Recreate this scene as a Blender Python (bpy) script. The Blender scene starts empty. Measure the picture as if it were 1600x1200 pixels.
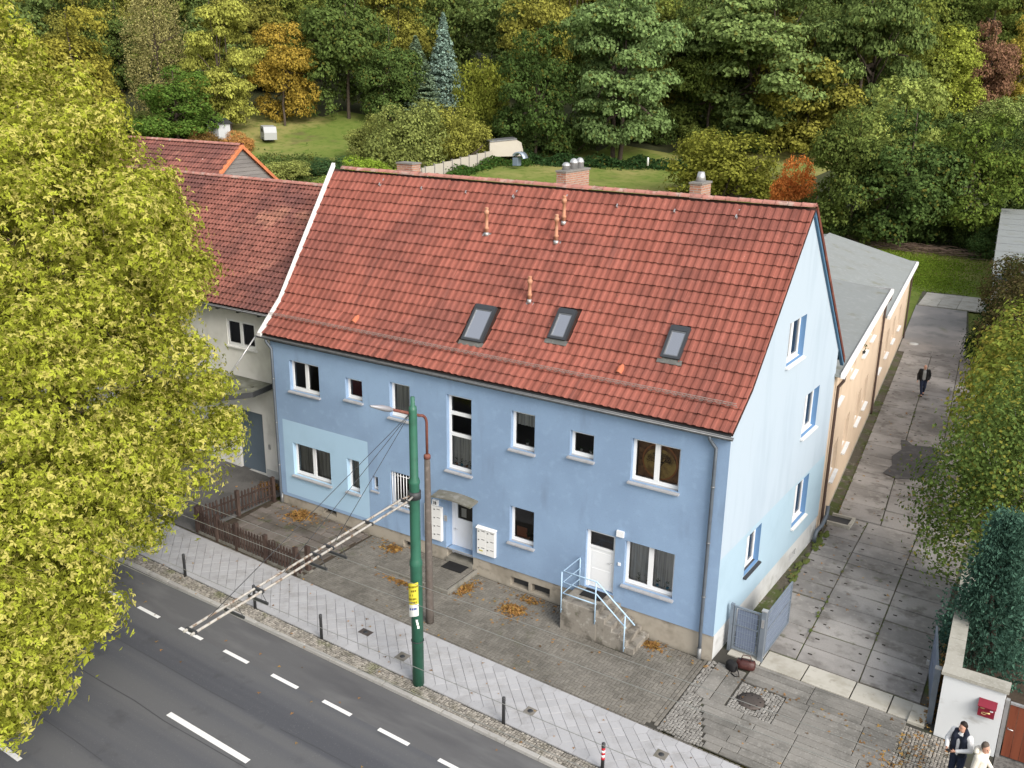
import bpy, math, random
import numpy as np
from mathutils import Vector, Matrix

# ------------------------------------------------------------------ camera, sky, sun, exposure
sc = bpy.context.scene
COL = sc.collection
CAM = np.array([7.81938139, -23.03946562, 15.20802394])
PITCH, YAW, ROLL = 17.99577756, 32.72733039, 0.74931712
cd = bpy.data.cameras.new('camera')
cam = bpy.data.objects.new('camera', cd)
COL.objects.link(cam)
cam.location = CAM
cam.rotation_euler = (Matrix.Rotation(math.radians(YAW), 3, 'Z') @ Matrix.Rotation(math.radians(90 - PITCH), 3, 'X')
                      @ Matrix.Rotation(math.radians(ROLL), 3, 'Z')).to_euler()
cd.sensor_width = 36
cd.lens = 1477.1695 / 1600 * 36
cd.clip_end = 3000
sc.camera = cam

SUN_DIR = Vector((0.74, -0.34, 0.60)).normalized()      # towards the sun
world = bpy.data.worlds.new('World')
sc.world = world
world.use_nodes = True
wn = world.node_tree
bg = wn.nodes['Background']
sky = wn.nodes.new('ShaderNodeTexSky')
sky.sky_type = 'NISHITA'
sky.sun_disc = False
sky.sun_elevation = math.asin(SUN_DIR.z)
sky.sun_rotation = math.atan2(SUN_DIR.x, SUN_DIR.y)
sky.air_density = 1.0
sky.dust_density = 4.0
sky.ozone_density = 1.0
hs = wn.nodes.new('ShaderNodeHueSaturation')             # thin cloud: a paler sky
hs.inputs['Saturation'].default_value = 0.35
wn.links.new(sky.outputs[0], hs.inputs['Color'])
wn.links.new(hs.outputs[0], bg.inputs[0])
bg.inputs[1].default_value = 0.15
sd = bpy.data.lights.new('sun', 'SUN')
sd.energy = 0.9
sd.angle = math.radians(22)
sd.color = (1.0, 0.93, 0.82)
sun = bpy.data.objects.new('sun', sd)
COL.objects.link(sun)
sun.rotation_euler = SUN_DIR.to_track_quat('Z', 'Y').to_euler()
sun.location = (30, 0, 40)
sc.view_settings.view_transform = 'Standard'
sc.view_settings.look = 'None'
sc.view_settings.exposure = 0.9
sc.view_settings.gamma = 1
sc.view_settings.use_curve_mapping = False
sc.render.engine = 'CYCLES'
sc.cycles.max_bounces = 5
sc.cycles.use_light_tree = False
sc.cycles.diffuse_bounces = 3
sc.cycles.glossy_bounces = 2
sc.cycles.transparent_max_bounces = 12
sc.cycles.use_denoising = True

# ------------------------------------------------------------------ helpers
rng = np.random.default_rng(7)
random.seed(7)
WL = {}


def lin(*c):
    out = []
    for v in c:
        v = v / 255
        out.append(v / 12.92 if v <= 0.04045 else ((v + 0.055) / 1.055) ** 2.4)
    return tuple(out)


def tag(o, label=None, cat=None, group=None, kind=None):
    if label: o['label'] = label
    if cat: o['category'] = cat
    if group: o['group'] = group
    if kind: o['kind'] = kind
    return o


def thing(name, label, cat, loc=(0, 0, 0), group=None, rz=0.0):
    o = bpy.data.objects.new(name, None)
    o.empty_display_size = 0.2
    COL.objects.link(o)
    o.location = loc
    o.rotation_euler = (0, 0, rz)
    WL[o.name] = np.array(loc, float)
    return tag(o, label, cat, group)


def link(name, me, parent=None, loc=None):
    """link a mesh; loc is a world place (None: the parent's own origin)"""
    o = bpy.data.objects.new(name, me)
    COL.objects.link(o)
    pw = WL[parent.name] if parent is not None else np.zeros(3)
    if parent is not None: o.parent = parent
    if loc is not None: o.location = Vector(np.array(loc, float) - pw)
    WL[o.name] = np.array(loc, float) if loc is not None else pw
    return o


def mesh_np(name, v, f, mats=(), smooth=False, attr=None, mi=None):
    """v (n,3), f (m,k) arrays with constant k"""
    me = bpy.data.meshes.new(name)
    v = np.asarray(v, np.float32); f = np.asarray(f, np.int32)
    n, k = f.shape
    me.vertices.add(len(v)); me.vertices.foreach_set('co', v.ravel())
    me.loops.add(n * k); me.loops.foreach_set('vertex_index', f.ravel())
    me.polygons.add(n)
    me.polygons.foreach_set('loop_start', np.arange(0, n * k, k, dtype=np.int32))
    me.polygons.foreach_set('loop_total', np.full(n, k, np.int32))
    me.polygons.foreach_set('use_smooth', np.full(n, bool(smooth)))
    if mi is not None: me.polygons.foreach_set('material_index', np.asarray(mi, np.int32))
    for m in mats: me.materials.append(m)
    if attr is not None:
        a = me.attributes.new('rnd', 'FLOAT', 'FACE')
        a.data.foreach_set('value', np.asarray(attr, np.float32))
    me.update(calc_edges=True)
    me.validate()
    return me


class MB:
    def __init__(s, M=None):
        s.v = []; s.f = []; s.m = []; s.M = M; s.mi = 0; s.sm = []; s.smooth = False

    def add(s, vs, fs):
        b = len(s.v)
        s.v.extend([tuple(map(float, p)) for p in vs])
        for f in fs:
            s.f.append(tuple(b + i for i in f)); s.m.append(s.mi); s.sm.append(s.smooth)
        return s

    def box(s, x0, x1, y0, y1, z0, z1):
        return s.add([(x0, y0, z0), (x1, y0, z0), (x1, y1, z0), (x0, y1, z0), (x0, y0, z1), (x1, y0, z1), (x1, y1, z1), (x0, y1, z1)],
                     [(3, 2, 1, 0), (4, 5, 6, 7), (0, 1, 5, 4), (1, 2, 6, 5), (2, 3, 7, 6), (3, 0, 4, 7)])

    def poly(s, *pts): return s.add(pts, [tuple(range(len(pts)))])

    def slab(s, pts, z0, z1, inset=0.0, dz=0.0):
        """prism over a polygon (list of (x,y)); z0,z1 numbers or functions of x; top inset for a chamfer"""
        fz0 = z0 if callable(z0) else (lambda x: z0); fz1 = z1 if callable(z1) else (lambda x: z1)
        cx = sum(p[0] for p in pts) / len(pts); cy = sum(p[1] for p in pts) / len(pts)
        n = len(pts)
        lo = [(p[0], p[1], fz0(p[0])) for p in pts]
        if inset > 0:
            top = []; mid = []
            for p in pts:
                dx, dy = p[0] - cx, p[1] - cy; d = math.hypot(dx, dy) or 1
                top.append((p[0] - dx / d * inset, p[1] - dy / d * inset, fz1(p[0]) + dz))
                mid.append((p[0], p[1], fz1(p[0]) + dz - inset * 0.8))
            vs = lo + mid + top
            fs = [tuple(range(2 * n, 3 * n))]
            for i in range(n):
                j = (i + 1) % n
                fs += [(i, j, n + j, n + i), (n + i, n + j, 2 * n + j, 2 * n + i)]
        else:
            vs = lo + [(p[0], p[1], fz1(p[0]) + dz) for p in pts]
            fs = [tuple(range(n, 2 * n)), tuple(range(n - 1, -1, -1))]
            for i in range(n):
                j = (i + 1) % n
                fs.append((i, j, n + j, n + i))
        return s.add(vs, fs)

    def tube(s, pts, r, n=8, cap=True):
        pts = [Vector(p) for p in pts]
        rs = r if isinstance(r, (list, tuple)) else [r] * len(pts)
        rings = []; vs = []
        up = None
        for i, p in enumerate(pts):
            if i == 0: t = pts[1] - p
            elif i == len(pts) - 1: t = p - pts[i - 1]
            else: t = (pts[i + 1] - p).normalized() + (p - pts[i - 1]).normalized()
            t.normalize()
            if up is None:
                up = Vector((0, 0, 1)) if abs(t.z) < 0.9 else Vector((1, 0, 0))
            a = t.cross(up)
            if a.length < 1e-4: a = t.cross(Vector((0, 1, 0.3)))
            a.normalize(); b = t.cross(a).normalized(); up = b * -1 if b.dot(up) < 0 else b
            for k in range(n):
                an = 2 * math.pi * k / n
                vs.append(p + (a * math.cos(an) + b * math.sin(an)) * rs[i])
        fs = []
        for i in range(len(pts) - 1):
            for k in range(n):
                k2 = (k + 1) % n
                fs.append((i * n + k, i * n + k2, (i + 1) * n + k2, (i + 1) * n + k))
        s.smooth = True
        b = len(s.v)
        s.add(vs, fs)
        s.smooth = False
        if cap:
            s.f.append(tuple(b + k for k in range(n - 1, -1, -1))); s.m.append(s.mi); s.sm.append(False)
            e = b + (len(pts) - 1) * n
            s.f.append(tuple(e + k for k in range(n))); s.m.append(s.mi); s.sm.append(False)
        return s

    def lathe(s, prof, c=(0, 0, 0), n=12):
        return s.tube([(c[0], c[1], c[2] + z) for r, z in prof], [r for r, z in prof], n)

    def bar(s, a, b, w, h):
        """rectangular bar from a to b; w across, h along 'up'"""
        a = Vector(a); b = Vector(b); t = (b - a).normalized()
        up = Vector((0, 0, 1)) if abs(t.z) < 0.95 else Vector((0, 1, 0))
        x = t.cross(up).normalized(); y = x.cross(t).normalized()
        vs = []
        for p in (a, b):
            for sx, sy in ((-1, -1), (1, -1), (1, 1), (-1, 1)):
                vs.append(p + x * sx * w / 2 + y * sy * h / 2)
        return s.add(vs, [(3, 2, 1, 0), (4, 5, 6, 7), (0, 1, 5, 4), (1, 2, 6, 5), (2, 3, 7, 6), (3, 0, 4, 7)])

    def build(s, name, mat=None, parent=None, rel=None):
        """mesh in world places (or local when the parent is rotated and rel is given)"""
        me = bpy.data.meshes.new(name)
        v = np.array(s.v, float).reshape(-1, 3)
        if s.M is not None:
            M = np.array(s.M); v = v @ M[:3, :3].T + M[:3, 3]
        if parent is not None and rel is None: v = v - WL[parent.name]
        me.from_pydata(v.tolist(), [], s.f)
        mats = mat if isinstance(mat, (list, tuple)) else [mat]
        for m in mats: me.materials.append(m)
        me.polygons.foreach_set('material_index', s.m)
        me.polygons.foreach_set('use_smooth', s.sm)
        me.update()
        o = bpy.data.objects.new(name, me)
        COL.objects.link(o)
        if parent is not None:
            o.parent = parent; WL[o.name] = WL[parent.name]
        else: WL[o.name] = np.zeros(3)
        return o


def frame(ox, oy, oz, deg):
    return Matrix.Translation((ox, oy, oz)) @ Matrix.Rotation(math.radians(deg), 4, 'Z')


# ------------------------------------------------------------------ materials
MATS = {}


def nd(t, ty, **kw):
    n = t.nodes.new(ty)
    for k, v in kw.items(): setattr(n, k, v)
    return n


def mathn(t, op, a, b=None, clamp=False):
    n = nd(t, 'ShaderNodeMath', operation=op); n.use_clamp = clamp
    for i, x in enumerate((a, b)):
        if x is None: continue
        if isinstance(x, (int, float)): n.inputs[i].default_value = x
        else: t.links.new(x, n.inputs[i])
    return n.outputs[0]


def mixc(t, fac, a, b, mode='MIX'):
    n = nd(t, 'ShaderNodeMix', data_type='RGBA', blend_type=mode)
    for i, x in ((0, fac), (6, a), (7, b)):
        if isinstance(x, (int, float)): n.inputs[i].default_value = x
        elif isinstance(x, tuple): n.inputs[i].default_value = (*x[:3], 1)
        else: t.links.new(x, n.inputs[i])
    return n.outputs[2]


def noise(t, scale, detail=4, stretch=(1, 1, 1), rough=0.55, off=0):
    g = nd(t, 'ShaderNodeNewGeometry')
    mp = nd(t, 'ShaderNodeMapping')
    mp.inputs['Scale'].default_value = stretch
    mp.inputs['Location'].default_value = (off, off * 1.7, off * .6)
    t.links.new(g.outputs['Position'], mp.inputs['Vector'])
    n = nd(t, 'ShaderNodeTexNoise')
    n.inputs['Scale'].default_value = scale
    n.inputs['Detail'].default_value = detail
    n.inputs['Roughness'].default_value = rough
    t.links.new(mp.outputs[0], n.inputs['Vector'])
    return n.outputs[0]


def ramp(t, x, lo, hi):
    n = nd(t, 'ShaderNodeMapRange'); n.interpolation_type = 'SMOOTHSTEP'
    n.inputs[1].default_value = lo; n.inputs[2].default_value = hi
    t.links.new(x, n.inputs[0])
    return n.outputs[0]


def mat(name, base, layers=(), rough=0.85, spec=0.25, metal=0.0, bump=0.0, bscale=60, rnd=0.0, trans=0.0, alpha=None, bstr=(1, 1, 1)):
    """layers: (colour, scale, lo, hi, amount[, stretch]) mixed over the base by noise; rnd: per-piece brightness spread"""
    if name in MATS: return MATS[name]
    m = bpy.data.materials.new(name); m.use_nodes = True
    t = m.node_tree; p = t.nodes['Principled BSDF']
    col = base
    off = len(MATS) * 3.1
    for L in layers:
        st = L[5] if len(L) > 5 else (1, 1, 1)
        f = mathn(t, 'MULTIPLY', ramp(t, noise(t, L[1], 3, st, 0.6, off), L[2], L[3]), L[4])
        off += 7.3
        col = mixc(t, f, col, L[0])
    if rnd > 0:
        oi = nd(t, 'ShaderNodeObjectInfo'); at = nd(t, 'ShaderNodeAttribute', attribute_name='rnd')
        s = mathn(t, 'FRACT', mathn(t, 'ADD', oi.outputs['Random'], at.outputs['Fac']))
        k = mathn(t, 'ADD', mathn(t, 'MULTIPLY', s, 2 * rnd), 1 - rnd)
        cb = nd(t, 'ShaderNodeCombineColor')
        for i in range(3): t.links.new(k, cb.inputs[i])
        col = mixc(t, 1.0, col, cb.outputs[0], 'MULTIPLY')
    if isinstance(col, tuple): p.inputs['Base Color'].default_value = (*col[:3], 1)
    else: t.links.new(col, p.inputs['Base Color'])
    p.inputs['Roughness'].default_value = rough
    p.inputs['Specular IOR Level'].default_value = spec
    p.inputs['Metallic'].default_value = metal
    if bump > 0:
        b = nd(t, 'ShaderNodeBump'); b.inputs['Strength'].default_value = bump
        b.inputs['Distance'].default_value = 0.02
        t.links.new(noise(t, bscale, 2, bstr, 0.6, 2.2), b.inputs['Height'])
        t.links.new(b.outputs[0], p.inputs['Normal'])
    MATS[name] = m
    return m


def glass_mat(name, tint=0.8, refl=1.0):
    if name in MATS: return MATS[name]
    m = bpy.data.materials.new(name); m.use_nodes = True
    t = m.node_tree; t.nodes.remove(t.nodes['Principled BSDF']); out = t.nodes['Material Output']
    tr = nd(t, 'ShaderNodeBsdfTransparent'); tr.inputs[0].default_value = (tint, tint, tint, 1)
    gl = nd(t, 'ShaderNodeBsdfGlossy'); gl.inputs['Roughness'].default_value = 0.03
    fr = nd(t, 'ShaderNodeFresnel'); fr.inputs[0].default_value = 1.5
    mx = nd(t, 'ShaderNodeMixShader')
    t.links.new(mathn(t, 'MULTIPLY', fr.outputs[0], refl, True), mx.inputs[0])
    t.links.new(tr.outputs[0], mx.inputs[1]); t.links.new(gl.outputs[0], mx.inputs[2])
    t.links.new(mx.outputs[0], out.inputs[0])
    MATS[name] = m
    return m


def leaf_mat(name, base=None, alt=None, altamt=0.3, val=0.35, trans=0.35):
    """foliage; base None takes the object's own colour; per-leaf variation from the rnd attribute"""
    if name in MATS: return MATS[name]
    m = bpy.data.materials.new(name); m.use_nodes = True
    t = m.node_tree; t.nodes.remove(t.nodes['Principled BSDF']); out = t.nodes['Material Output']
    at = nd(t, 'ShaderNodeAttribute', attribute_name='rnd')
    r = at.outputs['Fac']
    if base is None: col = nd(t, 'ShaderNodeObjectInfo').outputs['Color']
    else:
        rg = nd(t, 'ShaderNodeRGB'); rg.outputs[0].default_value = (*base, 1); col = rg.outputs[0]
    k = mathn(t, 'ADD', mathn(t, 'MULTIPLY', r, 2 * val), 1 - val)
    cb = nd(t, 'ShaderNodeCombineColor')
    for i in range(3): t.links.new(k, cb.inputs[i])
    col = mixc(t, 1.0, col, cb.outputs[0], 'MULTIPLY')
    if alt:
        r2 = mathn(t, 'FRACT', mathn(t, 'MULTIPLY', r, 13.7))
        f = mathn(t, 'MULTIPLY', mathn(t, 'GREATER_THAN', r2, 1 - altamt), 0.8)
        col = mixc(t, f, col, alt)
    df = nd(t, 'ShaderNodeBsdfDiffuse'); tl = nd(t, 'ShaderNodeBsdfTranslucent'); mx = nd(t, 'ShaderNodeMixShader')
    mx.inputs[0].default_value = trans
    t.links.new(col, df.inputs[0]); t.links.new(col, tl.inputs[0])
    t.links.new(df.outputs[0], mx.inputs[1]); t.links.new(tl.outputs[0], mx.inputs[2])
    t.links.new(mx.outputs[0], out.inputs[0])
    MATS[name] = m
    return m


# ------------------------------------------------------------------ ground levels
FH = np.array([-0.5406, 0.8413])


def G(x): return -0.84 - 0.0293 * min(max(x, -40), 10)


def terrain(x, y):
    s = (x - CAM[0]) * FH[0] + (y - CAM[1]) * FH[1]
    t = np.clip((s - 85) / 70, 0, 1)
    z = np.where(np.asarray(y) > 58, -0.88, -1.06 - 0.0293 * np.clip(x, -40, 10))
    return z + 4.0 * t * t * (3 - 2 * t) + 0.2 * np.clip(s - 150, 0, 250)

SLOPE = math.atan(0.0293)
_R = np.array((Matrix.Rotation(math.radians(YAW), 3, 'Z') @ Matrix.Rotation(math.radians(90 - PITCH), 3, 'X') @ Matrix.Rotation(math.radians(ROLL), 3, 'Z')))


def seen(p):
    """(nearness, in view) of a world place, to decide which pieces are built singly"""
    d = (np.asarray(p) - CAM) @ _R
    if d[2] > -1: return 0, False
    u = d[0] / -d[2] * 1477; w = d[1] / -d[2] * 1477
    return -1 / d[2], abs(u) < 815 and abs(w) < 615


def pieces(parent, name, rest_name, v, f, places, material, limit=300, hidden=None):
    """v,f: one piece (quads); places: 4x4 matrices. The largest in view are single objects, the rest one part of kind stuff"""
    v = np.asarray(v, float); f = np.asarray(f)
    sc_ = []
    for i, M in enumerate(places):
        s, ok = seen(M[:3, 3])
        if hidden and hidden(M[:3, 3]): ok = False
        sc_.append((-(s if ok else s * 1e-3), i))
    sc_.sort()
    me = mesh_np(name, v, f, [material])
    single = [i for k, i in sc_[:limit]] if len(places) > limit else [i for k, i in sc_]
    pw = WL[parent.name]
    for i in single:
        M = places[i]
        o = bpy.data.objects.new(name, me)
        COL.objects.link(o)
        o.parent = parent
        Mw = Matrix(M.tolist()); Mw.translation -= Vector(pw)
        o.matrix_local = Mw
    rest = [i for k, i in sc_[limit:]]
    if rest:
        Ms = np.array([places[i] for i in rest])
        V = np.einsum('nij,vj->nvi', Ms[:, :3, :3], v) + Ms[:, None, :3, 3] - pw
        Fx = f[None] + (np.arange(len(rest)) * len(v))[:, None, None]
        r = np.repeat(rng.random(len(rest)), len(f))
        o = link(rest_name, mesh_np(rest_name, V.reshape(-1, 3), Fx.reshape(-1, f.shape[1]), [material], attr=r), parent)
        tag(o, kind='stuff')


def pm(x, y, z, rz=0, sx=1, sy=1, sz=1, ry=SLOPE, rx=0):
    M = Matrix.Translation((x, y, z)) @ Matrix.Rotation(ry, 4, 'Y') @ Matrix.Rotation(rx, 4, 'X') @ Matrix.Rotation(rz, 4, 'Z') @ Matrix.Diagonal((sx, sy, sz, 1))
    return np.array(M)


def brick_vf(a, b, h, ch=0.008):
    """chamfered block a x b, top at z=0, quads only (no bottom)"""
    v = []
    for z, i in ((-h, 0), (-ch, 0), (0, ch)):
        v += [(-a / 2 + i, -b / 2 + i, z), (a / 2 - i, -b / 2 + i, z), (a / 2 - i, b / 2 - i, z), (-a / 2 + i, b / 2 - i, z)]
    f = [(8, 9, 10, 11)]
    for k in (0, 4):
        for i in range(4):
            j = (i + 1) % 4
            f.append((k + i, k + j, k + 4 + j, k + 4 + i))
    return v, f


def sheet(name, xs, y0, y1, dz, material, parent=None, kind='structure'):
    m = MB()
    for a, b in zip(xs[:-1], xs[1:]):
        m.poly((a, y0, G(a) + dz), (b, y0, G(b) + dz), (b, y1, G(b) + dz), (a, y1, G(a) + dz))
    o = m.build(name, material, parent)
    if parent is None: tag(o, kind=kind)
    return o


# ---- materials of the ground
M_grass = mat('lawn', (0.135, 0.175, 0.04), [((0.27, 0.24, 0.09), 0.05, 0.42, 0.6, 0.9), ((0.075, 0.13, 0.02), 0.9, 0.45, 0.7, 0.7), ((0.18, 0.21, 0.05), 4, 0.5, 0.7, 0.5), ((0.12, 0.09, 0.05), 0.11, 0.6, 0.72, 0.6)], rough=0.95, spec=0.05, bump=0.9, bscale=8)
M_asph = mat('asphalt', (0.086, 0.089, 0.098), [((0.112, 0.113, 0.116), 0.5, 0.42, 0.62, 0.8, (0.03, 1.6, 1)), ((0.066, 0.069, 0.079), 0.7, 0.5, 0.62, 0.8, (0.02, 1.1, 1)), ((0.16, 0.16, 0.16), 28, 0.6, 0.72, 0.55), ((0.04, 0.04, 0.04), 1.2, 0.58, 0.75, 0.35)], rough=0.8, spec=0.3, bump=0.35, bscale=90)
M_asph2 = mat('asphalt_edge', (0.105, 0.105, 0.108), [((0.15, 0.15, 0.15), 1.5, 0.45, 0.7, 0.7, (0.3, 1, 1)), ((0.07, 0.07, 0.075), 0.8, 0.5, 0.7, 0.7, (0.2, 1, 1)), ((0.14, 0.14, 0.14), 45, 0.55, 0.75, 0.5)], rough=0.85, bump=0.35, bscale=90)
M_paint = mat('road_paint', (0.72, 0.72, 0.70), [((0.45, 0.45, 0.44), 14, 0.55, 0.75, 0.5)], rough=0.6)
M_joint = mat('joint_sand', (0.05, 0.047, 0.04), [((0.05, 0.06, 0.03), 1.5, 0.5, 0.7, 0.7)], rough=0.95)
M_slab = mat('pale_slab', (0.36, 0.36, 0.37), [((0.27, 0.265, 0.26), 2.2, 0.45, 0.75, 0.7), ((0.2, 0.19, 0.17), 9, 0.64, 0.74, 0.5), ((0.42, 0.42, 0.43), 30, 0.5, 0.7, 0.4)], rough=0.85, rnd=0.07, bump=0.15)
M_brick = mat('paver', (0.175, 0.163, 0.142), [((0.115, 0.107, 0.092), 0.9, 0.42, 0.68, 0.8), ((0.09, 0.092, 0.06), 1.6, 0.58, 0.74, 0.5), ((0.23, 0.215, 0.19), 25, 0.5, 0.75, 0.5)], rough=0.9, rnd=0.13, bump=0.2)
M_yard = mat('old_yard_slab', (0.15, 0.13, 0.115), [((0.085, 0.075, 0.06), 1.4, 0.42, 0.66, 0.85), ((0.075, 0.085, 0.035), 2.1, 0.55, 0.7, 0.6), ((0.2, 0.185, 0.17), 12, 0.55, 0.75, 0.5)], rough=0.92, rnd=0.25, bump=0.3, bscale=30)
M_kerb = mat('kerb_granite', (0.34, 0.33, 0.31), [((0.24, 0.23, 0.2), 5, 0.5, 0.7, 0.6), ((0.42, 0.42, 0.4), 40, 0.5, 0.7, 0.4)], rough=0.85, rnd=0.1, bump=0.2)
M_cob = mat('cobble', (0.27, 0.25, 0.22), [((0.15, 0.14, 0.11), 3, 0.45, 0.7, 0.7), ((0.1, 0.11, 0.04), 1.3, 0.55, 0.7, 0.6)], rough=0.88, rnd=0.35, bump=0.2)
M_cobl = mat('cobble_pale', (0.25, 0.24, 0.222), [((0.16, 0.15, 0.135), 3, 0.45, 0.7, 0.7)], rough=0.88, rnd=0.2, bump=0.2)
M_conc = mat('drive_concrete', (0.29, 0.275, 0.26), [((0.175, 0.165, 0.155), 0.5, 0.4, 0.62, 0.9), ((0.11, 0.1, 0.09), 1.3, 0.52, 0.68, 0.75), ((0.1, 0.105, 0.06), 2.2, 0.62, 0.72, 0.6), ((0.33, 0.31, 0.285), 6, 0.5, 0.75, 0.5), ((0.2, 0.18, 0.165), 30, 0.5, 0.72, 0.5)], rough=0.88, rnd=0.12, bump=0.3, bscale=25)
M_thr = mat('threshold_concrete', (0.42, 0.4, 0.35), [((0.3, 0.28, 0.23), 1.6, 0.42, 0.7, 0.8), ((0.22, 0.2, 0.16), 4, 0.58, 0.75, 0.6)], rough=0.88, rnd=0.08, bump=0.25)
M_board = mat('plank_concrete', (0.2, 0.19, 0.172), [((0.125, 0.12, 0.108), 1.1, 0.42, 0.66, 0.85), ((0.3, 0.29, 0.27), 16, 0.5, 0.75, 0.6), ((0.13, 0.12, 0.1), 9, 0.58, 0.75, 0.6, (0.25, 1, 1))], rough=0.9, rnd=0.14, bump=0.35, bscale=30)
M_gravel = mat('yard_gravel', (0.25, 0.235, 0.22), [((0.34, 0.31, 0.285), 0.35, 0.45, 0.65, 0.8), ((0.15, 0.15, 0.14), 0.7, 0.5, 0.7, 0.6), ((0.14, 0.15, 0.06), 0.4, 0.6, 0.72, 0.5), ((0.32, 0.3, 0.28), 18, 0.5, 0.7, 0.5)], rough=0.95, bump=0.6, bscale=20)
M_iron = mat('cast_iron', (0.085, 0.07, 0.062), [((0.05, 0.045, 0.04), 15, 0.5, 0.7, 0.6)], rough=0.7, spec=0.4, metal=0.3, bump=0.3)
M_soil = mat('soil', (0.06, 0.045, 0.032), [((0.03, 0.025, 0.018), 6, 0.45, 0.7, 0.7)], rough=0.95, bump=0.8, bscale=12)
M_dirt = mat('dirt_strip', (0.09, 0.08, 0.06), [((0.06, 0.08, 0.02), 1.1, 0.44, 0.58, 0.9), ((0.2, 0.18, 0.15), 5, 0.55, 0.7, 0.6), ((0.07, 0.06, 0.045), 2.5, 0.5, 0.7, 0.6)], rough=0.95, bump=0.8, bscale=14)
M_moss = mat('moss', (0.075, 0.1, 0.02), [((0.12, 0.13, 0.04), 5, 0.45, 0.7, 0.7), ((0.1, 0.075, 0.05), 2.5, 0.55, 0.7, 0.6)], rough=0.95, bump=0.9, bscale=25)

# ---- terrain to the horizon
gx = np.concatenate([np.linspace(-900, -210, 12)[:-1], np.linspace(-210, 110, 65), np.linspace(110, 700, 10)[1:]])
gy = np.concatenate([np.linspace(-300, -60, 6)[:-1], np.linspace(-60, 260, 65), np.linspace(260, 1100, 12)[1:]])
X, Y = np.meshgrid(gx, gy)
Z = terrain(X, Y) + np.where(Y > 62, 0.25 * np.sin(X * 0.21) * np.cos(Y * 0.17), 0)
nx, ny = len(gx), len(gy)
ii = np.arange(nx * ny).reshape(ny, nx)
F4 = np.stack([ii[:-1, :-1], ii[:-1, 1:], ii[1:, 1:], ii[1:, :-1]], -1).reshape(-1, 4)
M_floor = mat('forest_floor', (0.045, 0.05, 0.02), [((0.03, 0.04, 0.014), 0.5, 0.45, 0.65, 0.8), ((0.07, 0.06, 0.03), 3, 0.5, 0.7, 0.6)], rough=0.95, bump=0.8, bscale=5)
XC = X.ravel()[F4].mean(1); YC = Y.ravel()[F4].mean(1); SC = (XC - CAM[0]) * FH[0] + (YC - CAM[1]) * FH[1]
wood = ((SC > 157) & ~((XC < -96) & (SC < 176))) | ((XC > -32) & (YC > 80))
tag(link('ground', mesh_np('ground', np.stack([X, Y, Z], -1).reshape(-1, 3), F4, [M_grass, M_floor], smooth=True, mi=wood.astype(int))), kind='structure')

# ---- road with its markings
road = sheet('road', [-200, -40, -25, -10, 10, 120], -19.0, -7.72, -0.095, M_asph)
sheet('gutter_strip', [-200, -40, -25, -10, 10, 120], -7.72, -6.34, -0.097, M_asph2)
for k in range(-9, 13):                                   # short dashes of the cycle lane
    x0 = -11.75 + 1.93 * k + 0.0
    MB().add([(x0, -7.78, G(x0) - 0.09), (x0 + 1, -7.79, G(x0 + 1) - 0.09), (x0 + 1, -7.67, G(x0 + 1) - 0.09), (x0, -7.66, G(x0) - 0.09)], [(0, 1, 2, 3)]).build('lane_dash', M_paint, road)
for x0 in (-22.5, -10.75, 1.2):
    MB().add([(x0, -10.5, G(x0) - 0.09), (x0 + 3, -10.54, G(x0 + 3) - 0.09), (x0 + 3, -10.38, G(x0 + 3) - 0.09), (x0, -10.34, G(x0) - 0.09)], [(0, 1, 2, 3)]).build('centre_dash', M_paint, road)
m = MB()
for yq, wq in ((-9.15, .02), (-10.62, .025), (-12.4, .018)):
    xs_ = [-60 + 1.3 * k for k in range(75)]
    off = [yq + .03 * math.sin(x * .8) + random.gauss(0, .012) for x in xs_]
    for k in range(74):
        if random.random() < .22: continue
        m.add([(xs_[k], off[k] - wq, G(xs_[k]) - .0925), (xs_[k + 1], off[k + 1] - wq, G(xs_[k + 1]) - .0925), (xs_[k + 1], off[k + 1], G(xs_[k + 1]) - .0925), (xs_[k], off[k], G(xs_[k]) - .0925)], [(0, 1, 2, 3)])
m.build('tar_seams', mat('tar_seam', (.055, .056, .06), rough=.6), road)['kind'] = 'stuff'
for x0 in (-13.2, -4.6):
    MB().add([(x0, -13.62, G(x0) - 0.09), (x0 + 1, -13.63, G(x0 + 1) - 0.09), (x0 + 1, -13.5, G(x0 + 1) - 0.09), (x0, -13.49, G(x0) - 0.09)], [(0, 1, 2, 3)]).build('far_lane_dash', M_paint, road)

# ---- pavement: verge of mosaic cobbles, kerb, diagonal slabs, granite edging
pave = sheet('pavement', [-60, -40, -25, -10, 10, 40], -6.34, -3.66, -0.035, M_joint)
v, f = brick_vf(0.98, 0.135, 0.16, 0.012)
pieces(pave, 'kerb_stone', 'kerb_rest', v, f, [pm(-24.5 + 1.0 * k, -6.275 + 0.006 * (random.random() - .5), G(-24.5 + k)) for k in range(31)], M_kerb)
h = 0.2; e = 0.0035


def sq_vf(r, hgt=0.05, ch=0.004):
    v = []
    for z, q in ((-hgt, r), (-ch, r), (0, r - ch * 1.4)): v += [(q, 0, z), (0, q, z), (-q, 0, z), (0, -q, z)]
    return v, brick_vf(1, 1, 1)[1]


v, f = sq_vf(h - 0.006)
pl = []
for i in range(-66, 9):
    for k in range(1, 8):
        x = (i + (0.5 if k % 2 else 0)) * 0.4; y = -3.92 - 0.2 * k
        pl.append(pm(x, y, G(x) + 0.002 * random.gauss(0, 1), ry=SLOPE + random.gauss(0, .004), rx=random.gauss(0, .004)))
pieces(pave, 'paving_slab', 'paving_slab_rest', v, f, pl, M_slab)
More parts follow.
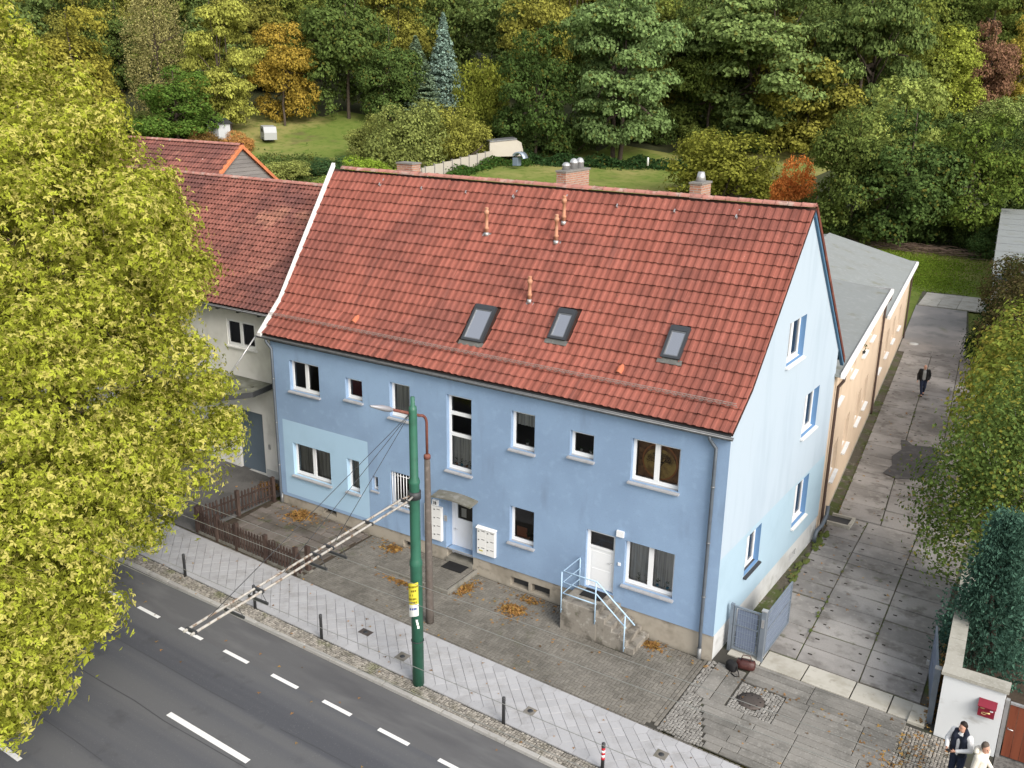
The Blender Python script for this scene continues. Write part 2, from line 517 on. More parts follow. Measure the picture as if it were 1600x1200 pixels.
# edge slabs (five-sided), upper and lower row
for side, ye in ((1, -3.72), (-1, -5.72)):
    q = 0.2 - 0.004
    v = [(-q, 0, 0), (q, 0, 0), (q, -0.2 * side, 0), (0, (-0.4 + 0.006) * side, 0), (-q, -0.2 * side, 0)]
    vv = [(a, b, -0.05) for a, b, c in v] + v
    me_v = vv; quads = [(5, 9, 7, 6), (0, 1, 6, 5), (1, 2, 7, 6), (2, 3, 8, 7), (3, 4, 9, 8), (4, 0, 5, 9)]
    # triangle tip as degenerate-free quad: add midpoint vertex
    me_v = vv + [(0, -0.2 * side, 0)]
    quads += [(9, 10, 7, 8)]
    if side < 0: quads = [tuple(reversed(t)) for t in quads]
    pieces(pave, 'edge_slab', 'edge_slab_rest', me_v, quads, [pm(i * 0.4, ye, G(i * 0.4) + 0.001) for i in range(-66, 9)], M_slab, limit=75)
# verge cobbles
v, f = brick_vf(0.066, 0.062, 0.05, 0.01)
pl = []
for i in range(int(27 / 0.074)):
    for j in range(6):
        x = -25.3 + i * 0.074 + random.gauss(0, .005); y = -6.165 + 0.074 * j + random.gauss(0, .006) + 0.012 * math.sin(i * .35)
        pl.append(pm(x, y, G(x) - 0.004 + random.gauss(0, .004), rz=random.gauss(0, .15), sx=random.uniform(.82, 1.08), sy=random.uniform(.82, 1.08)))
v_cob, f_cob = v, f


def stuff_pieces(name, parent, v, f, places, material):
    Ms = np.array(places); v = np.asarray(v, float); f = np.asarray(f)
    V = np.einsum('nij,vj->nvi', Ms[:, :3, :3], v) + Ms[:, None, :3, 3] - (WL[parent.name] if parent else 0)
    Fx = f[None] + (np.arange(len(Ms)) * len(v))[:, None, None]
    r = np.repeat(rng.random(len(Ms)), len(f))
    return tag(link(name, mesh_np(name, V.reshape(-1, 3), Fx.reshape(-1, 4), [material], attr=r), parent), kind='stuff')


stuff_pieces('verge_cobbles', pave, v, f, pl, M_cob)
v, f = brick_vf(0.13, 0.062, 0.05, 0.008)
pieces(pave, 'edging_stone', 'edging_stone_rest', v, f, [pm(-26 + 0.138 * i, -3.69 + random.gauss(0, .003), G(-26 + .138 * i) - .004 + random.gauss(0, .003), sx=random.uniform(.85, 1.02)) for i in range(205)],
       mat('edging_dark', (0.135, 0.125, 0.11), [((0.09, 0.085, 0.07), 6, 0.5, 0.7, 0.6)], rough=0.9, rnd=0.2), limit=120)

# ---- forecourt in herringbone pavers
fore = sheet('forecourt', [-12.85, -8, -4, 0.0], -3.66, 0.0, -0.03, M_joint)
v, f = brick_vf(0.188, 0.088, 0.05, 0.006)
PLATX0, PLATX1, PLATY, PLATZ = -11.3, -8.27, -1.66, -0.47
plF, plP, halfF, halfP = [], [], [], []
for cx in range(-130, 2):
    for cy in range(-38, 1):
        d = (cx - cy) % 4
        if d == 0: x, y, rz = (cx + 1) * 0.1, (cy + 0.5) * 0.1, 0
        elif d == 3: x, y, rz = (cx + 0.5) * 0.1, (cy + 1) * 0.1, math.pi / 2
        else: continue
        y -= 0.05
        def zone(px, py):
            if not (-12.8 < px < -0.42 and -3.63 < py < -0.01): return 0
            if PLATX0 + .02 < px < PLATX1 - .1 and py > PLATY + .1: return 2
            if PLATX0 < px < PLATX1 and py > PLATY: return 0
            if -4.45 < px < -1.98 and py > -1.14: return 0
            return 1
        hx, hy = (.05, 0) if rz == 0 else (0, .05)
        za, zb2 = zone(x - hx, y - hy), zone(x + hx, y + hy)
        if za != zb2:
            for zz, qx, qy in ((za, x - hx, y - hy), (zb2, x + hx, y + hy)):
                if zz == 1: halfF.append(pm(qx, qy, G(qx) + random.gauss(0, .0015)))
                if zz == 2: halfP.append(pm(qx, qy, PLATZ, ry=0))
            continue
        if za == 0: continue
        jit = dict(ry=SLOPE + random.gauss(0, .006), rx=random.gauss(0, .006))
        if za == 2:
            plP.append(pm(x, y, PLATZ + random.gauss(0, .001), rz + random.gauss(0, .008), ry=0)); continue
        plF.append(pm(x, y, G(x) + random.gauss(0, .0015), rz + random.gauss(0, .008), **jit))
for k in range(17):
    for j, x in enumerate((-0.36, -0.255, -0.15)):
        y = -0.12 - 0.205 * k - (0.1 if j % 2 else 0)
        if y > -3.5: plF.append(pm(x, y, G(x), math.pi / 2 + random.gauss(0, .01)))
pieces(fore, 'paver', 'paver_rest', v, f, plF, M_brick)
vh, fh = brick_vf(0.087, 0.087, 0.05, 0.006)
stuff_pieces('half_pavers', fore, vh, fh, halfF, M_brick)
plat = MB().box(PLATX0, PLATX1, PLATY, 0, -0.75, PLATZ - 0.03).build('door_platform', M_joint)
tag(plat, kind='structure')
stuff_pieces('half_pavers', plat, vh, fh, halfP, M_brick)
pieces(plat, 'platform_paver', 'platform_paver_rest', v, f, plP, M_brick)
v2, f2 = brick_vf(0.98, 0.085, 0.3, 0.01)
v3, f3 = brick_vf(0.085, 0.8, 0.3, 0.01)
M_edge = mat('edge_concrete', (0.2, 0.19, 0.165), [((0.12, 0.115, 0.09), 3, 0.45, 0.7, 0.8)], rough=0.9, rnd=0.1, bump=0.3)
pieces(plat, 'edge_kerb', 'edge_kerb_rest', v2, f2, [pm(PLATX0 + .55 + 1.0 * k, PLATY + .04, PLATZ + .012, ry=0, sx=(1 if k < 3 else .05)) for k in range(3)], M_edge)
pieces(plat, 'side_kerb', 'side_kerb_rest', v3, f3, [pm(PLATX1 - .04, PLATY + .5 + .81 * k, PLATZ + .012, ry=0) for k in range(2)], M_edge)

# ---- old slabs in the fenced yard
yard = sheet('fenced_yard', [-17.75, -15, -12.85], -3.62, 0.0, -0.03, M_soil)
y = -3.55
random.seed(3)
while y < -0.1:
    d = random.uniform(0.3, 0.46)
    x = -17.7 + random.uniform(0, .3)
    while x < -12.95:
        w = random.uniform(0.38, 0.75)
        x1 = min(x + w, -12.9)
        if x1 - x > 0.12:
            pts = [(x + .012 + random.gauss(0, .01), y + .012 + random.gauss(0, .012)), (x1 - .012, y + .012 + random.gauss(0, .012)), (x1 - .012 + random.gauss(0, .01), min(y + d, -.04) - .012), (x + .012, min(y + d, -.04) - .012 + random.gauss(0, .012))]
            MB().slab(pts, lambda q: G(q) - .06, lambda q: G(q), 0.012, random.gauss(0, .006)).build('yard_slab', M_yard, yard)
        x = x1
    y += d
random.seed(11)

# ---- neighbour's paved yard
sheet('neighbour_yard', [-45, -40, -30, -17.76], -3.62, 1.5, -0.012, mat('yard_asphalt', (0.13, 0.125, 0.12), [((0.08, 0.078, 0.075), 0.8, 0.45, 0.7, 0.8), ((0.18, 0.17, 0.16), 20, 0.5, 0.7, 0.5)], rough=0.9, bump=0.3))

# ---- entrance of the drive: cobbles, concrete planks, threshold
entry = sheet('drive_entrance', [-0.06, 3, 7.2, 10], -3.58, 1.55, -0.03, M_joint)


def plank_x(y): return 0.45 if y > -1.7 else 0.42 - (y + 1.7) * 0.41 * 0.9


pl = []
for i in range(240):
    for j in range(62):
        x = -0.03 + i * 0.082 + random.gauss(0, .006); y = -3.55 + j * 0.082 + 0.03 * math.sin(i * 0.55) + random.gauss(0, .006)
        in1 = x < (0.13 + 0.0 if y > -0.25 else (0.18 - (y + .25) * .16)) and y > -1.72
        in2 = y <= -1.72 and x < 0.40 - (y + 1.72) * 0.42
        in2 = in2 or (-1.72 < y < -1.66 and x < 1.05)
        hole = math.hypot((x - 1.57), (y + 1.06) * 1.0)
        in3 = 0.38 < hole and 1.06 < x < 2.3 and -1.68 < y < -.36
        in4 = False
        if y < 0.1 and (in1 or in2 or in3) or in4:
            pl.append(pm(x, y, G(x) - .004 + random.gauss(0, .004), rz=random.gauss(0, .2), sx=random.uniform(.95, 1.2), sy=random.uniform(.95, 1.2)))
stuff_pieces('entrance_cobbles', entry, v_cob, f_cob, pl, M_cobl)
pl = []
for i in range(52):
    for j in range(52):
        x = 5.27 + i * .08 + random.gauss(0, .005); y = -3.55 + j * .08 + random.gauss(0, .005)
        if x < 5.9 + max(0, -y) * .9 + .6 and y < .43 and x < 9: pl.append(pm(x, y, G(x) - .006 + random.gauss(0, .004), rz=random.gauss(0, .2), sx=random.uniform(.9, 1.1), sy=random.uniform(.9, 1.1)))
stuff_pieces('wall_foot_cobbles', entry, v_cob, f_cob, pl, M_cob)


def plank(x0, x1, y0, y1, nm='concrete_plank', mt=None, h=0.06, dz=0.0, skew=0.0):
    pts = [(x0 + .008, y0 + .008), (x1 - .008, y0 + .008), (x1 - .008 + skew, y1 - .008), (x0 + .008 + skew, y1 - .008)]
    MB().slab(pts, lambda q: G(q) - h, lambda q: G(q), 0.01, dz + random.gauss(0, .003)).build(nm, mt or M_board, entry)


for x0, x1 in ((0.2, 0.62), (0.63, 1.05)): plank(x0 - .02, x1 - .02, -1.66, 0.1)
y = -3.56
row = 0
while y < 0.5:
    y1 = min(y + 0.27, 0.62)
    ym = (y + y1) / 2
    if ym < -1.7: xs = [0.42 - (ym + 1.72) * 0.44, 2.0 if row % 2 else 1.6, 3.05, 4.6, 5.25]
    elif ym < -0.35: xs = [2.32, 2.95, 4.4, 5.25]
    else: xs = [1.08, 2.85, 4.3, 5.3]
    for a, b in zip(xs[:-1], xs[1:]):
        if b - a > 0.2: plank(a, b, y, y1)
    y = y1; row += 1
for a, b in ((0.24, 1.2), (1.22, 2.4), (2.42, 3.75), (3.77, 4.75), (4.77, 5.75)): plank(a, b, 0.64, 1.52, 'threshold_slab', M_thr, 0.08, 0.012)
cover = thing('manhole_cover', 'round rusty iron manhole cover set in pale cobbles by the gate', 'manhole cover', (1.57, -1.06, G(1.57)))
m = MB(); m.lathe([(0.36, -.05), (0.36, 0.008), (0.33, 0.012), (0.325, 0.004), (0.31, 0.004), (0.30, 0.012), (0.05, 0.013)], (1.57, -1.06, G(1.57)), 28); m.build('cover_plate', M_iron, cover)
for k in range(8):
    a = k * math.pi / 4 + .2
    MB().box(1.57 + .25 * math.cos(a) - .022, 1.57 + .25 * math.cos(a) + .022, -1.06 + .25 * math.sin(a) - .018, -1.06 + .25 * math.sin(a) + .018, G(1.57) - .01, G(1.57) + .0145).build('vent_slot', mat('black_hole', (0.01, 0.01, 0.01)), cover)

# ---- driveway of concrete slabs
def xo(y): return 0.23 - 0.108 * (y - 9.65)
def xr(y): return 5.45 - 0.147 * (y - 6.9)


DZ = -0.855


def dz_at(x, y):
    t = min(max((y - 1.5) / 12, 0), 1)
    return G(x) + (DZ - G(x)) * t


drive = MB()
ys = [1.5, 6, 12, 20, 30, 39, 52, 58.5]
for a, b in zip(ys[:-1], ys[1:]):
    xl = lambda q: 0.05 if q < 9.6 else xo(q)
    drive.poly(*[(px, py, dz_at(px, py) - .035) for px, py in ((xl(a), a), (xr(a) + .5, a), (xr(b) + .5, b), (xl(b), b))])
drive = tag(drive.build('driveway', M_dirt), kind='structure')
holes = MB()


def dslab(pts, dz=0):
    ym = (pts[0][1] + pts[2][1]) / 2
    zf = lambda q, o=0: dz_at(q, ym) + dz + o
    MB().slab(pts, lambda q: zf(q, -.1), zf, 0.012).build('concrete_slab', M_conc, drive)
    (xa, ya), (xb, yb) = pts[0], pts[2]
    for fx in (0.14, 0.86):
        px = pts[0][0] + (pts[1][0] - pts[0][0]) * fx; py = ya + (yb - ya) * random.uniform(.45, .6)
        w = random.uniform(.035, .065); holes.box(px - w, px + w, py - .033, py + .033, zf(px) - .03, zf(px) + .004)


rows = [1.56, 2.5, 3.4, 4.34, 5.3, 6.3, 7.3, 8.3, 9.2, 10.15, 11.1, 12.0]
for r0, r1 in zip(rows[:-1], rows[1:]):
    xj = lambda c, q: c - 0.04 * (q - 1.5)
    cs = [0.72, 2.0, 3.8, 5.45]
    g = .018
    for a, b in zip(cs[:-1], cs[1:]):
        o1 = random.gauss(0, .02); j = lambda: random.gauss(0, .022)
        dslab([(xj(a, r0) + g, r0 + g + j()), (xj(b, r0) - g, r0 + g + j()), (xj(b, r1) - g, r1 - g + j()), (xj(a, r1) + g, r1 - g + j())], random.gauss(0, .008))
y = 12.05
while y < 38:
    d = random.choice((1.0, 1.45, 1.6))
    k = 0
    while True:
        q0 = xo(y) + .45 + 1.62 * k; q1 = q0 + 1.62
        if q0 > xr(y): break
        p0 = xo(y + d) + .45 + 1.62 * k; p1 = p0 + 1.62; j = lambda: random.gauss(0, .02)
        dslab([(q0 + .02, y + .02 + j()), (q1 - .02, y + .02 + j()), (p1 - .02, y + d - .02 + j()), (p0 + .02, y + d - .02 + j())], random.gauss(0, .01))
        k += 1
    y += d
holes.build('lifting_holes', mat('hole_dark', (0.03, 0.025, 0.02), rough=1), drive)['kind'] = 'stuff'
m = MB()
pp = [(0.75, 21.9), (1.0, 22.0), (1.35, 21.5), (2.3, 21.8), (2.9, 21.0), (2.6, 19.9), (3.0, 18.6), (2.4, 17.4), (1.6, 17.0), (0.95, 17.3), (1.1, 18.4), (0.85, 19.5), (1.05, 20.6)]
m.add([(a, b, DZ + .032) for a, b in pp], [tuple(range(len(pp)))])
m.build('tar_patch', mat('tar', (0.07, 0.068, 0.07), [((0.12, 0.115, 0.11), 2.5, 0.45, 0.7, 0.8)], rough=0.75, bump=0.4, bscale=20), drive)
m = MB(); m.poly((xo(38.2) + .1, 38.2, DZ), (xr(38.2) + .3, 38.2, DZ), (xr(52.5) + .4, 52.5, DZ), (xo(52.5), 52.5, DZ)); m.build('gravel_area', M_gravel, drive)
for k in range(4):
    a = xo(52.6) + 0.1 + k * 1.35
    MB().slab([(a, 52.7 + .05 * k), (a + 1.32, 52.75 + .05 * k), (a + 1.1, 57.8 + .1 * k), (a - .25, 57.7 + .1 * k)], DZ - .05, DZ + .03, .01).build('end_slab', M_thr, drive)
MB().lathe([(.33, -.02), (.33, .03), (.1, .035)], (-2.3, 40.5, DZ), 18).build('drain_cover', mat('pale_cover', (0.5, 0.5, 0.48)), drive)
# moss along the gable and in the joints
m = MB()
for k in range(150):
    y = random.uniform(2, 10.5); x = 0.62 + random.gauss(0, .08) - .02 * (y - 2)
    if k > 60:
        y = random.uniform(2, 30); x = random.choice((2.0 - .04 * (y - 1.5), 3.8 - .04 * (y - 1.5))) if y < 12 else xo(y) + .45 + random.choice((0, 0, 1.62)); x += random.gauss(0, .03)
    r = random.uniform(.05, .2) * (1 if k <= 60 else .45); n = 7
    m.add([(x + r * .7 * math.cos(t * 2 * math.pi / n) * random.uniform(.6, 1.2), y + r * 1.5 * math.sin(t * 2 * math.pi / n) * random.uniform(.6, 1.2), dz_at(x, y) + .012 + .0003 * k) for t in range(n)] + [(x, y, dz_at(x, y) + .05)], [(t, (t + 1) % n, n) for t in range(n)])
m.build('moss_patches', M_moss, drive)['kind'] = 'stuff'

# ------------------------------------------------------------------ the blue house
M_blue = mat('stucco_blue', (0.262, 0.375, 0.54), [((0.205, 0.292, 0.43), 0.22, 0.40, 0.64, 0.75), ((0.285, 0.405, 0.57), 3.0, 0.5, 0.75, 0.4), ((0.17, 0.225, 0.32), 1.6, 0.58, 0.78, 0.5, (1, 1, 0.22)), ((0.2, 0.26, 0.36), 22, 0.55, 0.75, 0.35)], rough=0.92, spec=0.1, bump=0.35, bscale=55)
M_panel = mat('stucco_pale_blue', (0.37, 0.535, 0.69), [((0.33, 0.48, 0.62), 0.6, 0.45, 0.7, 0.6)], rough=0.92, spec=0.1, bump=0.35, bscale=55)
M_gable = mat('stucco_gable_white_blue', (0.385, 0.455, 0.525), [((0.325, 0.395, 0.465), 1.2, 0.45, 0.7, 0.6, (1, 1, 0.18)), ((0.31, 0.37, 0.42), 2.6, 0.62, 0.8, 0.45, (1, 1, 0.12))], rough=0.92, spec=0.1, bump=0.3, bscale=55)
M_gablo = mat('stucco_gable_blue', (0.33, 0.445, 0.53), [((0.285, 0.39, 0.47), 0.8, 0.45, 0.7, 0.5)], rough=0.92, spec=0.1, bump=0.3, bscale=55)
M_plinth = mat('plinth_render', (0.36, 0.325, 0.27), [((0.23, 0.205, 0.165), 1.3, 0.45, 0.7, 0.8), ((0.15, 0.135, 0.11), 2.2, 0.58, 0.75, 0.6, (1, 1, 1.6))], rough=0.92, bump=0.3)
M_plinth2 = mat('plinth_render_pale', (0.5, 0.51, 0.51), [((0.36, 0.36, 0.35), 1.0, 0.45, 0.7, 0.7), ((0.24, 0.235, 0.22), 2.0, 0.58, 0.75, 0.5)], rough=0.92, bump=0.3)
M_pvc = mat('white_frame', (0.76, 0.77, 0.78), rough=0.4, spec=0.4)
M_sill = mat('sill_metal', (0.36, 0.365, 0.38), [((0.27, 0.27, 0.28), 3, 0.45, 0.7, 0.6)], rough=0.55, spec=0.4)
M_sillw = mat('sill_white', (0.66, 0.66, 0.65), [((0.5, 0.5, 0.48), 4, 0.5, 0.7, 0.5)], rough=0.6)
M_glass = glass_mat('window_glass', 0.72, 1.2)
M_curt = mat('net_curtain', (0.62, 0.63, 0.62), [((0.33, 0.34, 0.34), 16, 0.45, 0.6, 0.8, (1, 1, 0.02))], rough=0.95)
M_red = mat('red_blind', (0.13, 0.02, 0.03), rough=0.9)
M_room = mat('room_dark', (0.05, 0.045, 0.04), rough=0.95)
M_tile = mat('roof_tile', (0.265, 0.09, 0.067), [((0.18, 0.067, 0.054), 0.35, 0.42, 0.66, 0.75), ((0.12, 0.05, 0.042), 1.5, 0.56, 0.74, 0.7, (1.8, 0.18, 0.18)), ((0.36, 0.14, 0.105), 7, 0.55, 0.8, 0.5), ((0.5, 0.42, 0.36), 9, 0.735, 0.78, 0.75), ((0.07, 0.06, 0.05), 5.5, 0.72, 0.78, 0.7)], rough=0.85, spec=0.12, rnd=0.17, bump=0.12, bscale=40)
M_deck = mat('roof_underlay', (0.05, 0.025, 0.02), rough=0.95)
M_ridge = mat('ridge_tile', (0.4, 0.185, 0.15), [((0.45, 0.36, 0.31), 2.2, 0.5, 0.68, 0.75, (1, 1, 1)), ((0.2, 0.08, 0.065), 5, 0.5, 0.7, 0.6)], rough=0.8, rnd=0.12, bump=0.2)
M_zinc = mat('zinc', (0.23, 0.235, 0.24), [((0.13, 0.135, 0.14), 4, 0.45, 0.7, 0.7)], rough=0.5, spec=0.5, metal=0.55)
M_zincb = mat('zinc_bright', (0.5, 0.5, 0.5), [((0.3, 0.3, 0.31), 6, 0.45, 0.7, 0.6)], rough=0.4, spec=0.5, metal=0.6)
M_pipe = mat('downpipe_grey', (0.115, 0.135, 0.16), [((0.08, 0.095, 0.115), 3, 0.45, 0.7, 0.6)], rough=0.5, spec=0.45, metal=0.3)
M_white = mat('white_trim', (0.74, 0.73, 0.71), [((0.55, 0.54, 0.52), 5, 0.5, 0.75, 0.5)], rough=0.6)
M_terra = mat('terracotta_pipe', (0.42, 0.2, 0.12), [((0.5, 0.29, 0.2), 6, 0.45, 0.7, 0.6)], rough=0.7)
M_anth = mat('skylight_frame', (0.05, 0.055, 0.062), rough=0.45, spec=0.5, metal=0.3)
M_skyg = glass_mat('skylight_glass', 0.45, 22.0)
M_black = mat('black_rubber', (0.015, 0.015, 0.016), rough=0.9)
M_door = mat('white_door', (0.62, 0.64, 0.68), [((0.55, 0.57, 0.61), 2, 0.5, 0.7, 0.4)], rough=0.5, spec=0.35)
M_mail = mat('white_mailbox', (0.72, 0.72, 0.71), rough=0.5, spec=0.4)
M_dark = mat('dark_metal', (0.035, 0.037, 0.04), rough=0.55, spec=0.4)
M_plant = leaf_mat('house_plant', (0.03, 0.075, 0.02))
M_stairc = mat('stair_concrete', (0.235, 0.215, 0.185), [((0.10, 0.09, 0.075), 2.2, 0.46, 0.62, 0.85), ((0.36, 0.345, 0.31), 4, 0.55, 0.7, 0.7), ((0.08, 0.085, 0.045), 5, 0.6, 0.75, 0.5)], rough=0.92, bump=0.5, bscale=25)
M_rail = mat('pale_blue_rail', (0.38, 0.53, 0.68), [((0.5, 0.52, 0.52), 10, 0.6, 0.75, 0.6)], rough=0.5, spec=0.4)


def wall_panel(m, x0, x1, z0, ztop, holes, depth, xcuts=(), zcuts=(), pick=None):
    """wall in the plane y=0 of the builder's frame with real openings and reveals; ztop(x) is the upper edge"""
    xs = sorted({x0, x1, *[h[0] for h in holes], *[h[1] for h in holes], *xcuts})
    zs = sorted({z0, *[h[2] for h in holes], *[h[3] for h in holes], *zcuts})
    for a, b in zip(xs[:-1], xs[1:]):
        lim = min(ztop(a), ztop(b))
        cz = [z for z in zs if z < lim - 1e-4]
        for i, lo in enumerate(cz):
            last = i == len(cz) - 1
            hi = None if last else cz[i + 1]
            mx, mz = (a + b) / 2, (lo + (hi if hi is not None else lim)) / 2
            if any(h[0] < mx < h[1] and h[2] < mz < h[3] for h in holes): continue
            if pick: m.mi = pick(mx, mz)
            if last: m.poly((a, 0, lo), (b, 0, lo), (b, 0, ztop(b)), (a, 0, ztop(a)))
            else: m.poly((a, 0, lo), (b, 0, lo), (b, 0, hi), (a, 0, hi))
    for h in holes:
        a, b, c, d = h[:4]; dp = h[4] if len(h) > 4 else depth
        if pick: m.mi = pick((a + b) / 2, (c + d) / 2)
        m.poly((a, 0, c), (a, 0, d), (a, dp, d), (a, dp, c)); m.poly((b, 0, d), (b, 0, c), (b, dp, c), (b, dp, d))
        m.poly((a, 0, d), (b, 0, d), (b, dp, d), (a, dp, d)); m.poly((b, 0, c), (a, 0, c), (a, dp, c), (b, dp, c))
    m.mi = 0


def window(parent, M, x0, x1, z0, z1, style, depth=0.2, sill=M_sill, sillout=0.09, fw=0.085, curtain=None, name='window', group=None):
    """a window set into an opening: frame (with its mullion), panes, sill, curtain"""
    w = MB(M)
    yf = depth - 0.07
    for a, b, c, d in ((x0, x0 + fw, z0, z1), (x1 - fw, x1, z0, z1), (x0 + fw, x1 - fw, z0, z0 + fw + .03), (x0 + fw, x1 - fw, z1 - fw, z1)): w.box(a, b, yf, depth + .02, c, d)
    panes = []
    if style == 'double':
        xm = (x0 + x1) / 2 + 0.0
        w.box(xm - .075, xm + .075, yf - .006, depth + .02, z0 + fw + .03, z1 - fw)
        panes = [(x0 + fw, xm - .075, z0 + fw + .03, z1 - fw), (xm + .075, x1 - fw, z0 + fw + .03, z1 - fw)]
    elif style == 'stack3':
        hgt = z1 - z0
        zc = [z0 + fw + .03, z0 + hgt * .47, z0 + hgt * .75, z1 - fw]
        for zz in zc[1:3]: w.box(x0 + fw, x1 - fw, yf - .004, depth + .02, zz - .06, zz + .06)
        panes = [(x0 + fw, x1 - fw, zc[0], zc[1] - .06), (x0 + fw, x1 - fw, zc[1] + .06, zc[2] - .06), (x0 + fw, x1 - fw, zc[2] + .06, zc[3])]
    else: panes = [(x0 + fw, x1 - fw, z0 + fw + .03, z1 - fw)]
    fr = w.build(name, M_pvc, parent)
    for a, b, c, d in panes:
        p = MB(M); p.add([(a, yf + .03, c), (b, yf + .03, c), (b, yf + .03, d), (a, yf + .03, d)], [(0, 1, 2, 3)]); p.build('pane', M_glass, fr)
        # each sash's inner rebate
    if sill:
        s = MB(M); s.add([(x0 - .05, -sillout, z0 - .075), (x1 + .05, -sillout, z0 - .075), (x1 + .05, -sillout, z0 - .03), (x0 - .05, -sillout, z0 - .03), (x0 - .05, yf, z0 + .01), (x1 + .05, yf, z0 + .01), (x0 - .05, yf, z0 - .075), (x1 + .05, yf, z0 - .075)],
                         [(0, 1, 2, 3), (3, 2, 5, 4), (0, 3, 4, 6), (1, 7, 5, 2), (0, 6, 7, 1)])
        s.build('sill', sill, fr)
    if curtain:
        mt, a, b, c, d = curtain
        cw = MB(M); n = max(8, int((b - a) / .035)); vs = []; fs = []
        for i in range(n + 1):
            t = a + (b - a) * i / n; yy = depth + .09 + .025 * math.sin(i * 1.9) + .012 * math.sin(i * .7)
            vs += [(t, yy, c), (t, yy, d)]
        for i in range(n): fs.append((2 * i, 2 * i + 2, 2 * i + 3, 2 * i + 1))
        cw.smooth = True; cw.add(vs, fs); cw.build('curtain', mt, fr)
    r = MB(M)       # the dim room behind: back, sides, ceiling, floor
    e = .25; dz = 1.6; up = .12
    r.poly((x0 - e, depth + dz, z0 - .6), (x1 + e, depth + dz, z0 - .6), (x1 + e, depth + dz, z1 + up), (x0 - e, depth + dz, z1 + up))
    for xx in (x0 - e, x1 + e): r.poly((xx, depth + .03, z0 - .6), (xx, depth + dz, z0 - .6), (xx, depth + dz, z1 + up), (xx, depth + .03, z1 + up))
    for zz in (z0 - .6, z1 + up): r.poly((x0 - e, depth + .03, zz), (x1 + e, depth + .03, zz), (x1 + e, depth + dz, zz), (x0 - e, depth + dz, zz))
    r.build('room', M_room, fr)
    return fr


house = thing('blue_house', 'long two-storey blue house with a steep red tiled roof', 'house', (-9, 5, -0.6))
LX = -17.45
EY, EZ, KY, KZ, RY, RZ, BY, BZ = -0.05, 6.22, 1.2, 7.17, 5.15, 11.67, 10.35, 5.85
FRONT = [  # x0,x1,z0,z1,style
    (-16.54, -15.09, 4.3, 5.44, 'double'), (-13.85, -13.08, 4.5, 5.27, 'single'), (-11.87, -11.0, 4.26, 5.48, 'single'),
    (-9.49, -8.5, 2.91, 5.51, 'stack3'), (-7.01, -6.14, 4.22, 5.46, 'single'), (-4.91, -4.1, 4.46, 5.26, 'single'), (-2.89, -1.39, 4.15, 5.46, 'double'),
    (-16.61, -14.74, 0.97, 2.24, 'double'), (-13.94, -13.36, 0.99, 2.24, 'single'), (-12.78, -12.5, 1.32, 1.85, 'single'), (-11.93, -11.06, 0.96, 2.25, 'single'),
    (-7.01, -6.1, 1.0, 2.25, 'single'), (-2.93, -1.34, 0.76, 2.21, 'double')]
DOOR1 = (-9.55, -8.46, -0.02, 1.9, 0.42)
DOOR2 = (-4.23, -3.25, 0.26, 2.22, 0.16)
holes = [(a, b, c, d) for a, b, c, d, s in FRONT] + [DOOR1, DOOR2]
w = MB()
wall_panel(w, LX, 0, 0, lambda x: 6.2, holes, 0.22, xcuts=(-17.07, -12.93), zcuts=(0.11, 3.08), pick=lambda x, z: 1 if -17.07 < x < -12.93 and 0.11 < z < 3.08 else 0)
w.build('front_wall', [M_blue, M_panel], house)
# gable (right) wall, in a frame turned to face +x
MG = frame(0, 0, 0, 90 - math.degrees(math.atan(0.0239)))
GD = 9.72


def gtop(u):
    y = u
    if y < KY: return EZ + (KZ - EZ) * (y - EY) / (KY - EY) - .06
    if y < RY: return KZ + (RZ - KZ) * (y - KY) / (RY - KY) - .06
    return RZ + (BZ - RZ) * (y - RY) / (BY - RY) - .06


GW = [(4.05, 5.6, 7.1, 8.42), (6.42, 7.92, 4.08, 5.52), (6.48, 7.92, 0.80, 2.33), (2.1, 3.32, 0.97, 2.27)]
w = MB(MG)
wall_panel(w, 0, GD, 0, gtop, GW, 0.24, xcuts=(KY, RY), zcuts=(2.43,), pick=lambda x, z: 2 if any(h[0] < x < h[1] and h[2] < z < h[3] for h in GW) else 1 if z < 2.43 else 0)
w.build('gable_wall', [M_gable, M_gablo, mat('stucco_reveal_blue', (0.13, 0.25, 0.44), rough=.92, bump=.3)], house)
# plinth: front and gable, 4 cm back from the stucco face
CW = [(-15.25, -14.6, -0.27, -0.04), (-11.46, -11.0, -0.55, -0.28), (-6.98, -6.28, -0.62, -0.29), (-6.18, -5.48, -0.62, -0.29)]
w = MB(frame(0, 0.04, 0, 0))
wall_panel(w, LX, DOOR1[0], -1.2, lambda x: 0, [c for c in CW if c[1] < DOOR1[0]], 0.25)
wall_panel(w, DOOR1[1], 0, -1.2, lambda x: 0, [c for c in CW if c[0] > DOOR1[1]], 0.25)
w.poly((DOOR1[0], 0, -1), (DOOR1[0], 0, 0), (DOOR1[0], .38, 0), (DOOR1[0], .38, -1)); w.poly((DOOR1[1], 0, 0), (DOOR1[1], 0, -1), (DOOR1[1], .38, -1), (DOOR1[1], .38, 0))
w.poly((DOOR1[0], .38, -1), (DOOR1[1], .38, -1), (DOOR1[1], .38, -.3), (DOOR1[0], .38, -.3))
w.poly((LX, 0, 0), (0, 0, 0), (0, -.04, 0), (LX, -.04, 0))
pf = w.build('plinth', M_plinth, house)
w = MB(MG @ Matrix.Translation((0.04, 0.03, 0)))
wall_panel(w, 0, GD - .04, -1.3, lambda x: 0, [(6.7, 7.4, -0.62, -0.36)], 0.25)
w.poly((0, 0, 0), (GD, 0, 0), (GD, -.03, 0), (0, -.03, 0))
w.build('plinth', M_plinth2, house)
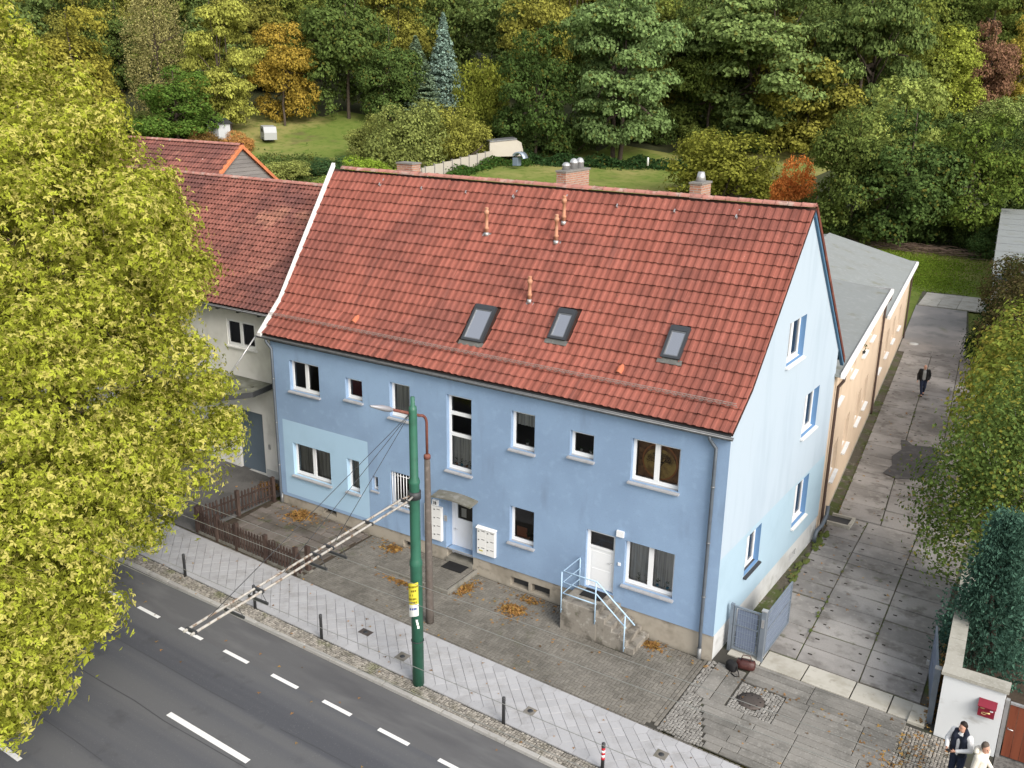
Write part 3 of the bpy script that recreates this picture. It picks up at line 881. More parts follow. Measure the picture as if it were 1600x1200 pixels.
for a, b, c, d in CW: MB().poly((a, .27, c), (b, .27, c), (b, .27, d), (a, .27, d)).build('cellar_window', M_dark, house)
MB(MG).poly((6.6, .27, -.66), (7.5, .27, -.66), (7.5, .27, -.3), (6.6, .27, -.3)).build('cellar_window', M_dark, house)
# the other walls and floors close the shell
w = MB()
w.poly((LX, 0, -1), (LX - 2.0, GD, -1), (LX - 2.0, GD, 6.1), (LX, 0, 6.1))
w.poly((LX - 2, GD, -1), (.2, GD, -1), (.2, GD, 6.2), (LX - 2, GD, 6.2))
w.add([(LX - .2 * q[0], q[0], q[1]) for q in ((0, 6.0), (KY, KZ - .06), (RY, RZ - .06), (GD, 6.1))], [(0, 1, 2, 3)])
w.build('rear_wall', M_panel, house)
w = MB()
for z in (-0.9, 2.75, 6.0): w.poly((LX, .24, z), (-.24, .24, z), (-.1, GD - .1, z), (LX - 1.9, GD - .1, z))
w.build('floor', M_room, house)

# windows of the front
C = {}
for i, (a, b, c, d, s) in enumerate(FRONT):
    cur = None
    if i == 1: cur = (M_red, a, b, c, d)
    if i == 2: cur = (M_curt, a, b, c, d)
    if i == 3: cur = (M_curt, a, b, c, c + 1.22)
    if i == 4: cur = (M_curt, a, b, c + .72, d)
    if i == 7: cur = (M_curt, a, b, c, d)
    if i == 8: cur = (M_curt, a, a + .3, c, d)
    if i == 12: cur = (M_curt, a, b, c + .05, d)
    if i == 9:
        fr = window(house, None, a, b, c, d, 'single', 0.2, M_sill, .05, .05)
        continue
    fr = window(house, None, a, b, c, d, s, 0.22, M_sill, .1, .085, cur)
    C[i] = fr
# tree-of-life hanging behind the double window, a flat cloth picture
a, b, c, d, s = FRONT[6]
m = MB(); m.poly((a + .09, .30, c + .1), (b - .09, .30, c + .1), (b - .09, .30, d - .06), (a + .09, .30, d - .06))
hang = m.build('cloth_picture', mat('batik_cloth', (0.22, 0.11, 0.05), [((0.4, 0.22, 0.09), 5, 0.45, 0.7, 0.7), ((0.04, 0.022, 0.012), 9, 0.5, 0.7, 0.6)], rough=0.95), C[6])
xc, zc, ro = (a + b) / 2 + .02, (c + d) / 2, .55
m = MB(); n = 40; vs = []; fs = []
for k in range(n):
    t = k * 2 * math.pi / n
    vs += [(xc + ro * math.cos(t), .296, zc + ro * math.sin(t)), (xc + (ro - .045) * math.cos(t), .296, zc + (ro - .045) * math.sin(t))]
    fs.append((2 * k, (2 * k + 2) % (2 * n), (2 * k + 3) % (2 * n), 2 * k + 1))
m.add(vs, fs); m.build('printed_ring', mat('batik_ring', (0.5, 0.2, 0.07), rough=.95), C[6])
m = MB(); m.add([(xc + (ro - .05) * math.cos(k * 2 * math.pi / n), .298, zc - .06 + (ro - .1) * math.sin(k * 2 * math.pi / n)) for k in range(n)], [tuple(range(n))])
m.build('printed_disc', mat('batik_glow', (0.6, 0.42, 0.13), [((0.28, 0.16, 0.06), 3.5, 0.4, 0.65, 0.9)], rough=.95), C[6])
m = MB()


def twig(x, z, an, ln, r, lv):
    x1, z1 = x + ln * math.sin(an), z + ln * math.cos(an)
    px, pz = math.cos(an) * r, -math.sin(an) * r
    m.poly((x - px, .292 - lv * .0002, z - pz), (x + px, .292 - lv * .0002, z + pz), (x1 + px * .6, .292 - lv * .0002, z1 + pz * .6), (x1 - px * .6, .292 - lv * .0002, z1 - pz * .6))
    if lv < 5:
        for da in (-.55, .1, .6): twig(x1, z1, an + da + random.gauss(0, .12), ln * .72, r * .58, lv + 1)


twig(xc, zc - .42, 0, .24, .03, 0)
m.build('printed_tree', mat('batik_tree', (0.018, 0.012, 0.008), rough=.95), C[6])
# bars before the ground-floor window
a, b, c, d, s = FRONT[10]
for k in range(7):
    x = a + .06 + (b - a - .12) * k / 6
    MB().tube([(x, .03, c + .02), (x, .03, d - .03)], .013, 6).build('window_bar', M_pvc, C[10])
for z in (c + .12, d - .12): MB().tube([(a, .035, z), (b, .035, z)], .011, 6).build('cross_bar', M_pvc, C[10])


def pot_plant(parent, x, y, z, r, h, pot=(0.6, 0.6, 0.58), nm='potted_plant'):
    o = MB(); o.lathe([(r * .6, 0), (r * .85, r * 1.1)], (x, y, z), 10)
    p = o.build(nm, mat('pot_%d_%d' % (pot[0] * 99, pot[2] * 99), pot, rough=.6), parent)
    n = 26; pts = np.stack([rng.normal(x, r * .8, n), rng.normal(y, r * .5, n), z + r * 1.1 + rng.random(n) * h], 1)
    v, fq, at = leaf_quads(pts, rng.normal(size=(n, 3)), r * .9)
    link('leaf_bunch', mesh_np('leaf_bunch', v - WL[p.name], fq, [M_plant], attr=at), p)['kind'] = 'stuff'


def leaf_quads(pts, nrm, size, asp=0.6):
    n = len(pts)
    nrm = nrm / (np.linalg.norm(nrm, axis=1, keepdims=True) + 1e-9)
    r = rng.normal(size=(n, 3)); a = np.cross(nrm, r); a /= np.linalg.norm(a, axis=1, keepdims=True) + 1e-9
    b = np.cross(nrm, a)
    s = (size if np.ndim(size) else np.full(n, size)) * rng.uniform(.7, 1.3, n)
    a *= s[:, None] * .5; b *= s[:, None] * .5 * asp
    fold = nrm * (s * .12)[:, None]
    v = np.stack([pts - a, pts + b + fold, pts + a, pts - b + fold], 1).reshape(-1, 3)
    return v, np.arange(4 * n).reshape(n, 4), rng.random(n)


for i, spots in {3: [(.2, .12), (.4, .12), (.6, .12), (.8, .12)], 11: [(.6, .13), (.85, .1)], 12: [(.22, .12), (.42, .1), (.62, .15), (.82, .12)], 5: [(.3, .05), (.7, .06)], 4: [(.5, .07)]}.items():
    a, b, c, d, s = FRONT[i]
    for t, h in spots: pot_plant(C[i], a + (b - a) * t, .30, c + .1, .055, h * 1.6, pot=random.choice(((.6, .6, .58), (.35, .15, .08), (.05, .3, .5))))
a, b, c, d, s = FRONT[11]
MB().box(a + .1, a + .48, .29, .31, c + .1, c + .45).build('wicker_screen', mat('wicker', (0.28, 0.1, 0.05)), C[11])
# windows of the gable
for k, (a, b, c, d) in enumerate(GW):
    window(house, MG, a, b, c, d, 'double', 0.24, M_sillw if k < 3 else M_dark, .1, .085, (M_curt, a, a + .7, c, d) if k != 1 else None)

# ---- doors
d1 = MB(); a, b, c, d, dp = DOOR1
d1.box(a, a + .07, .34, .42, -.32, d); d1.box(b - .07, b, .34, .42, -.32, d); d1.box(a + .07, b - .07, .34, .42, d - .07, d)
dr = d1.build('door', M_door, house)
MB().box(a + .075, b - .075, .365, .405, -.31, 1.02).build('door_panel', M_door, dr)
MB().box(a + .075, b - .075, .365, .405, 1.55, d - .075).build('top_rail', M_door, dr)
for p0, p1 in ((a + .075, a + .22), (b - .16, b - .075)): MB().box(p0, p1, .365, .405, 1.02, 1.55).build('door_stile', M_door, dr)
MB().poly((a + .22, .385, 1.02), (b - .16, .385, 1.02), (b - .16, .385, 1.55), (a + .22, .385, 1.55)).build('pane', M_glass, dr)
MB().box(a + .36, a + .56, .392, .394, 1.1, 1.42).build('paper_notice', mat('paper', (.6, .6, .58)), dr)
MB().tube([(a + .13, .365, .62), (a + .13, .31, .62), (a + .25, .31, .62)], .011, 6).build('handle', M_zincb, dr)
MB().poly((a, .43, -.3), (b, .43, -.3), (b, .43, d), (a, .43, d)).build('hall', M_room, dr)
MB().box(a, b, -.02, .38, -.55, -.34).build('door_step', M_edge, house)
d2 = MB(); a, b, c, d, dp = DOOR2
d2.box(a, a + .09, .09, .17, c, d); d2.box(b - .09, b, .09, .17, c, d); d2.box(a + .09, b - .09, .09, .17, d - .08, d); d2.box(a + .09, b - .09, .09, .17, d - .62, d - .54)
dr = d2.build('door', M_pvc, house)
MB().box(a + .09, b - .09, .11, .16, c + .02, d - .62).build('door_panel', M_pvc, dr)
m = MB(); m.box(a + .17, b - .17, .104, .111, c + .12, c + .66); m.box(a + .17, b - .17, .104, .111, c + .74, d - .72); m.build('raised_field', M_pvc, dr)
MB().poly((a + .09, .13, d - .54), (b - .09, .13, d - .54), (b - .09, .13, d - .08), (a + .09, .13, d - .08)).build('pane', M_glass, dr)
MB().poly((a, .4, c), (b, .4, c), (b, .4, d), (a, .4, d)).build('hall', M_room, dr)
MB().tube([(b - .13, .11, c + .98), (b - .13, .05, c + .98), (b - .25, .05, c + .98)], .011, 6).build('handle', M_zincb, dr)
# door canopy: a shallow curved sheet
m = MB(); n = 8; vs = []; fs = []
for k in range(n + 1):
    t = k / n; x = -9.82 + 1.58 * t; zz = 2.02 + .07 * math.sin(math.pi * t)
    vs += [(x, 0.0, zz + .06), (x, -.46, zz - .0), (x, -.46, zz - .05), (x, 0, zz)]
for k in range(n):
    b4 = 4 * k
    for i in range(4):
        j = (i + 1) % 4; fs.append((b4 + i, b4 + j, b4 + 4 + j, b4 + 4 + i))
fs += [(0, 1, 2, 3), (4 * n + 3, 4 * n + 2, 4 * n + 1, 4 * n)]
m.add(vs, fs); m.build('door_canopy', mat('canopy_felt', (0.16, 0.155, 0.13), [((0.26, 0.255, 0.24), 3, 0.5, 0.7, 0.7), ((0.1, 0.1, 0.06), 2, 0.5, 0.7, 0.6)], rough=0.85), house)
MB().box(-3.2, -2.97, -.07, 0, 2.29, 2.48).build('outside_lamp', M_pvc, house)
MB().box(-3.12, -3.04, -.03, 0, 1.33, 1.42).build('bell_push', M_pvc, house)
MB().box(-9.62, -9.5, -.025, 0, 1.0, 1.2).build('intercom', M_zincb, house)
# house number lamp
m = MB().box(-10.06, -9.84, -.09, 0, 1.49, 1.69); nb = m.build('number_plate', M_pvc, house)
NUM = MB()


def seg_digit(x, z, w, h, segs, y=-.093, t=.022):
    S = {'a': (0, w, h - t, h), 'd': (0, w, 0, t), 'g': (0, w, h / 2 - t / 2, h / 2 + t / 2), 'f': (0, t, h / 2, h), 'e': (0, t, 0, h / 2), 'b': (w - t, w, h / 2, h), 'c': (w - t, w, 0, h / 2)}
    for s in segs:
        a, b, c, d = S[s]; NUM.poly((x + a, y, z + c), (x + b, y, z + c), (x + b, y, z + d), (x + a, y, z + d))


seg_digit(-10.015, 1.535, .055, .11, 'abcdg'); seg_digit(-9.94, 1.535, .055, .11, 'abcdefg', -.0935)
NUM.build('house_number', M_black, nb)

# ---- roof: underlay, tiles, ridge, verges, gutter
roof = MB()
xl = lambda y: -17.88 - 0.185 * (y - EY)
xrr = lambda y: 0.06 + 0.0239 * y
prof = [(EY, EZ), (KY, KZ), (RY, RZ), (BY, BZ)]
for (y0, z0), (y1, z1) in zip(prof[:-1], prof[1:]):
    roof.poly((xl(y0), y0, z0), (xrr(y0), y0, z0), (xrr(y1), y1, z1), (xl(y1), y1, z1))
    roof.poly((xl(y0), y0, z0 - .05), (xl(y1), y1, z1 - .05), (xrr(y1), y1, z1 - .05), (xrr(y0), y0, z0 - .05))
    roof.poly((xrr(y0), y0, z0), (xrr(y0), y0, z0 - .05), (xrr(y1), y1, z1 - .05), (xrr(y1), y1, z1))
roof = roof.build('roof', M_deck, house)
L1, L2 = math.hypot(RY - KY, RZ - KZ), math.hypot(KY - EY, KZ - EZ)
A1, A2 = math.atan2(RZ - KZ, RY - KY), math.atan2(KZ - EZ, KY - EY)


def onprof(s):
    if s <= L1: return RY - s * math.cos(A1), RZ - s * math.sin(A1), A1
    q = s - L1
    return KY - q * math.cos(A2), KZ - q * math.sin(A2), A2


TW = 0.258
cs = [(0, .016), (.018, .0), (.07, -.003), (.125, .0), (.146, .019), (.165, .026), (.225, .027), (.243, .022), (.258, .012)]
tv = []
for yy, zo in ((.06, .008), (0, .06), (.43, .012)):
    for x, z in cs: tv.append((x, yy, zo + z))
nc = len(cs)
tf = [(nc + i, nc + i + 1, 2 * nc + i + 1, 2 * nc + i) for i in range(nc - 1)] + [(i, i + 1, nc + i + 1, nc + i) for i in range(nc - 1)]
SKY = [(-9.58, -8.79, 4.94, 6.27), (-6.59, -5.97, 4.54, 5.61), (-2.8, -2.2, 4.52, 5.58)]
places = []
for k in range(19):
    s = 0.55 + 0.39 * k
    y, z, an = onprof(s)
    if s > L1 - .1: an = A1 + (A2 - A1) * min(1, (s - L1 + .1) / .55)
    x = xrr(y) - TW - .005
    row = True
    while row:
        sx = 1.0; x0 = x
        if x < xl(y) + .1:
            sx = (x + TW - (xl(y) + .1)) / TW; x0 = xl(y) + .1; row = False
            if sx < .12: break
        cxm = x0 + TW * sx / 2
        if not any(q[0] - .02 < cxm < q[1] + .02 and q[2] < s - .12 < q[3] + .04 for q in SKY):
            M = Matrix.Translation((x0, y + random.gauss(0, .004), z + .012 + random.gauss(0, .004))) @ Matrix.Rotation(an + random.gauss(0, .006), 4, 'X') @ Matrix.Rotation(random.gauss(0, .006), 4, 'Z') @ Matrix.Diagonal((sx, 1, 1, 1))
            places.append(np.array(M))
        x -= TW
pieces(roof, 'roof_tile', 'roof_tile_rest', tv, tf, places, M_tile)
AB = math.atan2(RZ - BZ, BY - RY)
pb = []
for k in range(20):
    s = 0.5 + 0.38 * k
    y, z = RY + s * math.cos(AB), RZ - s * math.sin(AB)
    if y > BY + .1: break
    x = xrr(y) - .005
    while x > xl(y) + TW:
        pb.append(np.array(Matrix.Translation((x, y, z + .012)) @ Matrix.Rotation(math.pi, 4, 'Z') @ Matrix.Rotation(AB, 4, 'X'))); x -= TW
stuff_pieces('rear_tiles', roof, tv, tf, pb, M_tile)
# ridge caps
rv = []; n = 8
for q, (x, r) in enumerate(((0, .135), (.36, .125), (.385, .15), (.41, .15))):
    for k in range(n + 1):
        t = math.pi * k / n; rv.append((x, r * math.cos(t), r * .8 * math.sin(t)))
rf = [(q * (n + 1) + k, (q + 1) * (n + 1) + k, (q + 1) * (n + 1) + k + 1, q * (n + 1) + k + 1) for q in range(3) for k in range(n)]
rv += [(.41, .0, -.02), (.41, 0, -.02)]
pr = [pm(xrr(RY) - .41 - .385 * k, RY, RZ + .03 + random.gauss(0, .004), ry=random.gauss(0, .006)) for k in range(48)]
pieces(roof, 'ridge_tile', 'ridge_tile_rest', rv, rf, pr, M_ridge)
# verges
m = MB()
for (y0, z0), (y1, z1) in zip(prof[:-2], prof[1:-1]):
    for a, b in ((0, .16),):
        vs = []
        for y, z in ((y0, z0), (y1, z1)):
            x = xl(y)
            if y == EY: y -= .1; z -= .08
            if y == RY: z += .1
            vs += [(x - .04, y, z - .16), (x - .04, y, z + .13), (x + .13, y, z + .13), (x + .13, y, z - .02)]
        m.add(vs, [(0, 1, 5, 4), (1, 2, 6, 5), (2, 3, 7, 6), (0, 3, 2, 1), (4, 5, 6, 7)])
m.build('verge_board', M_white, roof)
m = MB(); y0, z0, y1, z1 = RY, RZ, BY, BZ
for (p0, q0), (p1, q1) in (((y0, z0), (y1, z1)),):
    m.add([(xrr(p0) - .1, p0 + .0, q0 - .26), (xrr(p0) + .015, p0, q0 - .26), (xrr(p0) + .015, p0, q0 - .06), (xrr(p0) - .1, p0, q0 - .06), (xrr(p1) - .1, p1, q1 - .24), (xrr(p1) + .015, p1, q1 - .24), (xrr(p1) + .015, p1, q1 - .06), (xrr(p1) - .1, p1, q1 - .06)],
          [(0, 1, 2, 3), (1, 5, 6, 2), (0, 4, 5, 1), (4, 7, 6, 5), (3, 2, 6, 7)])
m.build('verge_fascia', mat('fascia_blue', (0.07, 0.15, 0.24), rough=.6), roof)
m = MB(); m.add([(xrr(y) + dx, y, z + dz) for y, z in ((RY, RZ), (BY, BZ)) for dx, dz in ((.0, .06), (.05, .06), (.05, -.12), (.0, -.12))], [(0, 1, 2, 3), (0, 4, 5, 1), (1, 5, 6, 2), (2, 6, 7, 3), (7, 6, 5, 4)])
m.build('verge_tiles', mat('verge_dark_red', (0.12, 0.035, 0.025), [((0.25, 0.08, 0.05), 3, 0.5, 0.7, 0.6)], rough=.7), roof)


def gutter(parent, p0, p1, r=.075, name='gutter', mt=None):
    g = MB(); n = 8; vs = []; fs = []
    a = Vector(p0); b = Vector(p1); t = (b - a).normalized(); s = t.cross(Vector((0, 0, 1))).normalized()
    for p in (a, b):
        for rr in (r, r - .008):
            for k in range(n + 1):
                an = math.pi + math.pi * k / n
                vs.append(p + s * (rr * math.cos(an)) + Vector((0, 0, rr * math.sin(an))))
    K = n + 1
    for k in range(n):
        fs += [(k, k + 1, 2 * K + k + 1, 2 * K + k), (K + k, 3 * K + k, 3 * K + k + 1, K + k + 1), (k, K + k, K + k + 1, k + 1), (2 * K + k, 2 * K + k + 1, 3 * K + k + 1, 3 * K + k)]
    fs += [(0, 2 * K, 3 * K, K), (n, K + n, 3 * K + n, 2 * K + n)]
    g.add(vs, fs)
    g.tube([a + s * r, b + s * r], .011, 6); g.tube([a - s * r, b - s * r], .008, 6)
    return g.build(name, mt or M_zinc, parent)


gutter(house, (-17.95, -.16, 6.17), (.1, -.16, 6.15))
MB().box(LX, 0.0, -.05, .0, 6.02, 6.2).build('eaves_board', M_dark, house)
for x, bot in ((-17.3, -0.45), (-.36, -.98)):
    m = MB(); m.tube([(x - .18, -.16, 6.1), (x - .18, -.15, 6.0), (x - .1, -.1, 5.86), (x, -.09, 5.75), (x, -.09, 5.0), (x, -.09, .02), (x, -.07, -.12), (x, -.06, bot + .3)], .052, 10)
    dp = m.build('downpipe', M_pipe, house)
    MB().lathe([(.065, 0), (.065, .5)], (x, -.06, bot), 10).build('pipe_shoe', M_zinc, dp)
    for z in (4.6, 2.9, 1.2):
        MB().lathe([(.062, 0), (.062, .04)], (x, -.09, z), 10).build('pipe_clip', M_zinc, dp)
# snow guard
y, z, an = onprof(6.72)
nv = Vector((0, -math.sin(an), math.cos(an)))
m = MB(); X0, X1 = -17.95, -.1
up = [Vector((0, y, z)) + nv * h for h in (.07, .14, .235)]
for p in up: m.bar((X0, p.y, p.z), (X1, p.y, p.z), .01, .014)
x = X0; k = 0
while x < X1 - .1:
    a = Vector((x, y, z)) + nv * .05; b = Vector((x + .06, y, z)) + nv * .235; m.bar(a, b, .007, .007)
    a = Vector((x + .12, y, z)) + nv * .05; m.bar(b, a, .007, .007)
    x += .12
m.build('snow_guard', mat('galvanised', (0.42, 0.38, 0.36), [((0.3, 0.2, 0.17), 5, 0.5, 0.7, 0.6)], rough=.5, metal=.4), roof)
# skylights
for a, b, s0, s1 in SKY:
    an = A1; y, z = RY - s1 * math.cos(A1), RZ - s1 * math.sin(A1) + (.09 if s1 > L1 else .02)
    MS = Matrix.Translation((a, y, z)) @ Matrix.Rotation(an, 4, 'X')
    Wd, Ln = b - a, s1 - s0
    f = MB(MS); t = .075
    f.box(0, t, 0, Ln, .0, .13); f.box(Wd - t, Wd, 0, Ln, 0, .13); f.box(t, Wd - t, 0, t, 0, .13); f.box(t, Wd - t, Ln - .17, Ln, 0, .145)
    sk = f.build('skylight', M_anth, house)
    MB(MS).box(t, Wd - t, t, Ln - .17, .095, .10).build('pane', M_skyg, sk)
    i2 = MB(MS); u = t
    i2.box(u, u + .035, u, Ln - .17, .102, .118); i2.box(Wd - u - .035, Wd - u, u, Ln - .17, .102, .118); i2.box(u + .035, Wd - u - .035, u, u + .035, .102, .118); i2.box(u + .035, Wd - u - .035, Ln - .205, Ln - .17, .102, .118)
    i2.build('sash', mat('sash_grey', (0.16, 0.17, 0.185), rough=.45, metal=.3), sk)
    MB(MS).box(t, Wd - t, t, Ln - .17, -.25, -.24).build('light_well', mat('well', (.35, .36, .37)), sk)
    MB(MS).box(-.08, Wd + .08, -.16, .0, .02, .06).build('lead_apron', mat('lead', (0.115, 0.115, 0.11), [((0.2, 0.2, 0.18), 6, .5, .7, .6), ((0.06, .09, .02), 5, .62, .7, .7)], rough=.7), sk)
# vent pipes
for x, s, hh in ((-10.47, 2.22, .94), (-7.73, 1.46, .92), (-7.71, 2.22, .94), (-7.77, 4.48, .84)):
    y, z, an = onprof(s); z += .04
    m = MB(); m.lathe([(.062, 0), (.062, .2), (.078, .21), (.078, .27), (.055, .28), (.055, hh - .24), (.075, hh - .23), (.085, hh - .17), (.085, hh - .12), (.062, hh - .11), (.062, hh - .04), (.07, hh - .03), (.06, hh), (.02, hh + .01)], (x, y, z), 12)
    vp = m.build('vent_pipe', M_terra, house)
    MSl = Matrix.Translation((x, y, z - .02)) @ Matrix.Rotation(an, 4, 'X')
    MB(MSl).box(-.16, .16, -.12, .14, .0, .02).build('lead_flashing', M_zincb, vp)
    MB().lathe([(.1, -.02), (.075, .1)], (x, y, z), 12).build('flashing_collar', M_zincb, vp)
for x, s in ((-14.15, 6.3), (-3.85, 6.3)):
    y, z, an = onprof(s)
    MSl = Matrix.Translation((x, y, z + .05)) @ Matrix.Rotation(an, 4, 'X')
    m = MB(MSl); vs = []; n = 8
    for yy, r in ((-.1, .1), (.12, .1), (.25, .04)):
        for k in range(n + 1):
            t = math.pi * k / n; vs.append((r * math.cos(t), yy, .01 + r * 1.1 * math.sin(t)))
    m.smooth = True
    m.add(vs, [(q * (n + 1) + k, q * (n + 1) + k + 1, (q + 1) * (n + 1) + k + 1, (q + 1) * (n + 1) + k) for q in range(2) for k in range(n)])
    m.build('vent_tile', mat('vent_orange', (0.45, 0.14, 0.075), rough=.65), roof)
for x in (-16.05, -14.05, -12.05, -10.05, -8.05, -6.05, -4.05, -2.05):
    y, z, an = onprof(.62); MSl = Matrix.Translation((x, y, z + .05)) @ Matrix.Rotation(an, 4, 'X')
    m = MB(MSl); m.box(-.02, .02, -.02, .3, .0, .012); m.box(-.02, .02, -.06, -.02, .0, .1); m.box(-.02, .02, -.02, .05, .09, .1); m.build('roof_hook', M_zincb, roof)


def brick_mat(name, c1, c2, mortar):
    m = bpy.data.materials.new(name); m.use_nodes = True; t = m.node_tree; p = t.nodes['Principled BSDF']
    g = nd(t, 'ShaderNodeNewGeometry'); sx = nd(t, 'ShaderNodeSeparateXYZ'); t.links.new(g.outputs['Position'], sx.inputs[0])
    cb = nd(t, 'ShaderNodeCombineXYZ'); t.links.new(mathn(t, 'ADD', sx.outputs[0], sx.outputs[1]), cb.inputs[0]); t.links.new(sx.outputs[2], cb.inputs[1])
    b = nd(t, 'ShaderNodeTexBrick'); b.inputs['Scale'].default_value = 1; b.inputs['Brick Width'].default_value = .25; b.inputs['Row Height'].default_value = .077; b.inputs['Mortar Size'].default_value = .012
    b.inputs['Color1'].default_value = (*c1, 1); b.inputs['Color2'].default_value = (*c2, 1); b.inputs['Mortar'].default_value = (*mortar, 1)
    t.links.new(cb.outputs[0], b.inputs['Vector'])
    col = mixc(t, ramp(t, noise(t, 5, 4), .5, .75), b.outputs[0], (0.3, 0.2, 0.15))
    t.links.new(col, p.inputs['Base Color']); p.inputs['Roughness'].default_value = .9
    bp = nd(t, 'ShaderNodeBump'); bp.inputs['Strength'].default_value = .6; bp.inputs['Distance'].default_value = .01; bp.invert = True
    t.links.new(b.outputs['Fac'], bp.inputs['Height']); t.links.new(bp.outputs[0], p.inputs['Normal'])
    return m


M_brk = brick_mat('chimney_brick', (0.3, 0.12, 0.075), (0.4, 0.2, 0.12), (0.34, 0.3, 0.26))
M_cap = mat('chimney_cap', (0.2, 0.19, 0.175), rough=.9, bump=.3)
for x0, x1, y0, y1, zt, pots in ((-15.95, -15.2, 5.6, 6.1, 12.0, 0), (-8.87, -8.5, 5.58, 7.25, 12.12, 3), (-3.98, -3.59, 5.6, 6.4, 12.05, 1)):
    m = MB().box(x0, x1, y0, y1, 9.2, zt); ch = m.build('chimney', M_brk, house)
    MB().box(x0 - .03, x1 + .03, y0 - .03, y1 + .03, zt, zt + .06).build('chimney_cap', M_cap, ch)
    for k in range(pots):
        yy = y0 + (y1 - y0) * ((.2, .52, .78)[k] if pots == 3 else .5); h = (.26, .36, .36)[k] if pots == 3 else .3
        MB().lathe([(.15, 0), (.13, h * .5), (.15, h * .55), (.15, h * .62), (.1, h * .9), (.04, h)] if pots == 3 else [(.17, 0), (.1, h), (.08, h)], ((x0 + x1) / 2, yy, zt + .06), 12).build('chimney_pot', M_zincb, ch)

# ------------------------------------------------------------------ mail boxes on the house
def mailbank(x0, x1, z0, z1, cols, rows, dep, label, roofed):
    t = thing('letter_box_bank', label, 'letter boxes', ((x0 + x1) / 2, 0, z0), 'letter box banks by the entrance')
    MB().box(x0, x1, -dep + .012, -.003, z0, z1).build('casing', M_mail, t)
    if roofed: MB().add([(x0 - .03, -dep - .03, z1 + .0), (x1 + .03, -dep - .03, z1), (x1 + .03, -.003, z1 + .05), (x0 - .03, -.003, z1 + .05), (x0 - .03, -dep - .03, z1 + .025), (x1 + .03, -dep - .03, z1 + .025), (x1 + .03, -.003, z1 + .075), (x0 - .03, -.003, z1 + .075)], [(3, 2, 1, 0), (4, 5, 6, 7), (0, 1, 5, 4), (1, 2, 6, 5), (2, 3, 7, 6), (3, 0, 4, 7)]).build('lid', M_mail, t)
    cw, rh = (x1 - x0) / cols, (z1 - z0) / rows
    for i in range(cols):
        for j in range(rows):
            a, c = x0 + i * cw, z0 + j * rh
            fl = MB().box(a + .012, a + cw - .012, -dep, -dep + .02, c + .012, c + rh - .012).build('flap', M_mail, t)
            MB().box(a + .05, a + .10, -dep - .008, -dep, c + rh * .62, c + rh * .62 + .035).build('lock', M_dark, fl)
            MB().box(a + cw * .5, a + cw - .05, -dep - .004, -dep, c + rh - .075, c + rh - .055).build('slot', M_dark, fl)
    return t


mailbank(-10.38, -9.67, .23, 1.47, 2, 4, .12, 'tall white bank of letter boxes left of the door', False)
t = mailbank(-8.22, -7.51, .25, 1.16, 2, 3, .1, 'smaller white bank of letter boxes right of the door', True)
MB().box(-8.13, -7.98, -.106, -.1, .36, .41).build('sticker', mat('yellow_sticker', (.5, .45, .12)), t)
mt = MB().box(-9.4, -8.6, -.5, -.02, PLATZ + .012, PLATZ + .03).build('door_mat', M_black)
tag(mt, 'black rubber door mat before the white entrance door', 'door mat')
mt = MB().box(-4.1, -3.4, -.55, -.06, .262, .28).build('door_mat', M_black)
tag(mt, 'black door mat on top of the concrete steps', 'door mat')

# ------------------------------------------------------------------ concrete steps with railing
st = thing('entrance_steps', 'weathered concrete steps with a pale blue railing', 'steps', (-3.3, -.6, G(-3.3)))
MB().slab([(-4.42, -1.12), (-3.22, -1.12), (-3.22, -.003), (-4.42, -.003)], -1.2, .255, .02).build('landing', M_stairc, st)
nst = 5; rise = (.255 + .76) / (nst + 1); run = 1.22 / nst
for k in range(nst):
    a = -3.225 + run * k; top = .255 - rise * (k + 1)
    MB().slab([(a, -1.1 + .006 * k), (a + run + .02, -1.1 + .006 * k), (a + run + .02, -.006), (a, -.006)], -1.2, top, .018).build('step', M_stairc, st)
rl = lambda pts, nm, r=.02: MB().tube(pts, r, 8).build(nm, M_rail, st)
yR = -1.08
rl([(-4.38, -.05, 1.22), (-4.38, yR, 1.22), (-3.25, yR, 1.22), (-1.98, yR, .22)], 'handrail', .022)
rl([(-4.38, -.05, .85), (-4.38, yR, .85), (-3.25, yR, .82), (-2.25, yR, .03)], 'middle_rail')
rl([(-4.38, -.05, .48), (-4.38, yR, .48), (-3.25, yR, .48)], 'lower_rail')
for x, y, z0, z1 in ((-4.38, -.05, .26, 1.22), (-4.4, -1.14, -.15, 1.22), (-3.25, -1.14, -.15, 1.22), (-2.27, -1.14, -.72, .45)):
    p = rl([(x, y, z0), (x, y, z1)], 'rail_post')
    if y < -1: MB().tube([(x, y, z0 + .1), (x, -1.1, z0 + .1)], .03, 8).build('post_bracket', M_rail, p)

# ------------------------------------------------------------------ white neighbour house on the left
M_wst = mat('stucco_white', (0.74, 0.73, 0.7), [((0.5, 0.49, 0.46), 0.7, 0.45, 0.7, 0.6), ((0.38, 0.37, 0.34), 1.8, 0.62, 0.8, 0.4, (1, 1, .3))], rough=0.92, spec=0.1, bump=0.25)
M_tile2 = mat('old_roof_tile', (0.22, 0.085, 0.065), [((0.115, 0.05, 0.045), 0.28, 0.4, 0.62, 0.85), ((0.34, 0.16, 0.11), 0.5, 0.58, 0.74, 0.7), ((0.45, 0.38, 0.34), 7, 0.70, 0.76, 0.7), ((0.06, 0.035, 0.032), 4, 0.62, 0.75, 0.6)], rough=0.8, rnd=0.25, bump=0.15)
nb = thing('white_neighbour_house', 'white house with a dark mossy red tile roof beside the blue house', 'house', (-24, 6, -0.3))
NW = [(-21.2, -19.6, 4.98, 6.05)]
NY = 1.25
MN = frame(0, NY, 0, 0)
w = MB(MN)
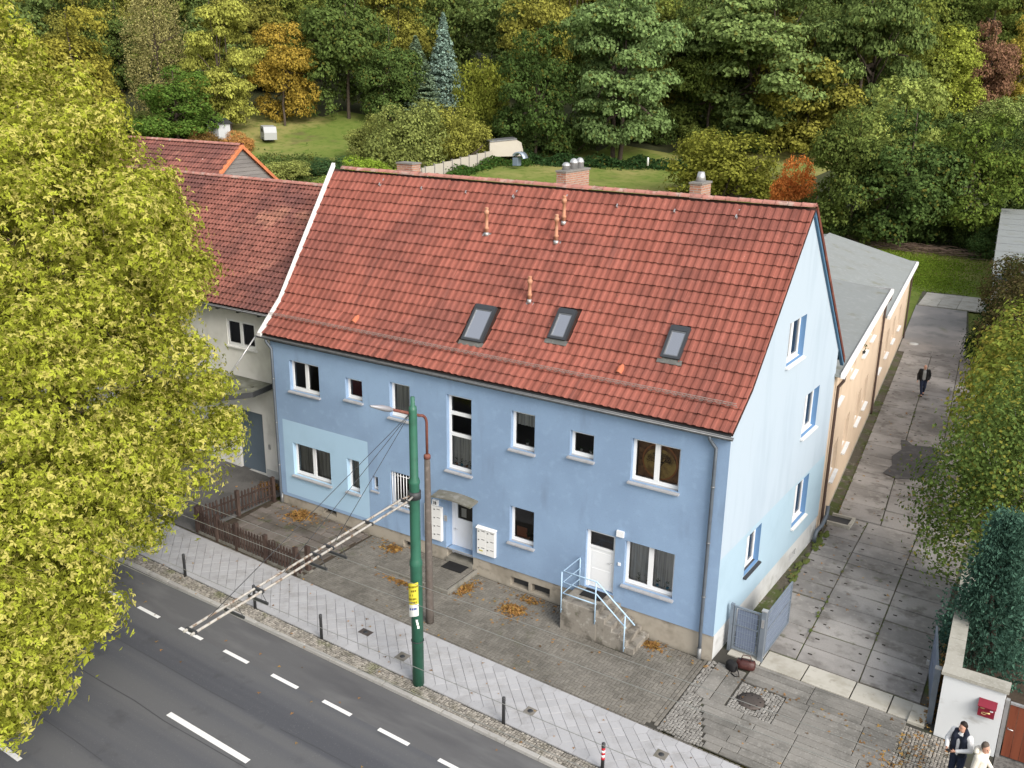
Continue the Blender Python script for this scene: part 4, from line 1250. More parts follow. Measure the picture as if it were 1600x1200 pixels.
wall_panel(w, -40, -17.5, -.6, lambda x: 6.85, NW + [(-21.0, -19.55, -.25, 2.35), (-25.6, -24.0, 4.98, 6.05)], .18)
w.poly((-40, 0, -1), (-40, 10, -1), (-40, 10, 6.8), (-40, 0, 6.8)); w.poly((-40, 10, -1), (-17.5, 10, -1), (-17.5, 10, 6.8), (-40, 10, 6.8))
w.build('front_wall', M_wst, nb)
window(nb, MN, *NW[0], 'double', .1, M_sillw, .07, .09)
window(nb, MN, -25.6, -24.0, 4.98, 6.05, 'double', .1, M_sillw, .07, .09)
m = MB(MN); m.box(-21.0, -19.55, .12, .16, -.25, 2.35); dg = m.build('garage_door', mat('grey_blue_door', (0.12, 0.155, 0.19), [((0.09, 0.12, 0.15), 1, .45, .7, .6)], rough=.5), nb)
MB(MN).box(-19.49, -18.3, -.02, 0, -.5, .05).build('plinth', M_plinth2, nb)
MB(MN).box(-19.28, -19.18, -.05, 0, .95, 1.15).build('meter_box', M_zincb, nb)
MB(MN).box(-18.75, -18.5, -.04, 0, -.4, 2.1).build('grey_strip', mat('grey_board', (.16, .185, .215)), nb)
# roof
nE, nEz, nR, nRz = NY - .45, 6.72, 6.3, 10.75
m = MB()
m.poly((-41, nE, nEz), (-17.6, nE, nEz), (-18.75, nR, nRz), (-41, nR, nRz)); m.poly((-41, nR, nRz), (-18.75, nR, nRz), (-19.5, 11.4, 6.6), (-41, 11.4, 6.6))
m.poly((-41, nE, nEz - .06), (-41, nR, nRz - .06), (-18.75, nR, nRz - .06), (-17.6, nE, nEz - .06))
nroof = m.build('roof', M_deck, nb)
an = math.atan2(nRz - nEz, nR - nE); Ls = math.hypot(nRz - nEz, nR - nE)
pl = []
for s in [.3 + .285 * q for q in range(int((Ls - .3) / .285) + 1)] + [Ls + .03]:
    y, z = nR - s * math.cos(an), nRz - s * math.sin(an)
    x = -17.62 - 1.13 * (y - nE) / (nR - nE)
    while x > -33:
        x -= .215
        pl.append(np.array(Matrix.Translation((x, y + random.gauss(0, .006), z + .012 + random.gauss(0, .004))) @ Matrix.Rotation(an + random.gauss(0, .006), 4, 'X') @ Matrix.Diagonal((.215 / TW, .3 / .39, 1, 1))))
pieces(nroof, 'roof_tile', 'roof_tile_rest', tv, tf, pl, M_tile2, limit=200)
pieces(nroof, 'ridge_tile', 'ridge_tile_rest', rv, rf, [pm(-19.2 - .385 * k, nR, nRz + .03, ry=0) for k in range(40)], M_ridge, limit=25)
gutter(nb, (-41, nE - .1, nEz - .02), (-17.75, nE - .1, nEz - .04))
for k in range(14):
    x = -18.9 - k * 1.15
    MB().box(x - .05, x + .05, nE + .02, NY, nEz - .22, nEz - .08).build('rafter_end', M_dark, nb)
# entrance canopy with its hanging rod
m = MB(); zc = 3.62
m.add([(-18.75, NY, zc + .14), (-18.75, NY, zc - .02), (-18.55, -.0, zc - .02), (-18.55, -.0, zc + .14), (-24, NY, zc + .14), (-24, NY, zc - .02), (-24, -1.5, zc - .02), (-24, -1.5, zc + .14), (-19.6, -1.5, zc - .02), (-19.6, -1.5, zc + .14)],
      [(0, 1, 2, 3), (3, 2, 8, 9), (9, 8, 6, 7), (0, 3, 9, 7, 4), (1, 5, 6, 8, 2)])
cp = m.build('canopy', mat('canopy_felt_old', (0.23, 0.235, 0.205), [((0.12, 0.125, 0.09), 1.2, .45, .65, .8), ((0.05, 0.045, 0.035), 2.2, .62, .7, .8)], rough=.9), nb)
m = MB(); m.bar((-18.55, 0, zc + .1), (-19.6, -1.52, zc + .1), .05, .2); m.bar((-19.6, -1.52, zc + .1), (-24, -1.52, zc + .1), .05, .2); m.bar((-18.75, NY, zc + .1), (-18.55, 0, zc + .1), .05, .2)
m.build('canopy_fascia', M_dark, cp)
MB().tube([(-18.55, NY - .3, 6.45), (-19.35, -1.1, zc + .2)], .035, 8).build('hanging_rod', M_zincb, cp)
MB().tube([(-19.35, -1.1, zc + .2), (-21.5, -1.1, zc + .2)], .025, 8).build('cross_rod', M_zincb, cp)

# ------------------------------------------------------------------ house with a boarded gable behind the neighbour
bh = thing('boarded_gable_house', 'rear house with grey boarded gable and orange verge tiles', 'house', (-34, 10.4, 0))
RX, ry_, rz_ = -30.0, 10.4, 11.75
sl = (rz_ - 7.3) / 5.4
w = MB(); w.box(RX - 12, RX - .02, ry_ - 5.1, ry_ + 5.1, -1, 7.3)
w.build('wall', M_wst, bh)
gb = MB().poly((RX - .05, ry_ - 5.3, 7.2), (RX - .05, ry_ + 5.3, 7.2), (RX - .05, ry_, rz_ - .1)).build('gable', mat('gable_backing', (.12, .115, .11)), bh)
M_bd = mat('grey_boards', (0.2, 0.185, 0.175), [((0.14, 0.13, 0.125), 2, .45, .7, .6, (1, .2, 1))], rough=.9, rnd=.12)
z = 7.3
while z < rz_ - .3:
    hw = 5.4 * (rz_ - z) / (rz_ - 7.3) - .12; hw2 = 5.4 * (rz_ - z - .2) / (rz_ - 7.3) - .12
    MB().add([(RX - .045, ry_ - hw, z), (RX, ry_ - hw, z), (RX, ry_ + hw, z), (RX - .045, ry_ + hw, z), (RX - .045, ry_ - hw2, z + .19), (RX - .02, ry_ - hw2, z + .19), (RX - .02, ry_ + hw2, z + .19), (RX - .045, ry_ + hw2, z + .19)], [(0, 3, 2, 1), (1, 2, 6, 5), (4, 5, 6, 7), (0, 1, 5, 4), (2, 3, 7, 6)]).build('gable_board', M_bd, gb)
    z += .2
m = MB()
m.poly((RX - 12, ry_ - 5.7, 7.05), (RX + .12, ry_ - 5.7, 7.05), (RX + .12, ry_, rz_), (RX - 12, ry_, rz_)); m.poly((RX - 12, ry_, rz_), (RX + .12, ry_, rz_), (RX + .12, ry_ + 5.7, 7.05), (RX - 12, ry_ + 5.7, 7.05))
br = m.build('roof', M_deck, bh)
an = math.atan2(rz_ - 7.05, 5.7); pl = []
s = .35
while s < 7.2:
    y, z = ry_ - s * math.cos(an), rz_ - s * math.sin(an); x = RX + .1
    while x > RX - 8:
        x -= .24; pl.append(np.array(Matrix.Translation((x, y, z + .012)) @ Matrix.Rotation(an, 4, 'X') @ Matrix.Diagonal((.24 / TW, .9, 1, 1))))
    s += .35
stuff_pieces('roof_tiles', br, tv, tf, pl, M_tile2)
M_or = mat('verge_orange', (0.5, 0.17, 0.075), [((0.36, 0.13, 0.07), 4, .5, .7, .6)], rough=.7, rnd=.12)
bv, bf = brick_vf(.34, .2, .16, .02)
for sg in (-1, 1):
    for k in range(20):
        s = .18 + .345 * k
        y, z = ry_ + sg * s * math.cos(an), rz_ - s * math.sin(an)
        o = link('verge_tile', bpy.data.meshes.get('verge_tile') or mesh_np('verge_tile', bv, bf, [M_or]), br)
        o.matrix_local = Matrix.Translation(Vector((RX + .08, y, z + .09)) - Vector(WL[br.name])) @ Matrix.Rotation(-sg * an, 4, 'X') @ Matrix.Rotation(math.pi / 2, 4, 'Z')
pieces(br, 'ridge_tile', 'ridge_tile_rest', rv, rf, [pm(RX - .3 - .385 * k, ry_, rz_ + .04, ry=0) for k in range(24)], M_ridge, limit=14)

# ------------------------------------------------------------------ orange annexes behind the blue house
M_oran = mat('stucco_orange', (0.58, 0.455, 0.34), [((0.5, 0.39, 0.29), 0.6, 0.45, 0.7, 0.6), ((0.4, 0.27, 0.17), 1.6, 0.6, 0.8, 0.5, (1, 1, .3))], rough=0.92, spec=.1, bump=0.3)
M_felt = mat('roof_felt', (0.205, 0.22, 0.215), [((0.19, 0.2, 0.19), 0.5, 0.45, 0.7, 0.7), ((0.15, 0.15, 0.11), 0.9, 0.58, 0.75, 0.7), ((0.28, 0.29, 0.285), 4, 0.5, 0.7, 0.4)], rough=0.9, rnd=.06, bump=0.15)
M_brown = mat('brown_pipe', (0.075, 0.05, 0.042), rough=.5, spec=.4)
MO = frame(.23, 9.70, 0, 96.16)


def annex(label, u0, u1, zb, zt, rise, wins, depth):
    t = thing('orange_annex', label, 'building', tuple((MO @ Vector((u0, 0, DZ)))), 'orange annexes along the drive')
    w = MB(MO)
    wall_panel(w, u0, u1, zb, lambda x: zt, wins, .22)
    for u in (u0, u1):
        w.poly((u, 0, zb), (u, depth, zb), (u, depth, zt + rise), (u, 0, zt))
    w.poly((u0, depth, zb), (u1, depth, zb), (u1, depth, zt + rise), (u0, depth, zt + rise))
    w.build('wall', M_oran, t)
    MB(MO).box(u0 + .02, u1 - .02, -.025, 0, zb, zb + .35).build('plinth', M_plinth, t)
    for a, b, c, d in wins: window(t, MO, a, b, c, d, 'single' if b - a < 1.2 else 'double', .22, M_sillw, .14, .08, (M_curt, a, b, c, d))
    rb = MB(MO); rb.add([(u0 - .1, -.28, zt - .05), (u1 + .1, -.28, zt - .05), (u1 + .1, depth, zt + rise), (u0 - .1, depth, zt + rise), (u0 - .1, -.28, zt + .05), (u1 + .1, -.28, zt + .05), (u1 + .1, depth, zt + rise + .1), (u0 - .1, depth, zt + rise + .1)],
                        [(3, 2, 1, 0), (4, 5, 6, 7), (0, 1, 5, 4), (1, 2, 6, 5), (2, 3, 7, 6), (3, 0, 4, 7)])
    r = rb.build('roof', M_felt, t)
    n = int((u1 - u0) / 1.0)
    for k in range(n):          # felt sheets, lapped
        a = u0 + (u1 - u0) * k / n; b = u0 + (u1 - u0) * (k + 1) / n + .04
        for j in range(3):
            d0 = depth * j / 3 - .2 * (j == 0); d1 = depth * (j + 1) / 3 + .03
            q = MB(MO); zz = lambda d: zt + .055 + rise * d / depth + .008 * ((k + j) % 2) + .004 * j
            q.add([(a, d0, zz(d0)), (b, d0, zz(d0)), (b, d1, zz(d1)), (a, d1, zz(d1)), (a, d0, zz(d0) + .006), (b, d0, zz(d0) + .006), (b, d1, zz(d1) + .006), (a, d1, zz(d1) + .006)], [(4, 5, 6, 7), (0, 1, 5, 4), (1, 2, 6, 5), (2, 3, 7, 6), (3, 0, 4, 7)])
            q.build('felt_sheet', M_felt, r)
    MB(MO).box(u0 - .12, u1 + .12, -.34, -.2, zt - .06, zt + .12).build('eaves_trim', M_white, t)
    MB(MO).box(u1 + .09, u1 + .13, -.3, depth, zt + .02, zt + .16).build('end_trim', M_zincb, t)
    for u in ([u0 + .45, u1 - .3] if u0 < 1 else [u1 - .3]):
        m = MB(MO); m.tube([(u, -.28, zt - .1), (u, -.26, zt - .3), (u, -.1, zt - .55), (u, -.1, zb + .6), (u, -.1, zb + .2)], .055, 8); m.build('downpipe', M_brown, t)
    return t


U = lambda y: (y - 9.70) / math.cos(math.radians(6.16))
W1 = [(U(10.85), U(12.15), 3.95, 5.2)] + [(U(c - .68), U(c + .68), 3.98, 5.25) for c in (15.2, 18.55)] + [(U(20.5), U(21.8), 4.05, 5.25)]
W1 += [(U(11.7), U(13.1), .6, 1.95)] + [(U(c - .7), U(c + .7), .72, 2.12) for c in (15.35, 18.9)] + [(U(20.6), U(21.9), .75, 2.15)]
an1 = annex('taller orange annex joined to the rear of the blue house', U(9.72), U(25.35), DZ - .3, 5.4, .6, W1, 6.0)
W2 = [(U(c - .7), U(c + .7), 1.0, 2.4) for c in (26.6, 29.9, 33.2, 36.6)]
an2 = annex('lower orange annex with grey felt roof at the drive end', U(25.55), U(41.9), DZ - .3, 4.05, 1.45, W2, 5.4)
pot_plant(an1, *(MO @ Vector((U(18.3), -.02, 4.02))), .09, .3, (.03, .03, .03), 'window_box')
m = MB(MO); m.poly((U(25.55), 5.4, 5.55), (U(41.9), 5.4, 5.55), (U(41.9), 10, 4.6), (U(25.55), 10, 4.6)); m.build('rear_roof_slope', M_felt, an2)
# cellar light shaft and small pipe elbow at the corner of the blue house
sh = thing('cellar_light_shaft', 'pale concrete cellar light shaft at the base of the downpipe', 'light shaft', (.75, 11.3, DZ))
m = MB(); m.box(.3, 1.15, 10.95, 11.05, DZ - .1, DZ + .14); m.box(.3, 1.15, 11.75, 11.85, DZ - .1, DZ + .14); m.box(1.05, 1.15, 11.05, 11.75, DZ - .1, DZ + .14)
m.build('shaft_wall', M_thr, sh); MB().box(.1, 1.05, 11.05, 11.75, DZ + .03, DZ + .045).build('shaft_grate', M_dark, sh)
pe = MB().tube([(.42, 10.3, .2), (.45, 10.15, -.1), (.42, 9.7, -.35), (.34, 9.35, -.45), (.33, 9.2, -.6), (.33, 9.2, DZ)], .075, 10).build('drain_elbow', M_pipe)
tag(pe, 'grey drain elbow pipe at the corner between blue and orange walls', 'pipe')

# ------------------------------------------------------------------ white flat-roofed building far right
fb = thing('flat_roofed_building', 'white building with pale grey flat roof beyond the hedge', 'building', (2, 60, -.8))
m = MB(); m.add([(1.35, 45, -.9), (-2.6, 84, -.9), (10, 86, -.9), (14, 46, -.9), (1.35, 45, 3.0), (-2.6, 84, 3.0), (10, 86, 3.0), (14, 46, 3.0)], [(0, 4, 5, 1), (1, 5, 6, 2), (2, 6, 7, 3), (3, 7, 4, 0)])
m.build('wall', M_wst, fb)
m = MB(); m.add([(1.15, 44.8, 3.0), (-2.9, 84.2, 3.0), (10.2, 86.2, 3.0), (14.2, 45.8, 3.0), (1.15, 44.8, 3.25), (-2.9, 84.2, 3.25), (10.2, 86.2, 3.25), (14.2, 45.8, 3.25)], [(4, 7, 6, 5), (0, 4, 5, 1), (1, 5, 6, 2), (2, 6, 7, 3), (3, 7, 4, 0), (0, 1, 2, 3)])
r = m.build('roof', M_felt, fb)
for k in range(9):
    y = 48 + 4 * k; MB().add([(1.0 - .1025 * (y - 45), y, 3.256), (13.5 - .1 * (y - 46), y + 1.2, 3.256), (13.5 - .1 * (y - 46), y + 1.32, 3.262), (1.0 - .1025 * (y - 45), y + .12, 3.262)], [(0, 1, 2, 3)]).build('felt_seam', M_zinc, r)
MB().add([(1.1 - .1028 * (y - 45), y, z) for y, z in ((44.7, 3.3), (84.2, 3.3), (84.2, 2.95), (44.7, 2.95))], [(0, 1, 2, 3)]).build('roof_edge', M_white, fb)

# ------------------------------------------------------------------ right-hand front wall with coping, red letter box, brown gate
pw_ = thing('white_garden_wall', 'white rendered garden wall with a concrete coping by the drive', 'wall', (6.2, 2, G(6.2)))
M_wwall = mat('wall_white', (0.63, 0.65, 0.66), [((0.54, 0.56, 0.56), .8, .45, .7, .6), ((0.3, 0.29, 0.26), 1.2, .62, .8, .6, (1, 1, 1.8))], rough=.9, bump=.2)
m = MB(); zt = .82
m.box(5.98, 7.42, .46, .78, -1.3, zt); m.build('front_face', M_wwall, pw_)
def wx(y): return 5.98 - .075 * (y - .78)
m = MB(); m.add([(wx(y) + dx, y, z) for y in (.78, 9.0) for dx, z in ((0, -1.3), (.28, -1.3), (.28, zt), (0, zt))], [(0, 3, 2, 1), (0, 4, 7, 3), (3, 7, 6, 2), (1, 2, 6, 5), (4, 5, 6, 7)]); m.build('side_face', M_wwall, pw_)
M_cop = mat('coping', (0.36, 0.345, 0.3), [((0.25, 0.24, 0.2), 2, .45, .7, .7), ((.45, .44, .4), 14, .5, .7, .5)], rough=.9, bump=.3, rnd=.06)
MB().box(5.92, 7.48, .40, .86, zt, zt + .09).build('coping_stone', M_cop, pw_)
for k in range(6):
    y0, y1 = .87 + 1.36 * k, .87 + 1.36 * (k + 1) - .012
    MB().add([(wx(y) + dx, y, z) for y in (y0, y1) for dx, z in ((-.06, zt), (.36, zt), (.36, zt + .085), (-.06, zt + .085))], [(0, 3, 2, 1), (0, 4, 7, 3), (3, 7, 6, 2), (1, 2, 6, 5), (4, 5, 6, 7)]).build('coping_stone', M_cop, pw_)
rb = thing('red_letter_box', 'dark red letter box with a small post horn on the white wall', 'letter box', (7.07, .4, .1))
M_redbox = mat('red_box', (0.2, 0.014, 0.03), [((.16, .012, .025), 8, .5, .7, .5)], rough=.4, spec=.5)
MB().box(6.88, 7.26, .32, .458, .05, .36).build('casing', M_redbox, rb)
MB().add([(6.86, .26, .34), (7.28, .26, .34), (7.28, .458, .46), (6.86, .458, .46), (6.86, .26, .36), (7.28, .26, .36), (7.28, .458, .48), (6.86, .458, .48)], [(3, 2, 1, 0), (4, 5, 6, 7), (0, 1, 5, 4), (1, 2, 6, 5), (3, 0, 4, 7)]).build('lid', M_redbox, rb)
M_gold = mat('brass', (0.55, 0.42, 0.2), rough=.4, metal=.4)
m = MB(); m.tube([(7.02 + .055 * math.cos(t), .315, .15 + .03 * math.sin(t)) for t in np.linspace(0, 5.6, 14)], .009, 6); m.tube([(7.0, .315, .17), (7.16, .315, .19)], [.007, .022], 6); m.build('post_horn', M_gold, rb)
MB().box(6.92, 7.02, .316, .32, .27, .30).build('name_plate', M_gold, rb); MB().box(7.15, 7.22, .316, .32, .24, .275).build('name_card', M_pvc, rb)
gt = thing('brown_wooden_gate', 'reddish brown wooden gate beside the white garden wall', 'gate', (8, .55, G(8)))
M_gwood = mat('brown_gate_wood', (0.19, 0.055, 0.028), [((.13, .036, .02), 3, .45, .7, .7, (3, 1, .3))], rough=.5, spec=.3, rnd=.1)
for k in range(6): MB().box(7.56 + .2 * k, 7.752 + .2 * k, .52, .56, -1.0, .52).build('gate_board', M_gwood, gt)
MB().box(7.55, 8.77, .5, .58, .52, .57).build('top_rail', M_zincb, gt)
MB().box(7.44, 7.53, .48, .6, -1.2, .62).build('gate_post', M_zincb, gt)
MB().tube([(7.6, .5, -.15), (7.6, .44, -.15), (7.72, .44, -.15)], .015, 6).build('handle', M_zincb, gt)
sb = MB(); sb.poly((6.25, .8, -.84), (20, .8, -.84), (20, 46, -.84), (xr(46) + 1, 46, -.84), (xr(9) + .7, 9, -.84)); tag(sb.build('garden_bed', M_soil), kind='structure')
m = MB(); m.poly((7.45, -3.58, G(7.5) - .004), (30, -3.58, G(10) - .004), (30, .6, G(10) - .004), (7.45, .6, G(7.5) - .004)); tag(m.build('side_path', mat('path_cobble', (.15, .145, .135), [((.09, .085, .08), 9, .45, .6, .9)], rough=.9, bump=.8, bscale=12)), kind='structure')

# ------------------------------------------------------------------ far garden: pale wall, shed, arch, small things
M_fw = mat('far_wall', (0.42, 0.39, 0.33), [((.4, .37, .3), .6, .45, .7, .6)], rough=.95)
gwall = thing('garden_boundary_wall', 'long pale concrete panel wall between lawn and shrubs', 'wall', (-72, 85, 3))
pts = [(-69.0, 66.0), (-70.4, 73.7), (-71.5, 78.4), (-72.3, 87.5), (-73.1, 96.8)]
for (x0, y0), (x1, y1) in zip(pts[:-1], pts[1:]):
    n = 4
    for k in range(n):
        a = Vector((x0 + (x1 - x0) * k / n, y0 + (y1 - y0) * k / n, 0)); b = Vector((x0 + (x1 - x0) * (k + 1) / n, y0 + (y1 - y0) * (k + 1) / n, 0))
        z0 = float(terrain(a.x, a.y)) - .3
        MB().add([(a.x, a.y + .06, z0), (b.x, b.y - .06, z0), (b.x, b.y - .06, z0 + 2.2), (a.x, a.y + .06, z0 + 2.2), (a.x - .12, a.y + .06, z0), (b.x - .12, b.y - .06, z0), (b.x - .12, b.y - .06, z0 + 2.2), (a.x - .12, a.y + .06, z0 + 2.2)], [(0, 1, 2, 3), (3, 2, 6, 7), (0, 3, 7, 4), (1, 5, 6, 2), (4, 7, 6, 5)]).build('wall_panel', M_fw, gwall)
        MB().box(a.x - .16, a.x + .06, a.y - .1, a.y + .06, z0, z0 + 2.3).build('wall_post', M_cap, gwall)
shd = thing('ruined_shed_wall', 'pale ruined shed wall with a grey roof edge at the lawn end', 'shed', (-73, 100, 4))
z0 = 3.8
MB().add([(-73.8, 97, z0), (-70.6, 101.6, z0), (-70.9, 101.2, z0 + 2.0), (-71.4, 100.6, z0 + 2.4), (-73.8, 97, z0 + 2.1), (-74.1, 97.2, z0), (-70.9, 101.8, z0), (-71.2, 101.4, z0 + 2.0), (-71.7, 100.8, z0 + 2.4), (-74.1, 97.2, z0 + 2.1)], [(0, 1, 2, 3, 4), (9, 8, 7, 6, 5), (0, 4, 9, 5), (4, 3, 8, 9), (3, 2, 7, 8), (2, 1, 6, 7)]).build('wall', M_fw, shd)
MB().add([(-75.5, 98.5, z0 + 2.2), (-73.7, 96.9, z0 + 2.12), (-71.3, 100.5, z0 + 2.45), (-73, 102, z0 + 2.6), (-75.5, 98.5, z0 + 2.35), (-73.7, 96.9, z0 + 2.27), (-71.3, 100.5, z0 + 2.6), (-73, 102, z0 + 2.75)], [(3, 2, 1, 0), (4, 5, 6, 7), (0, 1, 5, 4), (1, 2, 6, 5), (2, 3, 7, 6), (3, 0, 4, 7)]).build('roof', M_zinc, shd)
ar = thing('metal_hood', 'curved bluish metal hood standing on the lawn', 'hood', (-66, 92.5, 3.6))
m = MB(); n = 10; vs = []; fs = []
for k in range(n + 1):
    t = math.radians(10 + 140 * k / n)
    for yy, r in ((0, 1.05), (1.2, 1.05), (1.2, .8), (0, .8)): vs.append((-66 + r * math.cos(t), 92.5 + yy, 4.1 + r * math.sin(t)))
for k in range(n):
    for i in range(4): fs.append((4 * k + i, 4 * k + (i + 1) % 4, 4 * k + 4 + (i + 1) % 4, 4 * k + 4 + i))
m.smooth = True; m.add(vs, fs); m.build('hood_shell', mat('blue_zinc', (.3, .36, .42), rough=.4, metal=.5), ar)
MB().box(-66.9, -66.1, 92.6, 93.6, 3.2, 4.3).build('hood_base', mat('blue_zinc2', (.15, .19, .24), rough=.5), ar)
wp = MB().lathe([(.14, -.3), (.14, .75), (.1, .85)], (-50.8, 103.2, 3.7), 8).build('marker_post', M_white); tag(wp, 'small white post at the back of the lawn', 'post')
gs = thing('garden_shed', 'small white garden shed under the trees at left', 'shed', (-117, 83.4, 5.6))
MB().box(-118.6, -116.0, 82.2, 84.6, 5.0, 7.5).build('wall', mat('shed_white', (.45, .46, .47)), gs)
MB().add([(-119, 82, 7.5), (-115.7, 82, 7.5), (-115.7, 85, 7.5), (-119, 85, 7.5), (-117.3, 82, 8.3), (-117.3, 85, 8.3)], [(0, 1, 4), (1, 2, 5, 4), (2, 3, 5), (3, 0, 4, 5)]).build('roof', M_dark, gs)
cv = thing('parked_caravan', 'old white caravan parked at the lawn edge', 'caravan', (-112, 89, float(terrain(-112., 89.)) - .05), rz=math.radians(-35))
m = MB(); P2 = [(-2.2, .18), (2.1, .18), (2.3, 1.3), (1.7, 2.2), (-1.6, 2.3), (-2.3, 1.5)]
m.add([(x, y, z) for y in (-1, 1) for x, z in P2], [(0, 1, 2, 3, 4, 5), (11, 10, 9, 8, 7, 6)] + [(i, 6 + i, 6 + (i + 1) % 6, (i + 1) % 6) for i in range(6)]); m.build('body', mat('caravan_white', (.36, .37, .37), rough=.5), cv, rel=1)
MB().box(-1.2, .9, -1.01, -1.005, 1.3, 1.85).build('window', M_dark, cv, rel=1)
m = MB(); m.tube([(.2, -1.02, .2), (.2, -.8, .2)], .32, 14); m.build('wheel', M_black, cv, rel=1)

# ------------------------------------------------------------------ street furniture
M_green = mat('mast_green', (0.028, 0.115, 0.075), [((0.02, 0.075, 0.05), 2, .45, .7, .7), ((0.16, 0.2, 0.17), 7, .7, .76, .6)], rough=.45, spec=.45)
M_pale = mat('flaking_tube', (0.34, 0.325, 0.295), [((0.16, 0.11, 0.075), 8, .5, .62, .95), ((.45, .43, .4), 4, .5, .7, .5)], rough=.7)
M_wire = mat('copper_wire', (0.3, 0.3, 0.28), rough=.4, metal=.5)
M_rustpost = mat('concrete_post', (0.1, 0.085, 0.075), [((0.16, 0.14, 0.125), 6, .5, .7, .7), ((.08, .06, .05), 3, .5, .7, .7, (1, 1, .3))], rough=.9, bump=.4)
M_rust = mat('rusty_pipe', (0.15, 0.055, 0.042), [((.22, .1, .07), 8, .5, .7, .6)], rough=.75)
mx, my, mz = -6.23, -5.73, G(-6.23)
mast = thing('green_mast', 'tall dark green steel mast of the overhead line on the pavement', 'mast', (mx, my, mz))
MB().lathe([(.16, -.1), (.16, 3.6), (.172, 3.63), (.172, 3.72), (.15, 3.8), (.14, 3.85), (.135, 5.95), (.15, 5.98), (.15, 6.04), (.11, 6.14), (.105, 7.95), (.095, 8.05), (.06, 8.06), (.055, 8.3), (.02, 8.31)], (mx, my, mz), 18).build('pole', M_green, mast)
MB().lathe([(.178, 1.35), (.178, 1.37)], (mx, my, mz), 18).build('pole_band', M_dark, mast)
A0 = Vector((mx, my, 5.0)); A1v = Vector((mx + .03, -12.9, 4.74))
arm = lambda t, dx=0, dz=0: A0 + (A1v - A0) * t + Vector((dx, 0, dz))
ar_ = thing('mast_arm', 'pale flaking double tube arm reaching from the green mast over the road', 'arm', tuple(A0), None)
for dx in (-.105, .105):
    MB().tube([arm(.015, dx * .4), arm(.06, dx), arm(.55, dx), arm(1, dx)], .029, 8).build('arm_tube', M_pale, ar_)
for t in (.06, .25, .44, .5, .74, .985): MB().bar(arm(t, -.15), arm(t, .15), .045, .07).build('arm_clamp', M_dark, ar_)
m = MB(); m.lathe([(.17, -.1), (.17, .1)], (mx, my, 5.0), 16); m.build('mast_collar', M_dark, ar_)
top = Vector((mx, my, mz + 7.9))
for t in (.93, .64, .41): MB().tube([top + Vector((0, -.1, 0)), arm(t, 0, .05)], (.008), 5).build('stay_wire', M_dark, ar_)
for k, (yw, t) in enumerate(((-8.62, .41), (-9.28, .5), (-11.05, .745), (-11.7, .835))):
    zw = 4.52
    cw = thing('trolley_wire', ['trolley wire nearest the house, hung below the pale arm', 'second trolley wire from the house, hung below the pale arm', 'third trolley wire from the house, hung below the pale arm', 'outermost trolley wire over the road, hung below the pale arm'][k], 'wire', (mx, yw, zw), 'trolley wires')
    MB().tube([(-40, yw + .05, zw + .35), (-24, yw + .02, zw + .16), (mx, yw, zw), (10, yw - .1, zw + .16), (30, yw - .2, zw + .35)], .0065, 5).build('contact_wire', M_wire, cw)
    q = arm((my - yw) / (my + 12.9))
    MB().bar((mx - .3, yw, zw + .05), (mx + .3, yw, zw + .05), .035, .05).build('insulator', M_dark, cw)
    for dx in (-.28, .28): MB().tube([(mx + dx, yw, zw + .05), (mx + dx * .45, q.y, q.z - .02)], .007, 5).build('dropper', M_dark, cw)
# poster tied to the mast
ps = thing('yellow_poster', 'yellow and white advertising poster tied round the green mast', 'poster', (mx, my - .2, mz + 2.1))
M_yel = mat('poster_yellow', (0.72, 0.62, 0.06), rough=.7); M_pwh = mat('poster_white', (.72, .72, .7), rough=.7); M_ink = mat('poster_ink', (0.2, 0.16, 0.02), rough=.8); M_ink2 = mat('poster_blue', (.1, .13, .35), rough=.8)
def pcurve(u, z, off=0):
    an = math.radians(-128 + 85 * u); r = .2 + off
    return (mx + r * math.cos(an) * 1.15, my + r * math.sin(an), z)
def patch(nm, mt, u0, u1, z0, z1, off, lift=0, n=6):
    m = MB(); vs = []; fs = []
    for i in range(n + 1):
        u = u0 + (u1 - u0) * i / n
        vs += [pcurve(u, z0 + .12 * u * lift, off), pcurve(u, z1 + .12 * u * lift, off)]
    for i in range(n): fs.append((2 * i, 2 * i + 2, 2 * i + 3, 2 * i + 1))
    m.smooth = True; m.add(vs, fs); return m.build(nm, mt, ps)
zb = mz + 2.12
patch('sheet', M_yel, 0, 1, zb + .36, zb + 1.0, 0, 1); patch('sheet_foot', M_pwh, 0, 1, zb, zb + .36, 0, 1)
for z0, words in ((.86, [.09, .13, .08, .16, .1, .12]), (.74, [.0, .0, .12, .16, .12]), (.62, [.0, .1, .0, .06]), (.50, [.1, .14, .1, .18, .08]), (.40, [.09, .07, .12, .06, .14, .1])):
    u = .08
    for wd in words:
        if wd > 0: patch('print_line', M_ink, u, u + wd, zb + z0, zb + z0 + .055, .004, 1, 2)
        u += (wd or .1) + .04
for u, wd in ((.15, .2), (.42, .14), (.6, .25)): patch('print_line', M_ink2, u, u + wd, zb + .2, zb + .26, .004, 1, 2)
for k, (u, z) in enumerate(((.72, -.12), (.78, -.2), (.85, -.3))): patch('sticker', M_pwh, u, u + .22, zb + z, zb + z + .09, -.035 + .003 * k, 0, 3)
